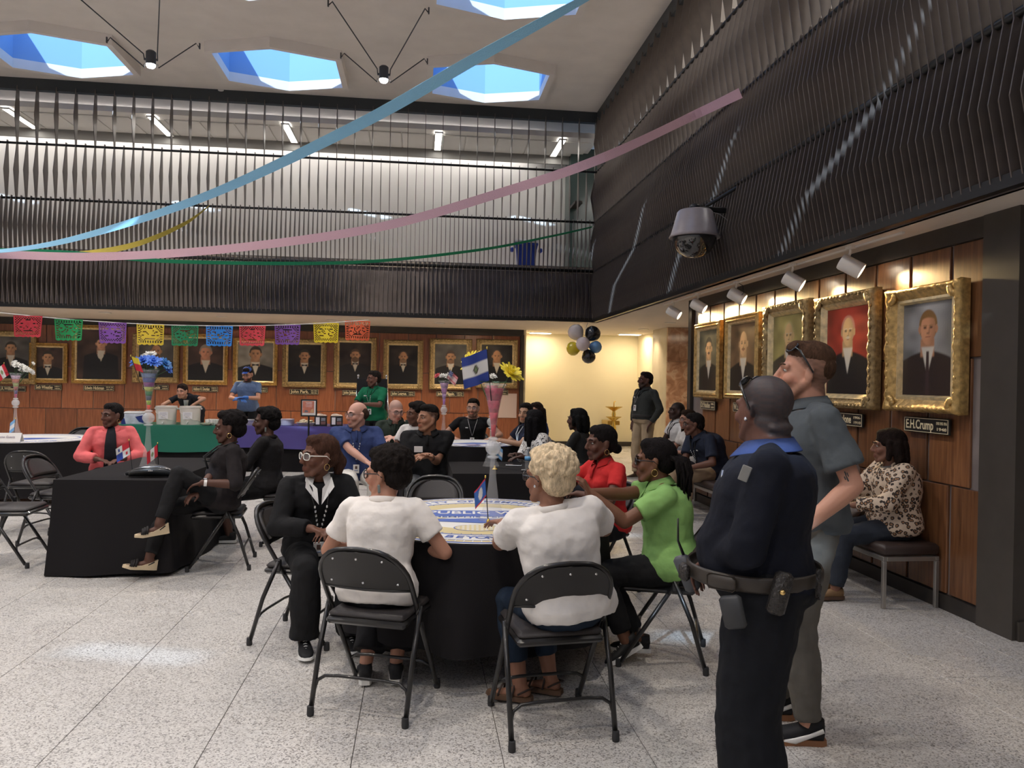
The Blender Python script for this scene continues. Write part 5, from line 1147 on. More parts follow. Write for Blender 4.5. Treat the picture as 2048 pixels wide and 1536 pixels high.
def shoe(parent, ank, dirv, mt, sole, kind='sneaker', s=1., up=Vector((0, 0, 1)), extra=None):
    # foot frame: y along the foot, z up
    y = dirv.normalized(); x = y.cross(up).normalized(); z = x.cross(y)
    M4 = Matrix((x, y, z)).transposed().to_4x4(); M4.translation = ank
    P = lambda X_, Y_, Z_: M4 @ Vector((X_*s, Y_*s, Z_*s))
    mb = MB(); h0 = -.075
    R_ = [(-.065, .022, .020, -.030), (-.058, .034, .042, -.030), (-.02, .036, .045, -.030), (.03, .038, .036, -.036), (.08, .045, .027, -.045), (.125, .046, .021, -.050), (.165, .036, .015, -.055), (.185, .016, .008, -.060)]
    if kind != 'bare':
        loft(mb, [(P(0, yy, zz), M4.to_3x3() @ Vector((w_*s, 0, 0)), M4.to_3x3() @ Vector((0, 0, h_*s))) for yy, w_, h_, zz in R_], 16)
        if kind in ('sneaker', 'boot'): loft(mb, [(P(0, -.022, -.03), M4.to_3x3() @ Vector((.038*s, 0, 0)), M4.to_3x3() @ Vector((0, .048*s, 0))), (P(0, -.022, .022 if kind == 'sneaker' else .06), M4.to_3x3() @ Vector((.036*s, 0, 0)), M4.to_3x3() @ Vector((0, .044*s, 0)))], 16)
        nm = {'sneaker': 'sneaker', 'flat': 'flat_shoe', 'boot': 'boot', 'sandal': 'sandal', 'wedge': 'wedge_sandal'}[kind]
        if kind in ('sneaker', 'boot', 'flat'):
            o = mb.obj(nm, mt, parent, smooth=True)
        else:
            o = None
        sm_ = MB(); th = .022 if kind != 'wedge' else .03; N_ = 18; out = []
        for (yy, w_) in ((-.072, .022), (-.05, .035), (0, .036), (.05, .040), (.09, .047), (.13, .047), (.17, .036), (.19, .018)): out.append((yy, w_))
        poly = [(w_, yy) for yy, w_ in out]+[(-w_, yy) for yy, w_ in reversed(out)]
        vs = []
        for lv in (0, 1):
            for (px, py) in poly:
                zt = h0+.018
                if kind == 'wedge': zt = h0+.018+max(0, (.06-py))*.42
                zb = h0-.008 if kind != 'wedge' else h0-.012-max(0, .0)*0
                if lv == 0: vs.append(P(px*1.04, py*1.02, zb+(.010 if py > .16 else 0)))
                else: vs.append(P(px, py, zt))
        n = len(poly); fs = [tuple(range(n))[::-1], tuple(range(n, 2*n))]+[(i, (i+1) % n, n+(i+1) % n, n+i) for i in range(n)]
        so = sm_.add(vs, fs)
        if o is None: o = so.obj(nm, sole, parent, auto=50)
        else: so.obj('sole', sole, o, auto=50)
        if kind in ('sandal', 'wedge'):
            arcs = [(.11, .050, -.022), (.03, .043, .0)] if kind == 'sandal' else [(.12, .050, -.030), (.135, .048, -.036), (.10, .049, -.024)]
            for yy, w_, zz in arcs: MB().tube([P(-w_, yy, h0+.015), P(-w_*.7, yy-.01, zz), P(0, yy-.012, zz+.012), P(w_*.7, yy-.01, zz), P(w_, yy, h0+.015)], (.012 if kind == 'wedge' else .006)*s, 6).obj('strap', mt, o, smooth=True)
            MB().tube([P(-.034, .0, h0+.03), P(-.036, -.04, -.02), P(0, -.078, -.005), P(.036, -.04, -.02), P(.034, .0, h0+.03)], .005*s, 6).obj('strap', mt, o, smooth=True)
        if extra == 'stripe':
            for sx in (-1, 1): MB().tube([P(sx*.040, -.055, -.012), P(sx*.043, .0, -.036), P(sx*.047, .06, -.058), P(sx*.045, .11, -.062)], [(.010*s, .004*s), (.009*s, .005*s), (.013*s, .004*s), (.004*s, .003*s)], 6).obj('stripe', M_card, o, smooth=True)
        if extra in ('lace', 'stripe'):
            for q in range(4): yy = .035+q*.022; MB().tube([P(-.022, yy, -.012-q*.007), P(0, yy+.006, .001-q*.009), P(.022, yy, -.012-q*.007)], .0028*s, 5).obj('lace', M_card if extra == 'lace' else M_lany, o, smooth=True)
    return P
def person(label, loc, face, **k):
    g = k.get
    root = thing('person', label, 'person', (loc[0], loc[1], 0), R(face-90))
    sit = g('sit', True); Hh = g('H', 1.72); s = Hh/1.75; fem = g('fem', False); gr = g('girth', 1.); vx = g('vox', .010)
    gl = 1+(gr-1)*.55; belly = g('belly', 0.)
    hz = g('hipz', .545 if sit else .93*s)
    X, Y, Z = Vector((1, 0, 0)), Vector((0, 1, 0)), Vector((0, 0, 1))
    P0 = Vector((0, g('hipy', 0.), hz)); le = R(g('lean', 4)); sl = R(g('side', 0)); tw = R(g('twist', 0))
    U = Vector((math.sin(sl), math.sin(le), math.cos(le)*math.cos(sl))).normalized()
    Rt = Vector((math.cos(tw), math.sin(tw), 0)); Rt = (Rt-U*Rt.dot(U)).normalized(); Fw = U.cross(Rt)
    tl = .50*s; slouch = g('slouch', .02)
    def sp(f_): return P0+U*tl*f_+Fw*(-slouch*math.sin(PI*min(f_, 1.))) 
    NB = sp(1.)
    sw = (.185 if not fem else .165)*s*(1+(gr-1)*.45)
    wscale = gr
    # torso rings : fraction, half width, half depth, forward offset
    TR = [(-.10, .150, .105, -.01), (.0, .172 if fem else .160, .118, -.01), (.12, .165 if fem else .152, .112, .0), (.30, .132 if fem else .142, .100, .008), (.48, .140 if fem else .152, .108, .010), (.66, .152 if fem else .168, .118, .010), (.80, .150 if fem else .165, .104, .0), (.92, .115, .078, -.005), (1.0, .062, .060, -.005)]
    def rings(extra, lo=-.2, hi=2, flare=0.):
        out = []
        for f_, w_, d_, o_ in TR:
            if f_ < lo-1e-6 or f_ > hi+1e-6: continue
            kk = wscale if f_ < .85 else 1+(wscale-1)*.4; bl = belly*math.exp(-((f_-.22)/.24)**2)
            rt = Rt if f_ > .4 else (X*(1-max(f_, 0)/.4)+Rt*(max(f_, 0)/.4)).normalized(); fw = U.cross(rt)
            ex = extra+(flare if f_ < .15 else 0)
            out.append((sp(f_)+fw*(o_*s+bl*.55), rt*((w_*s*kk)+ex), fw*((d_*s*kk)+ex+bl*.5)))
        return out
    SH = [NB-U*.070*s+Rt*(i*sw)-Fw*.01 for i in (-1, 1)]     # left(-x) , right(+x)
    ua, fa = .285*s, .25*s
    tg = [g('LH', (-.12, .30, hz+.10)), g('RH', (.12, .30, hz+.10))]; hints = [g('LE', (-.8, -.6, -.6)), g('RE', (.8, -.6, -.6))]
    EL, WR_ = [], []
    for i in range(2):
        e, w_ = ik(SH[i], Vector(tg[i]), ua, fa, Vector(hints[i])); EL.append(e); WR_.append(w_)
    # legs
    hipw = .092*s*(1+(gr-1)*.5); th_, sh_ = .43*s, .415*s
    if not sit: th_, sh_ = (hz-.093)*.511, (hz-.093)*.494
    HP = [P0+X*(i*hipw)-Z*.01 for i in (-1, 1)]
    dft = [(-.12, .45, .085), (.12, .45, .085)] if sit else [(-.11, .0, .085), (.11, .03, .085)]
    AK, KN = [], []
    for i in range(2):
        a_ = Vector(g('LF' if i == 0 else 'RF', dft[i])); kh = Vector(g('LK' if i == 0 else 'RK', (0, .3, 1.) if sit else (0, 1, 0)))
        kn, a2 = ik(HP[i], a_, th_, sh_, kh); KN.append(kn); AK.append(a2)
    # head frame
    hy_, hp_ = R(g('hyaw', 0)), R(g('hpitch', 0)); hr_ = R(g('hroll', 0))
    nk = (U+Z*.6).normalized(); HC = NB+nk*.116*s+Y*.0+U.cross(Rt)*.022
    HR = Matrix.Rotation(tw*.5+hy_, 3, 'Z') @ Matrix.Rotation(hp_, 3, 'X') @ Matrix.Rotation(hr_, 3, 'Y')
    hs = s*g('hscale', 1.12); h = lambda x, y, z: HC+HR @ Vector((x*hs, y*hs, z*hs))
    # ---------------- body, one continuous surface
    b = MB(); 
    def he(c, r_): b.ell(h(*c), [q*hs for q in r_], HR, 16, 12)
    fat = g('facew', 1.)
    he((0, -.016, .034), (.074, .094, .084)); he((0, .022, -.015), (.062*fat, .064, .086)); he((0, .030, -.072), (.046*fat, .045, .036))
    he((0, .066, -.098), (.022, .017, .017)); he((0, .070, -.064), (.031, .022, .026))
    for i in (-1, 1):
        b.cap(h(i*.058*fat, -.002, -.035), .017*hs*fat, h(i*.030, .052, -.092), .018*hs*fat, 10)
        he((i*.037, .060, -.028), (.026, .024, .024)); b.cap(h(i*.012, .084, .024), .011*hs, h(i*.046, .070, .022), .010*hs, 8)
        he((i*.011, .098, -.033), (.0085, .010, .0075)); b.cap(h(i*.019, .084, .014), .006*hs, h(i*.044, .072, .010), .005*hs, 6)
        he((i*.078, -.008, -.004), (.010, .017, .030)); he((i*.077, -.006, -.028), (.008, .010, .012)); b.cap(h(i*.083, -.020, .014), .0055*hs, h(i*.083, -.012, -.020), .005*hs, 6)
    nz = g('nose', 1.)
    b.cap(h(0, .086, .016), .0085*hs, h(0, .106*1., -.026), .0115*hs*nz, 10); he((0, .104, -.030), (.0125*nz, .011, .0095))
    b.cap(h(-.015, .084, -.0585), .0075*hs, h(.015, .084, -.0585), .0075*hs, 8); b.cap(h(-.012, .083, -.0715), .0085*hs, h(.012, .083, -.0715), .0085*hs, 8)
    nr = (.058 if not fem else .047)*s*(1+(gr-1)*.8)
    b.cap(HC+HR @ Vector((0, -.022, -.045))*hs, nr, NB-U*.03, nr*1.12, 16)
    if g('jowl'): he((0, .035, -.098), (.045, .040, .025))
    if g('neckroll'): he((0, -.075, -.055), (.055, .03, .02)); he((0, -.06, -.085), (.058, .035, .025))
    loft(b, rings(-.022))
    hsz = s*(1.0 if not fem else .90); fr = max(.0080*hsz, vx*.72)
    arm = g('armr', 1.)*gl
    for i in range(2):
        S_, E_, W_ = SH[i], EL[i], WR_[i]; sd = -1 if i == 0 else 1
        b.cap(NB-U*.030-Fw*.008+Rt*sd*.03, .036*s, S_, .038*s*gl, 12); b.cap(S_, .040*s*arm, E_, .037*s*arm, 12); fm_ = E_.lerp(W_, .3)
        b.cap(E_, .037*s*arm, fm_, .037*s*arm, 12); b.cap(fm_, .037*s*arm, W_, .0245*s*(1+(arm-1)*.5), 12)
        hd = Vector(g('LD' if i == 0 else 'RD', W_-E_)); pn = Vector(g('LP' if i == 0 else 'RP', (0, 0, -1)))
        hand(b, W_, hd, pn, g('LT' if i == 0 else 'RT', sd), hsz*1.02, fr, g('curl', .7))
        K_, A_ = KN[i], AK[i]; b.cap(HP[i], .080*s*gl, K_, .052*s*gl, 14); cm_ = K_.lerp(A_, .32)
        b.cap(K_, .050*s*gl, cm_, .054*s*gl, 12); b.cap(cm_, .053*s*gl, A_, .034*s*gl, 12)
        fd = Vector(g('LFD' if i == 0 else 'RFD', (0, 1, 0))).normalized()
        fup = Vector(g('LFU' if i == 0 else 'RFU', (0, 0, 1)))
        xx = fd.cross(fup).normalized(); zz = xx.cross(fd)
        b.cap(A_, .034*s, A_-zz*.035*s-fd*.03*s, .030*s, 10); b.cap(A_-zz*.038*s, .032*s, A_+fd*.10*s-zz*.055*s, .022*s, 10); b.cap(A_+fd*.09*s-zz*.057*s-xx*.012, .018*s, A_+fd*.155*s-zz*.060*s, .012*s, 8)
    me = blob(b, vx, 2, fac=.4); co = coords(me).astype(np.float64)
    HRi = np.array(HR.transposed()); q = (co-np.array(HC)) @ HRi.T/hs
    hx, hy, hzz = q[:, 0], q[:, 1], q[:, 2]; sk = np.array(g('skin', (.42, .22, .14))); C = np.tile(sk, (len(co), 1))
    near = (np.abs(hx) < .11) & (np.abs(hzz) < .15) & (hy > -.14) & (hy < .14)
    def bl(mask, col, f_=1.): mm = (mask*near*f_)[:, None]; C[:] = C*(1-mm)+np.array(col)*mm
    dark = sk.mean() < .16
    bl(sm(1.3, .8, (hx/.026)**2+((hzz+.065)/.013)**2)*(hy > .07), np.array(g('lip', (sk*np.array((.85, .55, .55)) if dark else sk*np.array((.95, .55, .52))))), .9)
    bl(sm(1.6, .6, ((np.abs(hx)-.035)/.028)**2+((hzz+.03)/.022)**2)*(hy > .03), sk*np.array((1.1, .86, .82)), .45)
    bl(sm(1.4, .6, ((np.abs(hx)-.031)/.020)**2+((hzz-.006)/.013)**2)*(hy > .05), sk*.62, .6)
    nn = np.sin(hx*310+hy*170)*np.sin(hzz*290)*.5+.5
    if g('buzz'): 
        line = .062-.9*np.clip(.06-hy, 0, .06)-.65*np.clip(.0-hy, 0, .1); bl(sm(-.010, .012, hzz-line+.04*(hy < -.02))*sm(-.095, -.075, hzz)*(.75+.25*nn), g('buzz'), g('buzzf', .85))
    if g('beard'):
        m1 = sm(.0, .03, hy+.01)*sm(-.030, -.045, hzz+.15*np.clip(.06-hy, 0, .1)*0)*sm(-.135, -.115, hzz); m2 = sm(1.3, .9, (hx/.022)**2+((hzz+.064)/.011)**2)
        mo = sm(.05, .066, hy)*sm(-.036, -.046, hzz); side = sm(.0, .02, hy)*(np.abs(hx) > .035)*sm(.0, -.03, hzz)
        bl(np.clip(np.maximum(mo, np.maximum(m1*(np.abs(hx) > .03), m1*(hzz < -.078)))*(1-m2)+side*0, 0, 1)*(.7+.3*nn), g('beardc', (.03, .02, .015)), g('beard'))
    setcol(me, C); me.materials.append(M_skin); body = link('body', me, root)
    # ---------------- eyes and brows
    if g('eyes', True):
        for i in (-1, 1):
            e = MB(); e.ell(h(i*.031, .0705, .0055), [.0115*hs, .0120*hs, .0072*hs], HR, 10, 8); e.cur = 1
            e.ell(h(i*.0315, .0765, .0055), [.0060*hs, .0070*hs, .0062*hs], HR, 8, 6); e.obj('eye', [M_eyew, M_iris], body, smooth=True)
            MB().tube([h(i*.014, .0935, .0245), h(i*.030, .0900, .0300), h(i*.048, .0765, .0255)], [.0035*hs, .0042*hs, .0022*hs], 6).obj('eyebrow', hairmat(g('brow', (.03, .02, .015))), body, smooth=True)
    # ---------------- hair
    hc = g('hairc', (.012, .010, .009)); st_ = g('hair', 'short'); hm = hairmat(hc); hv = max(vx*.8, .007)
    if st_ and st_ != 'none':
        m_ = MB()
        def hh(c, r_): m_.ell(h(*c), [q_*hs for q_ in r_], HR, 16, 12)
        dsp = [('CLOUDS', .02, .006)]
        vol = g('vol', 1.)
        if st_ == 'short': hh((0, -.024, .046), (.079*vol, .096*vol, .082*vol)); hh((0, -.055, .0), (.072*vol, .064*vol, .065)); hh((0, .028, .085), (.058, .045, .040*vol))
        elif st_ == 'shortf': hh((0, -.030, .050), (.082, .094, .080)); hh((0, -.058, .0), (.074, .062, .062)); hh((0, .018, .09), (.060, .060, .040)); dsp = [('CLOUDS', .012, .012)]
        elif st_ == 'fade': hh((0, -.018, .066), (.073, .089, .064)); hh((0, .030, .092), (.056, .050, .034)); hh((0, -.055, .03), (.066, .055, .06)); dsp = [('CLOUDS', .010, .004)]
        elif st_ == 'fringe': hh((0, -.060, .010), (.080, .062, .062)); hh((0, -.038, .030), (.082, .070, .056))
        elif st_ in ('curly', 'afro'):
            v_ = .98*vol; hh((0, -.034, .052), (.094*v_, .106*v_, .092*v_)); hh((0, -.062, -.010), (.082*v_, .068, .068)); hh((0, .030, .100), (.066*v_, .050, .036)); dsp = [('CLOUDS', .018, .034), ('CLOUDS', .008, .014)]
            rs = random.Random(5)
            for q_ in range(330):
                a, z_ = rs.uniform(0, 6.28), rs.uniform(-.25, 1); rr = math.sqrt(max(0, 1-z_*z_)); p_ = (rr*math.cos(a)*.094*v_, -.034+rr*math.sin(a)*.106*v_, .052+z_*.092*v_)
                if p_[1] > .035 and p_[2] < .085: continue
                k9 = rs.uniform(.007, .012); hh(p_, (k9, k9, k9))
            dsp = [('CLOUDS', .012, .010)]
        elif st_ in ('long', 'bob', 'pony', 'bun', 'swept', 'braids'):
            hh((0, -.024, .046), (.083*vol, .098*vol, .084*vol)); hh((0, -.058, .0), (.076*vol, .062*vol, .066)); hh((0, .030, .088), (.060, .045, .035))
            dn = U*.0
            if st_ in ('long', 'bob'):
                L2 = g('hlen', .30 if st_ == 'long' else .15)
                for i in (-1, -.55, -.1, .1, .55, 1):
                    p_ = h(i*.082, -.045+(.0 if abs(i) > .8 else -.045), .02); q_ = p_+HR @ Vector((i*.012, -.012, 0))-Z*L2*.55; r2 = q_+Vector((0, -.005, 0))-Z*L2*.45
                    m_.cap(p_, .036*hs, q_, .034*hs, 8); m_.cap(q_, .034*hs, r2, .022*hs, 8)
                for i in (-1, 1): p_ = h(i*.080, .006, .035); m_.cap(p_, .022*hs, p_+HR @ Vector((i*.008, .004, 0))-Z*L2*.62, .020*hs, 8)
            if st_ == 'bun': hh((0, -.125, -.038), (.036, .034, .034))
            if st_ in ('pony', 'swept'):
                pt = [h(0, -.105, .02), h(0, -.135, -.03), h(0, -.125, -.09)]; m_.cap(pt[0], .034*hs, pt[1], .040*hs, 8); m_.cap(pt[1], .040*hs, pt[2], .026*hs, 8)
            dsp = [('CLOUDS', .014, .008)]
        hme = blob(m_, hv, 1 if st_ in ('curly', 'afro') else 2, dsp); hme.materials.append(hm); ho = link('hair', hme, root)
        if st_ == 'braids':
            rs = random.Random(3)
            for q_ in range(52):
                a = rs.uniform(-1.3, 1.3); p_ = h(.06*math.sin(a), -.105+.02*abs(a), .02+.02*rs.random()); out = HR @ Vector((math.sin(a)*.03, -rs.uniform(.03, .085), 0)); ln = rs.uniform(.13, .24)
                pts = [p_, p_+out-Z*.02, p_+out*1.25-Z*ln*.5, p_+out*1.1+Vector((rs.uniform(-.02, .02), rs.uniform(-.02, .01), -ln))]
                MB().tube(pts, [.008*hs, .0085*hs, .008*hs, .005*hs], 6).obj('braid', hm, ho, smooth=True)
    # ---------------- clothes
    cs = max(vx, .010); wr_ = [('CLOUDS', .12, .022), ('CLOUDS', .05, .006)]
    shc = g('shirt', (.02, .02, .02)); sm_ = shc if isinstance(shc, bpy.types.Material) else cloth(shc, name='shirt fabric')
    tuck = g('tuck', False); t_ = MB(); th = g('loose', .012)
    rg = rings(th, lo=.0 if tuck else -.10, hi=.93, flare=.0 if tuck else .012)
    loft(t_, rg); sv = g('sleeve', .62)
    if fem and g('bust', 1.): 
        for i in (-1, 1): t_.ell(sp(.66)+Rt*i*.062*s+Fw*(.075*s*wscale+.02), [.066*s*wscale**.5, .060*s, .064*s], None, 12, 10)
    for i in range(2):
        sd = -1 if i == 0 else 1; S_, E_, W_ = SH[i], EL[i], WR_[i]; r0 = .042*s*arm+th
        t_.cap(NB-U*.040-Fw*.008+Rt*sd*.040, .034*s+th*.4, S_+U*.004, r0*.90, 12)
        if sv <= 0: continue
        if sv <= 1: e_ = S_.lerp(E_, sv); t_.cap(S_, r0, S_.lerp(E_, .12), r0, 14); t_.tube([S_, S_.lerp(E_, .3), e_], [r0, r0*1.01, (.041*s*arm+th)*g('cuff', 1.08)], 14)
        else:
            t_.cap(S_, r0, E_, .040*s*arm+th*.9, 14); e_ = E_.lerp(W_, sv-1); t_.tube([E_, E_.lerp(e_, .5), e_], [.040*s*arm+th*.85, .038*s*arm+th*.8, .029*s*arm+th*.7], 14)
    sme = blob(t_, cs, 3, wr_); sme.materials.append(sm_); so = link(g('topname', 'shirt'), sme, root)
    if g('print'): g('print')(sme)
    if not g('collar') and not g('twistneck'):
        MB().tube([NB-U*.026+(-Fw*math.cos(R(a))+Rt*math.sin(R(a)))*(nr*1.12+.016)-U*(.022*max(0, -math.cos(R(a))))*1.0-Fw*.004 for a in range(0, 360, 15)], [(.016, .008)]*24, 8, up=(0, 0, 1), closed=True).obj('neckband', sm_, so, smooth=True)
    if g('collar'):
        cc = g('collar') if isinstance(g('collar'), (tuple, list)) else shc; cm2 = cc if isinstance(cc, bpy.types.Material) else cloth(cc, name='collar fabric')
        top, bot = [], []; rr = nr+.014
        for a in range(-158, 159, 12):
            an = R(a); f_ = (abs(a)/158)**3; d_ = -Fw*math.cos(an)+Rt*math.sin(an); c0 = HC.lerp(NB, .78)
            top.append(c0+d_*rr*1.0-U*(.004+.022*f_)); bot.append(c0+d_*rr*(1.34+.22*f_)-U*(.045+.030*f_))
        n_ = len(top); th2 = .004; V_ = top+bot+[p_-U*th2 for p_ in bot]+[p_-U*th2*2 for p_ in top]; F_ = []
        for i in range(n_-1):
            for q_ in range(4): F_.append((q_*n_+i, q_*n_+i+1, ((q_+1) % 4)*n_+i+1, ((q_+1) % 4)*n_+i))
        MB().add(V_, F_).obj('collar', cm2, so, smooth=True)
        if g('placket', True): 
            base = NB-U*.06+Fw*(.075*s); MB().tube([sp(.93)+Fw*(.082*s*gl), sp(.85)+Fw*(.108*s*gl+th), sp(.74)+Fw*(.128*s*wscale+th)], [(.014, .004)]*3, 6, up=Rt).obj('placket', cm2, so, smooth=True)
    pc = g('pants', (.015, .015, .017)); pm = pc if isinstance(pc, bpy.types.Material) else cloth(pc, name='trouser fabric')
    pl_ = g('plen', .93); p = MB(); pt = g('ploose', .014)
    r0 = rings(min(pt, .022)-.004, lo=-.10, hi=.14)
    loft(p, r0); p.ell(P0+Z*(-.01)-Y*.015, [.150*s*gr, .120*s*gr, .10*s], None, 14, 10)
    for i in range(2):
        K_, A_ = KN[i], AK[i]; r1 = .083*s*gl+pt; r2 = .057*s*gl+pt; e_ = K_.lerp(A_, pl_)
        p.cap(HP[i], r1, K_, r2, 14); cm_ = K_.lerp(e_, .45); fl = g('flare', 1.)
        p.tube([K_, cm_, e_], [r2*.98, (.056*s*gl+pt)*(1+(fl-1)*.5), (.043*s*gl+pt*.8)*fl], 14)
    pme = blob(p, cs, 3, wr_); pme.materials.append(pm); link(g('bottomname', 'trousers'), pme, root)
    # ---------------- shoes
    sk_ = g('shoes', 'sneaker'); sc1 = cloth(g('shoec', (.02, .02, .02)), .6, name='shoe upper'); sc2 = cloth(g('solec', (.6, .6, .58)), .6, name='shoe sole')
    for i in range(2):
        shoe(root, AK[i], Vector(g('LFD' if i == 0 else 'RFD', (0, 1, 0))), sc1, sc2, sk_, s*(1. if not fem else .93), Vector(g('LFU' if i == 0 else 'RFU', (0, 0, 1))), g('shoex'))
    # ---------------- accessories
    gk = g('glasses')
    if gk:
        fm2 = M_clearf if gk == 'clear' else M_gframe; rw = .0028 if gk in ('thick', 'clear', 'sun') else .0014; up_ = 0.
        go = None; kz, ky = (.006, .0)
        if gk == 'onhead': kz, ky = .112, -.050
        for i in (-1, 1):
            ring = []; oh = gk == 'onhead'
            for a in range(0, 360, 30):
                an = R(a); cx_ = math.copysign(abs(math.cos(an))**.7, math.cos(an)); sx_ = math.copysign(abs(math.sin(an))**.7, math.sin(an)); X9 = i*.0335+.0245*cx_
                if oh: ring.append(h(X9, .068-.014*sx_-abs(X9)*.30, .098+.016*sx_-abs(X9)*.10))
                else: ring.append(h(X9, .101-abs(X9)*.22, .003+.019*sx_))
            mb = MB().tube(ring, (.0035 if oh else rw)*hs, 6, closed=True)
            if oh:
                if i == -1: mb.tube([h(-.010, .066, .104), h(.010, .066, .104)], .003*hs, 6)
                mb.tube([h(i*.058, .050, .094), h(i*.078, .034, .082), h(i*.086, .005, .040), h(i*.090, -.020, .004)], [.0035*hs, .0045*hs, .0045*hs, .003*hs], 6)
            else:
                if i == -1: mb.tube([h(-.010, .099, .010), h(.010, .099, .010)], rw*hs, 6)
                mb.tube([h(i*.060, .088, .010), h(i*.082, .070, .010), h(i*.086, .0, .008), h(i*.084, -.022, -.010)], rw*hs, 6)
            o_ = mb.obj('glasses', fm2, root, smooth=True)
            n_ = len(ring); MB().add(ring, [tuple(range(n_))]).obj('lens', M_dlens if gk in ('sun', 'onhead') else M_lens, o_)
    if g('earring'):
        for i in (-1, 1):
            if g('earring') == 'hoop': ring = [h(i*.083, -.006+.016*math.cos(R(a)), -.052+.018*math.sin(R(a))) for a in range(0, 360, 30)]; MB().tube(ring, .0018, 6, closed=True).obj('earring', M_goldj, root, smooth=True)
            elif g('earring') == 'stud': MB().ell(h(i*.085, -.002, -.030), [.007]*3, nu=8, nv=6).obj('earring', M_silver, root, smooth=True)
            else: MB().rbox(h(i*.086, -.004, -.062), (.006, .016, .042), .003, HR).obj('earring', mat('grey stone earring', (.16, .18, .17), .4), root)
    if g('lanyard'):
        lw = M_lanyw if g('lanyard') == 'white' else M_lany; dpt = .125*s*wscale+th+.016+belly*.3; cz = g('badgez', .42)
        bp = sp(cz)+U.cross(Rt)*(dpt+belly*.45)
        if fem: dpt += .045
        for i in (-1, 1):
            pts = [NB-Fw*(.055*s)+Rt*i*.045+U*.012, NB+Rt*i*.075*s-U*.005+Fw*.0, NB+Rt*i*.065*s+Fw*(.082*s)-U*.05, sp(.70)+Rt*i*.035+Fw*(dpt), bp+U*.03+Rt*i*.004]
            MB().tube(pts, [(.007, .002)]*5, 6, up=U).obj('lanyard', lw, root, smooth=True)
        if g('lanyard') == 'dash':
            for q_ in range(7):
                a, c_ = pts[3], pts[4]; 
                for i in (-1, 1): cc_ = (sp(.70)+Rt*i*.035+Fw*dpt).lerp(bp+U*.03, q_/7); MB().rbox(cc_+Fw*.003, (.009, .004, .014), .001).obj('lanyard_mark', M_lanyw, root)
        fm3 = Matrix((Rt, -Fw, U)).transposed()
        bd = MB().rbox(bp-U*.045+Fw*.004, (.062, .004, .092), .002, fm3).obj('badge', M_card, root)
        MB().rbox(bp-U*.030+Fw*.0065, (.024, .002, .030), .0008, fm3).obj('photo', M_photo, bd); MB().rbox(bp-U*.062+Fw*.0065, (.040, .002, .010), .0008, fm3).obj('print', M_bprint, bd)
    if g('tag'):
        fm3 = Matrix((Rt, -Fw, U)).transposed(); MB().rbox(sp(.68)+Rt*g('tag')*.085+Fw*(.128*s*wscale+th+.012), (.085, .003, .06), .001, fm3).obj('name_sticker', M_card, so)
    if g('logo'):
        fm3 = Matrix((Rt, -Fw, U)).transposed(); MB().rbox(sp(.70)+Rt*g('logo')*.08+Fw*(.125*s*wscale+th+.010+(.02 if fem else 0)), (.036, .003, .014), .001, fm3).obj('logo', M_lanyw, so)
    if g('watch') is not None:
        i = g('watch'); a = (EL[i]-WR_[i]).normalized(); c_ = WR_[i]+a*.022; MB().tube([c_-a*.011, c_+a*.011], .0285*s*gl, 14, cap=False).obj('watch_strap', g('watchm', M_lany), root, smooth=True)
        MB().lathe([(.001, .0), (.018, 0), (.018, .006), (.001, .007)], c_+Z*.028*s*gl, 16).obj('watch_face', M_silver, root, smooth=True)
    if g('belt'):
        r_ = rings(pt+.006, lo=.12, hi=.12)[0]; r2 = rings(pt+.006, lo=.0, hi=.0)[0]; bw = .024
        MB().tube([r_[0]+r_[1]*math.cos(R(a))*1.0+r_[2]*math.sin(R(a))*1.0 for a in range(0, 360, 12)], [(bw, .004)]*30, 8, up=(0, 0, 1), closed=True).obj('belt', g('belt') if isinstance(g('belt'), bpy.types.Material) else M_lany, root, smooth=True)
    root['_'] = 0; del root['_']
    return dict(root=root, h=h, HR=HR, HC=HC, sp=sp, Rt=Rt, Fw=Fw, U=U, SH=SH, EL=EL, WR=WR_, KN=KN, AK=AK, P0=P0, shirt=so, body=body, NB=NB, s=s)

def W2L(loc, face, p):
    a = R(face); d = Vector((p[0]-loc[0], p[1]-loc[1])); f_ = Vector((math.cos(a), math.sin(a))); r_ = Vector((math.sin(a), -math.cos(a)))
    return (d.dot(r_), d.dot(f_), p[2])
def PW(loc, face, px, py, Y): return W2L(loc, face, atY(px, py, Y))
BRN, DBR, MBR, FAIR, PINK, OLV = (.13, .058, .034), (.070, .032, .021), (.22, .105, .062), (.50, .27, .19), (.56, .31, .24), (.34, .18, .105)
LAP = dict(LH=(-.05, .30, .70), RH=(.06, .30, .70), LE=(-1, -.5, -.5), RE=(1, -.5, -.5), LD=(.7, .7, -.1), RD=(-.7, .7, -.1))
def lap(y=.30, z=.69, w=.05): return dict(LH=(-w, y, z), RH=(w, y, z), LE=(-1, -.5, -.4), RE=(1, -.5, -.4), LD=(.75, .6, -.15), RD=(-.75, .6, -.15))

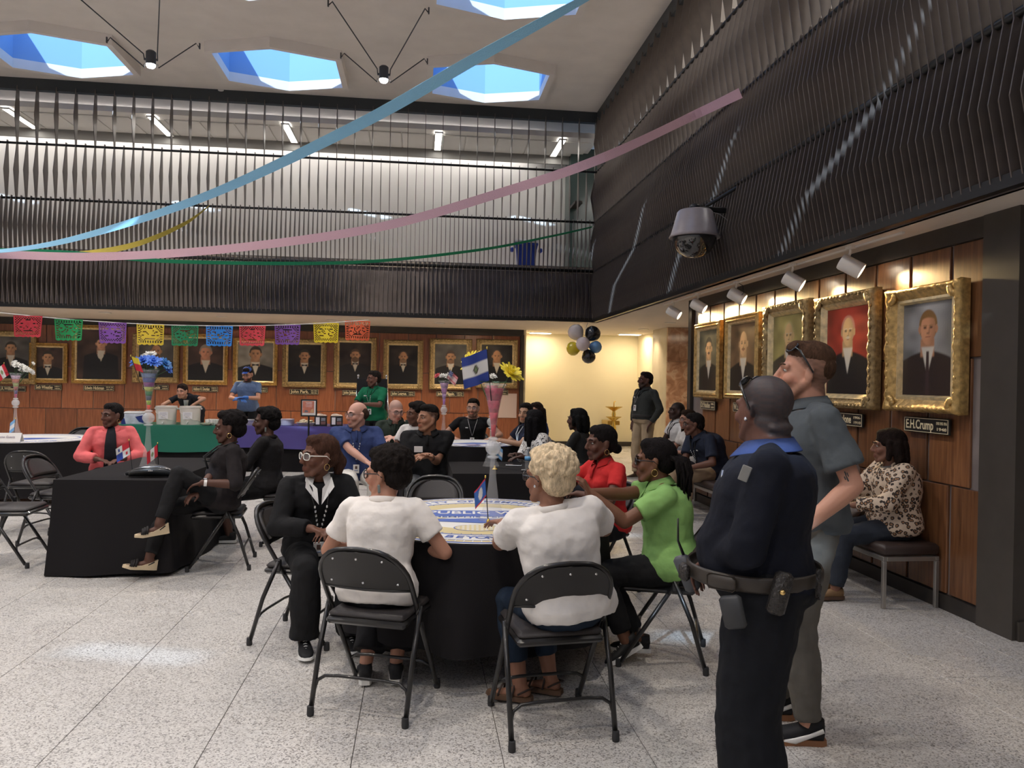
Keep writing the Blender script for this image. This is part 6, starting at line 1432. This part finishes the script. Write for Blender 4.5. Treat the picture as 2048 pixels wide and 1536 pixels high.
# --- near round table
L_, F_ = (-.18, 3.82), 74
person('person in a white tee seen from behind with curly dark hair and thick glasses', L_, F_, H=1.66, skin=(.42, .21, .14), hair='curly', hairc=(.012, .009, .008), hyaw=80, hpitch=-4, lean=14, side=-2, hipz=.52, vox=.0065,
       shirt=(.78, .74, .70), sleeve=.62, girth=1.06, loose=.020, pants=(.010, .010, .012), plen=.80, flare=1.5, glasses='thick', earring='slab', fem=True, bust=0, LF=(-.12, .17, .085), RF=(.03, .21, .085), LFD=(-.4, 1, 0), RFD=(-.3, 1, 0), shoec=(.02, .02, .022), solec=(.7, .69, .66), **lap(.26, .70, .12))
L_, F_ = (.70, 3.45), 122
person('woman with short curly blonde hair, glasses and a white tee', L_, F_, H=1.68, skin=(.26, .125, .08), hair='curly', vol=1.04, hairc=(.66, .52, .34), hyaw=24, lean=10, side=-6, twist=-30, vox=.0065,
       shirt=(.74, .71, .68), sleeve=.66, girth=1.16, loose=.026, fem=True, pants=(.012, .022, .040), plen=.72, glasses='thick', earring='stud', brow=(.12, .08, .05), LH=W2L(L_, F_, (.44, 3.93, .84)), LE=(-.8, -.3, -1), RH=W2L(L_, F_, (.86, 3.92, .80)), RE=(1, .2, -.6), LD=(0, 1, -.05),
       LF=(-.02, .32, .09), RF=(.16, .30, .09), LFD=(-.6, 1, 0), RFD=(-.5, 1, 0), shoes='sandal', shoec=(.05, .035, .03), solec=(.12, .07, .045))
L_, F_ = (-.62, 4.88), -76
p19 = person('woman in a black blazer with clear glasses and a swept-back auburn ponytail', L_, F_, H=1.70, skin=(.13, .056, .034), hair='swept', hairc=(.055, .026, .017), hyaw=-68, hpitch=2, lean=9, hipz=.50, vox=.0065, fem=True, girth=1.02,
       shirt=(.008, .008, .009), sleeve=1.88, loose=.024, cuff=1.1, pants=(.011, .011, .012), ploose=.022, flare=1.35, plen=.98, glasses='clear', earring='hoop', lanyard='dash', badgez=.22, collar=(.75, .74, .72), placket=False, topname='blazer', brow=(.02, .01, .008),
       LF=(-.16, .38, .085), RF=(.10, .40, .085), shoec=(.015, .015, .016), solec=(.72, .72, .70), shoex='lace', **lap(.36, .70, .06))
fm3 = Matrix((p19['Rt'], -p19['Fw'], p19['U'])).transposed()
mb = MB(); q_ = p19
for i in (-1, 1): mb.add([q_['sp'](.99)+q_['Rt']*i*.075+q_['Fw']*.055, q_['sp'](.90)+q_['Rt']*i*.085+q_['Fw']*.125, q_['sp'](.70)+q_['Rt']*i*.008+q_['Fw']*.172, q_['sp'](.88)+q_['Rt']*i*.015+q_['Fw']*.122], [(0, 1, 2, 3)])
mb.obj('shirt_front', cloth((.74, .73, .71), name='blouse'), p19['root'])
L_, F_ = (1.45, 4.22), 166
person('woman in a lime green polo with long braids and black sunglasses', L_, F_, H=1.68, skin=(.17, .075, .042), hair='braids', hairc=(.010, .008, .008), hyaw=-5, lean=10, vox=.0065, fem=True, girth=1.16, belly=.03,
       shirt=(.26, .48, .15), sleeve=.66, loose=.018, collar=True, pants=(.010, .010, .011), plen=.86, glasses='sun', earring='hoop', LH=W2L(L_, F_, (.93, 4.08, .97)), RH=W2L(L_, F_, (.95, 4.22, .95)), LE=(-.3, .2, -1), RE=(.3, .2, -1), LD=(.1, .5, .8), RD=(-.1, .4, .8), curl=1.1,
       LF=(-.10, .26, .13), RF=(.04, .18, .10), LFD=(-.15, .85, -.5), LFU=(0, .5, .85), shoec=(.02, .02, .02), solec=(.78, .77, .74), shoex='lace')
L_, F_ = (1.37, 5.42), 202
person('woman in a red polo with a low bun and hoop earrings, beyond the blonde woman', L_, F_, H=1.68, skin=(.105, .046, .030), hair='bun', hairc=(.010, .008, .008), hyaw=-8, lean=6, fem=True, vox=.0075, shirt=(.54, .028, .028), collar=True, earring='hoop', pants=(.012, .012, .014), sleeve=.6, **lap(.34, .80, .1))
# --- left rectangular table
L_, F_ = (-1.60, 6.52), 202
person('woman in a sheer black lace top with legs crossed, wedge sandals and a white watch', L_, F_, H=1.70, skin=(.095, .042, .028), hair='afro', vol=.93, hairc=(.010, .008, .008), hyaw=-12, hpitch=-3, lean=-9, fem=True, vox=.0075, slouch=.04, girth=1.05, shirt=(.016, .013, .014), sleeve=1.05, loose=.02, earring='hoop', lanyard='red',
       LH=PW(L_, F_, 405, 965, 6.22), RH=PW(L_, F_, 396, 985, 6.30), LE=(-.6, -.3, -1), RE=(.6, -.3, -1), LD=(.5, .8, -.3), RD=(-.5, .8, -.3), watch=0, watchm=M_card,
       LF=PW(L_, F_, 318, 1048, 6.12), LK=(.1, .3, 1.2), RF=PW(L_, F_, 298, 1118, 6.20), RK=(0, .6, .6), LFD=(0, 1, -.10), RFD=(0, 1, .15), LFU=(0, .1, 1), RFU=(0, -.1, 1),
       pants=(.011, .011, .012), ploose=.008, plen=.90, shoes='wedge', shoec=(.02, .018, .018), solec=(.56, .45, .30))
L_, F_ = (-1.43, 7.52), 176
person('woman in a plain black dress with drop earrings, seated behind the woman in lace', L_, F_, H=1.68, skin=(.085, .04, .028), hair='afro', vol=.92, hairc=(.009, .008, .008), hyaw=12, lean=-2, fem=True, girth=1.15, shirt=(.012, .011, .012), sleeve=1.1, earring='slab', pants=(.010, .010, .011), plen=.30, ploose=.03, bottomname='skirt', RF=(.1, .36, .085), LF=(-.08, .30, .085), shoec=(.02, .02, .02), **lap(.30, .72))
L_, F_ = (-3.18, 8.50), -72
p1 = person('woman in a coral pink jacket with short black hair, behind the left black table', L_, F_, H=1.68, skin=(.115, .052, .036), hair='short', hairc=(.012, .010, .010), hyaw=-48, lean=5, fem=True, girth=1.10, bust=.8, vox=.0085, shirt=(.74, .155, .16), sleeve=1.8, loose=.026, collar=True, placket=False, earring='hoop', topname='jacket', pants=(.015, .015, .02), **lap(.26, .70, .1))
mb = MB(); q_ = p1
mb.tube([q_['sp'](1.0)+q_['Fw']*.055, q_['sp'](.86)+q_['Fw']*.135, q_['sp'](.64)+q_['Fw']*.215, q_['sp'](.4)+q_['Fw']*.185, q_['sp'](.12)+q_['Fw']*.19], [(.03, .008), (.045, .012), (.055, .02), (.06, .02), (.065, .02)], 10, up=q_['Rt']).obj('inner_top', cloth((.015, .015, .02), name='inner top'), p1['root'], smooth=True)
# --- middle group
L_, F_ = (.10, 7.92), -92
person('man in a black polo with a white name sticker and wristwatch, hands clasped', L_, F_, H=1.80, skin=(.33, .165, .10), hair='fade', buzz=(.03, .02, .018), hairc=(.012, .010, .009), hyaw=-52, hpitch=3, lean=7, girth=1.22, belly=.05, facew=1.12, jowl=True, vox=.0085, shirt=(.010, .010, .011), sleeve=.72, collar=True, tag=1, loose=.02, pants=(.10, .105, .11),
       LH=PW(L_, F_, 862, 915, 7.50), RH=PW(L_, F_, 838, 912, 7.52), LE=(.3, -.3, -1.2), RE=(.4, -.3, -1.2), LD=(.8, .5, .15), RD=(-.6, .6, .3), watch=0)
L_, F_ = (-.66, 8.42), -84
person('man in a royal blue polo and white trousers with glasses and a lanyard', L_, F_, H=1.80, skin=PINK, hair='fringe', hairc=(.06, .035, .025), hyaw=-55, lean=6, girth=1.26, belly=.07, jowl=True, vox=.0085, shirt=(.035, .055, .155), sleeve=.72, loose=.02, collar=True, glasses='thin', beard=.45, beardc=(.18, .09, .06), lanyard='dash', badgez=.28,
       pants=(.66, .64, .60), LH=PW(L_, F_, 752, 932, 8.0), RH=PW(L_, F_, 742, 932, 8.0), LE=(-1, -.4, -.6), RE=(1, -.4, -.6), LD=(.6, .7, -.3), RD=(-.6, .7, -.3), LF=(-.2, .46, .085), RF=(.04, .46, .085), shoec=(.02, .02, .02))
L_, F_ = (-.27, 10.05), -96
person('smiling man with shaved grey hair and glasses in a dark green polo, looking down', L_, F_, H=1.78, skin=PINK, hair=None, buzz=(.26, .20, .17), buzzf=.5, hyaw=30, hpitch=-16, lean=10, girth=1.18, vox=.010, facew=1.08, jowl=True, shirt=(.022, .032, .024), collar=True, glasses='thin', lanyard='black', pants=(.05, .05, .06), **lap(.34, .84, .04))
person('person with dark hair and a white collar hidden behind the man in the black polo', (-.01, 9.35), -110, H=1.72, skin=BRN, hair='afro', vol=.98, hyaw=-40, lean=4, fem=True, vox=.012, shirt=(.60, .58, .56), pants=(.03, .03, .04), **LAP)
L_, F_ = (.79, 11.15), -97
person('man in a black tee with a white lanyard and glasses behind the far round table', L_, F_, H=1.76, skin=(.46, .25, .17), hair='shortf', hairc=(.015, .011, .009), hyaw=-8, lean=4, girth=1.12, vox=.010, shirt=(.008, .008, .009), sleeve=.6, glasses='thin', beard=.7, beardc=(.025, .018, .014), lanyard='white', badgez=.42, logo=1, pants=(.03, .03, .04), LH=(-.25, .26, .74), RH=(.24, .26, .74), LE=(-1, -.4, -.4), RE=(1, -.4, -.4))
L_, F_ = (1.42, 9.90), -165
person('man in a navy polo with straight black hair, right of the red vase', L_, F_, H=1.72, skin=(.42, .24, .15), hair='short', hairc=(.014, .012, .012), hyaw=42, lean=2, girth=1.06, vox=.010, shirt=(.012, .014, .028), collar=True, lanyard='white', pants=(.03, .03, .04), LH=(-.1, .40, .80), RH=(.12, .36, .80), sleeve=.7)
person('woman with long wavy dark hair seated behind the man in the navy polo', (1.68, 10.6), -160, H=1.70, skin=(.36, .19, .12), hair='long', hairc=(.02, .013, .01), hyaw=30, fem=True, vox=.012, shirt=(.03, .06, .20), pants=(.03, .03, .04), **LAP)
L_, F_ = (1.30, 8.15), -168
person('woman with long straight black hair in a black and white patterned blouse', L_, F_, H=1.68, skin=DBR, hair='long', hairc=(.007, .006, .007), hyaw=-70, lean=6, fem=True, girth=1.1, vox=.009, hlen=.36, shirt=ramp_mat('patterned blouse', [(.40, (.03, .03, .035)), (.47, (.62, .61, .58)), (.60, (.66, .64, .62))], 55, rough=.8, detail=2, dist=.8), sleeve=1.1, loose=.03, pants=(.02, .02, .02), LH=W2L(L_, F_, (1.04, 7.72, .80)), RH=W2L(L_, F_, (1.0, 7.95, .80)), LE=(-.6, 0, -1), LD=(0, 1, -.1))
person('woman with a smooth black bob seen from behind', (1.86, 8.65), 150, H=1.68, skin=DBR, hair='bob', hairc=(.006, .006, .006), lean=4, fem=True, vox=.011, shirt=(.02, .02, .02), pants=(.02, .02, .02), **LAP)
# --- right wall
L_, F_ = (3.50, 8.80), 190
person('man in a navy shirt and khaki trousers leaning forward on the far bench', L_, F_, H=1.78, skin=(.14, .062, .040), hair='short', hairc=(.012, .01, .01), hyaw=-20, lean=27, slouch=.08, girth=1.24, belly=.04, vox=.0085, shirt=(.020, .026, .045), collar=True, sleeve=.78, loose=.024, glasses='thin', lanyard='dash', badgez=.35, hipz=.53, logo=-1,
       pants=(.34, .25, .16), LH=PW(L_, F_, 1382, 935, 8.55), RH=PW(L_, F_, 1368, 935, 8.65), LE=(-.8, -.2, -.8), RE=(.8, -.2, -.8), LD=(.5, .6, -.5), RD=(-.5, .6, -.5), LF=(-.14, .44, .085), RF=(.16, .52, .085), shoec=(.12, .05, .028), solec=(.05, .03, .02))
person('woman half hidden between the navy-shirted man and the dark corner post', (3.52, 9.55), 192, H=1.66, skin=(.36, .19, .13), hair='long', hairc=(.03, .018, .012), fem=True, vox=.012, lean=8, shirt=(.60, .57, .53), glasses='thin', hipz=.53, pants=(.05, .05, .06), **LAP)
person('man in a white polo with a dark lanyard sitting past the corner post', (3.76, 10.75), 186, H=1.78, skin=(.055, .028, .021), hair=None, buzz=(.01, .008, .008), hpitch=8, lean=4, girth=1.15, vox=.011, shirt=(.66, .65, .63), collar=True, lanyard='black', pants=(.03, .03, .04), **LAP)
L_, F_ = (3.52, 5.34), 176
p27 = person('woman in a leopard print blouse and jeans seated on the near bench', L_, F_, H=1.66, skin=(.20, .095, .062), hair='bob', hairc=(.016, .010, .008), hyaw=-18, hlen=.19, vol=1.06, lean=3, fem=True, girth=1.16, belly=.03, vox=.0075, slouch=.05, hipz=.545,
       shirt=(.1, .1, .1), sleeve=1.85, loose=.03, topname='blouse', pants=(.028, .034, .046), plen=.93, LH=(-.06, .34, .70), RH=(.04, .36, .70), LE=(-1, -.4, -.5), RE=(1, -.4, -.5), LD=(.5, .8, 0), RD=(-.5, .8, 0), LF=(-.06, .46, .085), RF=(.13, .46, .085), shoes='flat', shoec=(.20, .12, .06), solec=(.1, .06, .04))
def leopard():
    M = bpy.data.materials.new('leopard print'); M.use_nodes = True; nt = M.node_tree; N = nt.nodes; L = nt.links; b = N['Principled BSDF']; b.inputs['Roughness'].default_value = .75
    tc = N.new('ShaderNodeTexCoord'); ns = N.new('ShaderNodeTexNoise'); ns.inputs['Scale'].default_value = 30; L.new(tc.outputs['Object'], ns.inputs['Vector'])
    mx = N.new('ShaderNodeMix'); mx.data_type = 'VECTOR'; mx.inputs['Factor'].default_value = .02; L.new(tc.outputs['Object'], mx.inputs['A']); L.new(ns.outputs['Color'], mx.inputs['B'])
    v = N.new('ShaderNodeTexVoronoi'); v.inputs['Scale'].default_value = 34; L.new(mx.outputs['Result'], v.inputs['Vector'])
    r = N.new('ShaderNodeValToRGB'); r.color_ramp.interpolation = 'LINEAR'; el = r.color_ramp.elements; el[0].position = .0; el[0].color = (.34, .19, .10, 1); el[1].position = 1; el[1].color = (.62, .50, .38, 1)
    for p, c in ((.26, (.30, .16, .08)), (.30, (.02, .012, .01)), (.46, (.02, .012, .01)), (.52, (.60, .47, .35))): e = el.new(p); e.color = c+(1,)
    L.new(v.outputs['Distance'], r.inputs[0]); L.new(r.outputs[0], b.inputs['Base Color']); return M
p27['shirt'].data.materials[0] = leopard()
person('person in a white top seated behind the grey-shirted man on the near bench', (3.50, 6.15), 186, H=1.66, skin=(.09, .045, .032), hair='short', hairc=(.012, .01, .01), fem=True, girth=1.3, vox=.010, slouch=.05, hipz=.545, shirt=(.66, .63, .60), sleeve=1.6, loose=.03, pants=(.035, .045, .065), **LAP)
L_, F_ = (3.66, 12.2), -158
person('standing man in a dark grey long-sleeved polo and khaki trousers in the cream hall', L_, F_, sit=False, H=1.82, skin=(.11, .05, .034), hair='short', hairc=(.012, .01, .01), hyaw=-12, hpitch=6, lean=-2, girth=1.20, belly=.05, vox=.009, shirt=(.040, .044, .042), sleeve=1.92, tuck=True, collar=True, beard=.85, lanyard='dash', badgez=.45, logo=1, belt=True,
       pants=(.40, .31, .20), LH=(-.23, .05, .93), RH=(.23, .05, .93), LE=(-1, -.6, 0), RE=(1, -.6, 0), LF=(-.14, 0, .085), RF=(.13, .05, .085), shoec=(.05, .03, .02))
# --- the two standing men
L_, F_ = (1.77, 3.30), 166
p26 = person('tall man in a grey short-sleeved shirt and grey trousers with a trimmed beard', L_, F_, sit=False, H=1.84, skin=(.56, .29, .20), hair='fade', buzz=(.11, .06, .04), buzzf=.85, hairc=(.075, .040, .024), hyaw=-8, hpitch=5, lean=1, girth=1.05, vox=.0060, brow=(.10, .06, .04), lip=(.46, .18, .14), beard=.55, beardc=(.17, .09, .055), glasses='onhead', slouch=.0,
       shirt=(.085, .098, .108), sleeve=.74, cuff=1.25, loose=.022, collar=True, pants=(.125, .115, .100), ploose=.018, plen=.96, LH=PW(L_, F_, 1612, 1052, 3.02), RH=(.16, .16, .98), LE=(-.15, -.7, -.6), RE=(1, -1, 0), LD=(.3, .8, -.5), armr=1.08,
       LF=(-.11, .02, .085), RF=(.13, .10, .085), shoec=(.02, .02, .022), solec=(.30, .14, .07), shoex='stripe')
# tattoo on the left upper arm
tm_ = MB(); E0, S0 = p26['EL'][0], p26['SH'][0]; ax_ = (E0-S0).normalized()
o0 = S0.lerp(E0, .86); sd_ = (Vector((-1, .55, 0))-ax_*ax_.dot(Vector((-1, .55, 0)))).normalized(); tt = sd_.cross(ax_)
for (a, b_, c_, d_) in ((0, 0, .02, .004), (.012, .0, .018, .006), (-.014, .002, .016, .005), (.004, -.016, .014, .005), (-.006, .016, .018, .004)):
    tm_.rbox(o0+ax_*a+tt*b_*.5+sd_*.0435, (c_, d_, .002), .0008, Matrix((ax_, tt, sd_)).transposed())
tm_.obj('tattoo', mat('blue grey ink', (.06, .075, .08), .6), p26['root'], kind='stuff')
L_, F_ = (1.20, 2.52), 152
p25 = person('police officer in a dark navy uniform with duty belt, seen from behind', L_, F_, sit=False, H=1.66, hipz=.90, skin=(.13, .058, .040), hair=None, buzz=(.030, .031, .036), buzzf=.95, hyaw=-38, hpitch=2, lean=0, girth=1.34, belly=.085, facew=1.12, jowl=True, neckroll=True, vox=.0060, slouch=.0, glasses='onhead', earring='stud', hscale=1.07,
       shirt=(.006, .0075, .014), sleeve=1.86, loose=.020, tuck=True, collar=(.035, .055, .15), placket=False, pants=(.007, .008, .011), ploose=.042, flare=1.2, plen=.98, LH=PW(L_, F_, 1425, 1112, 2.55), RH=PW(L_, F_, 1440, 1105, 2.85), LE=(-1, -.5, -.2), RE=(1, -.4, -.4), LD=(.25, .6, -.6), RD=(-.3, .6, -.5), curl=1.2,
       LF=(-.13, 0, .085), RF=(.15, .06, .085), shoes='boot', shoec=(.015, .015, .016), solec=(.02, .02, .02))
def officer_kit():
    r_ = p25['root']; P0, U, Rt, Fw = p25['P0'], p25['U'], p25['Rt'], p25['Fw']; X_, Y_ = Vector((1, 0, 0)), Vector((0, 1, 0))
    M_leather = mat('black basketweave leather', (.025, .022, .02), .38, bump=.8, bscale=90); M_belt = mat('brown black duty belt', (.035, .028, .022), .45)
    z = P0.z+.035; wx, wy, by = .240, .222, .045
    e = lambda a, k=1., dz=0.: Vector((wx*k*math.cos(R(a)), by+wy*k*math.sin(R(a)), z+dz))
    MB().tube([e(a) for a in range(0, 360, 10)], [(.026, .006)]*36, 8, up=(0, 0, 1), closed=True).obj('duty_belt', M_belt, r_, smooth=True)
    def pouch(a, dz, w, h_, d, nm, tilt=0, m_=M_leather, snap=False):
        n_ = Vector((math.cos(R(a)), math.sin(R(a)), 0)); t = Vector((-n_.y, n_.x, 0)); q = Matrix((t, n_, Vector((0, 0, 1)))).transposed() @ Matrix.Rotation(R(tilt), 3, 'Y')
        o = MB().rbox(e(a, 1.0, dz)+n_*(d/2+.012), (w, d, h_), .010, q).obj(nm, m_, r_, auto=50)
        if snap: MB().ell(e(a, 1., dz+.0)+n_*(d+.014)+Vector((0, 0, .008)), (.009, .009, .009), nu=10, nv=8).obj('snap', M_goldj, o, smooth=True)
        return o
    pouch(202, -.012, .055, .135, .040, 'belt_pouch', 14, snap=True)
    pouch(170, -.085, .072, .105, .028, 'phone_case', -14, mat('matte black case', (.03, .032, .035), .5)); pouch(160, .0, .10, .05, .014, 'belt_clip', 0, M_belt)
    pouch(120, -.005, .05, .06, .03, 'belt_pouch', 0); pouch(240, .0, .020, .10, .012, 'belt_keeper', 0)
    w = p25['WR'][0]; MB().rbox(w+Vector((.03, .09, -.075)), (.035, .055, .13), .010, Matrix.Rotation(R(-24), 3, 'X')).obj('radio_handset', M_lampm, r_, auto=50)
    MB().tube([w+Vector((.03, .10, -.02)), w+Vector((.01, .12, .04)), w+Vector((-.0, .12, .12))], [.006, .004, .003], 8).obj('antenna', M_black, r_, smooth=True)
    S0 = p25['SH'][0]; sd = Vector((-.92, .25, .18)).normalized()
    MB().rbox(S0+sd*.074+U*(-.03)+Y_*.05, (.006, .030, .05), .002, Matrix.Rotation(R(20), 3, 'X')).obj('shoulder_patch', mat('silver patch', (.20, .20, .19), .5), r_)
    MB().prism([(0, .035), (.025, .02), (.022, -.01), (0, -.035), (-.022, -.01), (-.025, .02)], 0, .006, frame_M(p25['sp'](.72)+Fw*.150-Rt*.07, Rt, U)).obj('badge', M_silver, r_)
officer_kit()
# --- the servers
L_, F_ = (-4.02, 14.55), -104
person('food server in a dark tee leaning over the green table with a white cup', L_, F_, sit=False, H=1.68, skin=(.55, .30, .21), hair='bun', hairc=(.03, .02, .018), lean=50, hpitch=-6, hyaw=4, fem=True, vox=.010, shirt=(.020, .022, .028), sleeve=.5, pants=(.02, .02, .025), LH=PW(L_, F_, 383, 812, 14.0), RH=PW(L_, F_, 322, 830, 14.0), LE=(-1, .4, 0), RE=(1, .4, -.2))
L_, F_ = (-3.19, 15.0), -98
p5 = person('server in a blue tee and blue baseball cap looking down at his blue-gloved hands', L_, F_, sit=False, H=1.81, skin=(.55, .29, .20), hair='short', hairc=(.02, .014, .012), hpitch=-22, lean=3, girth=1.10, vox=.009, beard=1., beardc=(.016, .012, .01), shirt=(.10, .15, .27), sleeve=.66, pants=(.012, .012, .015),
       LH=(-.05, .33, 1.17), RH=(.08, .31, 1.14), LE=(-1, -.4, -.6), RE=(1, -.4, -.6), LD=(.8, .5, 0), RD=(-.8, .4, 0))
def cap_():
    h, HR = p5['h'], p5['HR']; mc = cloth((.035, .085, .33), name='blue cap')
    m_ = MB(); m_.ell(h(0, -.020, .060), (.088, .104, .078), HR, 20, 12); m_.box(h(0, .095, .062), (.11, .07, .010), HR @ Matrix.Rotation(R(-2), 3, 'X'))
    me = blob(m_, .008, 3); me.materials.append(mc); link('baseball_cap', me, p5['root'])
    gm = cloth((.05, .16, .50), .35, name='blue nitrile glove')
    for i in range(2):
        g_ = MB(); d = Vector(((.8, .5, 0), (-.8, .4, 0))[i]); hand(g_, p5['WR'][i], d, Vector((0, 0, -1)), (-1, 1)[i], 1.18, .0115, .7); g_.cap(p5['WR'][i], .034, p5['WR'][i]+(p5['EL'][i]-p5['WR'][i]).normalized()*.06, .036)
        me = blob(g_, .008, 1); me.materials.append(gm); link('glove', me, p5['root'])
cap_()
L_, F_ = (-.72, 12.75), -112
person('standing woman in a green polo with a lanyard in front of the easel board', L_, F_, sit=False, H=1.76, skin=(.14, .065, .045), hair='short', hairc=(.018, .014, .012), hyaw=-38, lean=1, fem=True, girth=1.16, vox=.009, shirt=(.008, .13, .062), collar=True, sleeve=.82, earring='slab', lanyard='dash', badgez=.28, logo=1, pants=(.012, .012, .014),
       LH=PW(L_, F_, 728, 808, 12.45), RH=PW(L_, F_, 722, 808, 12.45), LE=(-1, -.5, -.5), RE=(1, -.5, -.5), LD=(.5, .5, -.6), RD=(-.5, .5, -.6))

cu_ = thing('foam_cup', 'white foam cup held by the server leaning over the green table', 'cup', atY(372, 812, 13.95)); MB().lathe([(.001, 0), (.03, 0), (.042, .10), (.044, .102), (.001, .09)], n=16).obj('cup', M_card0, cu_, smooth=True)
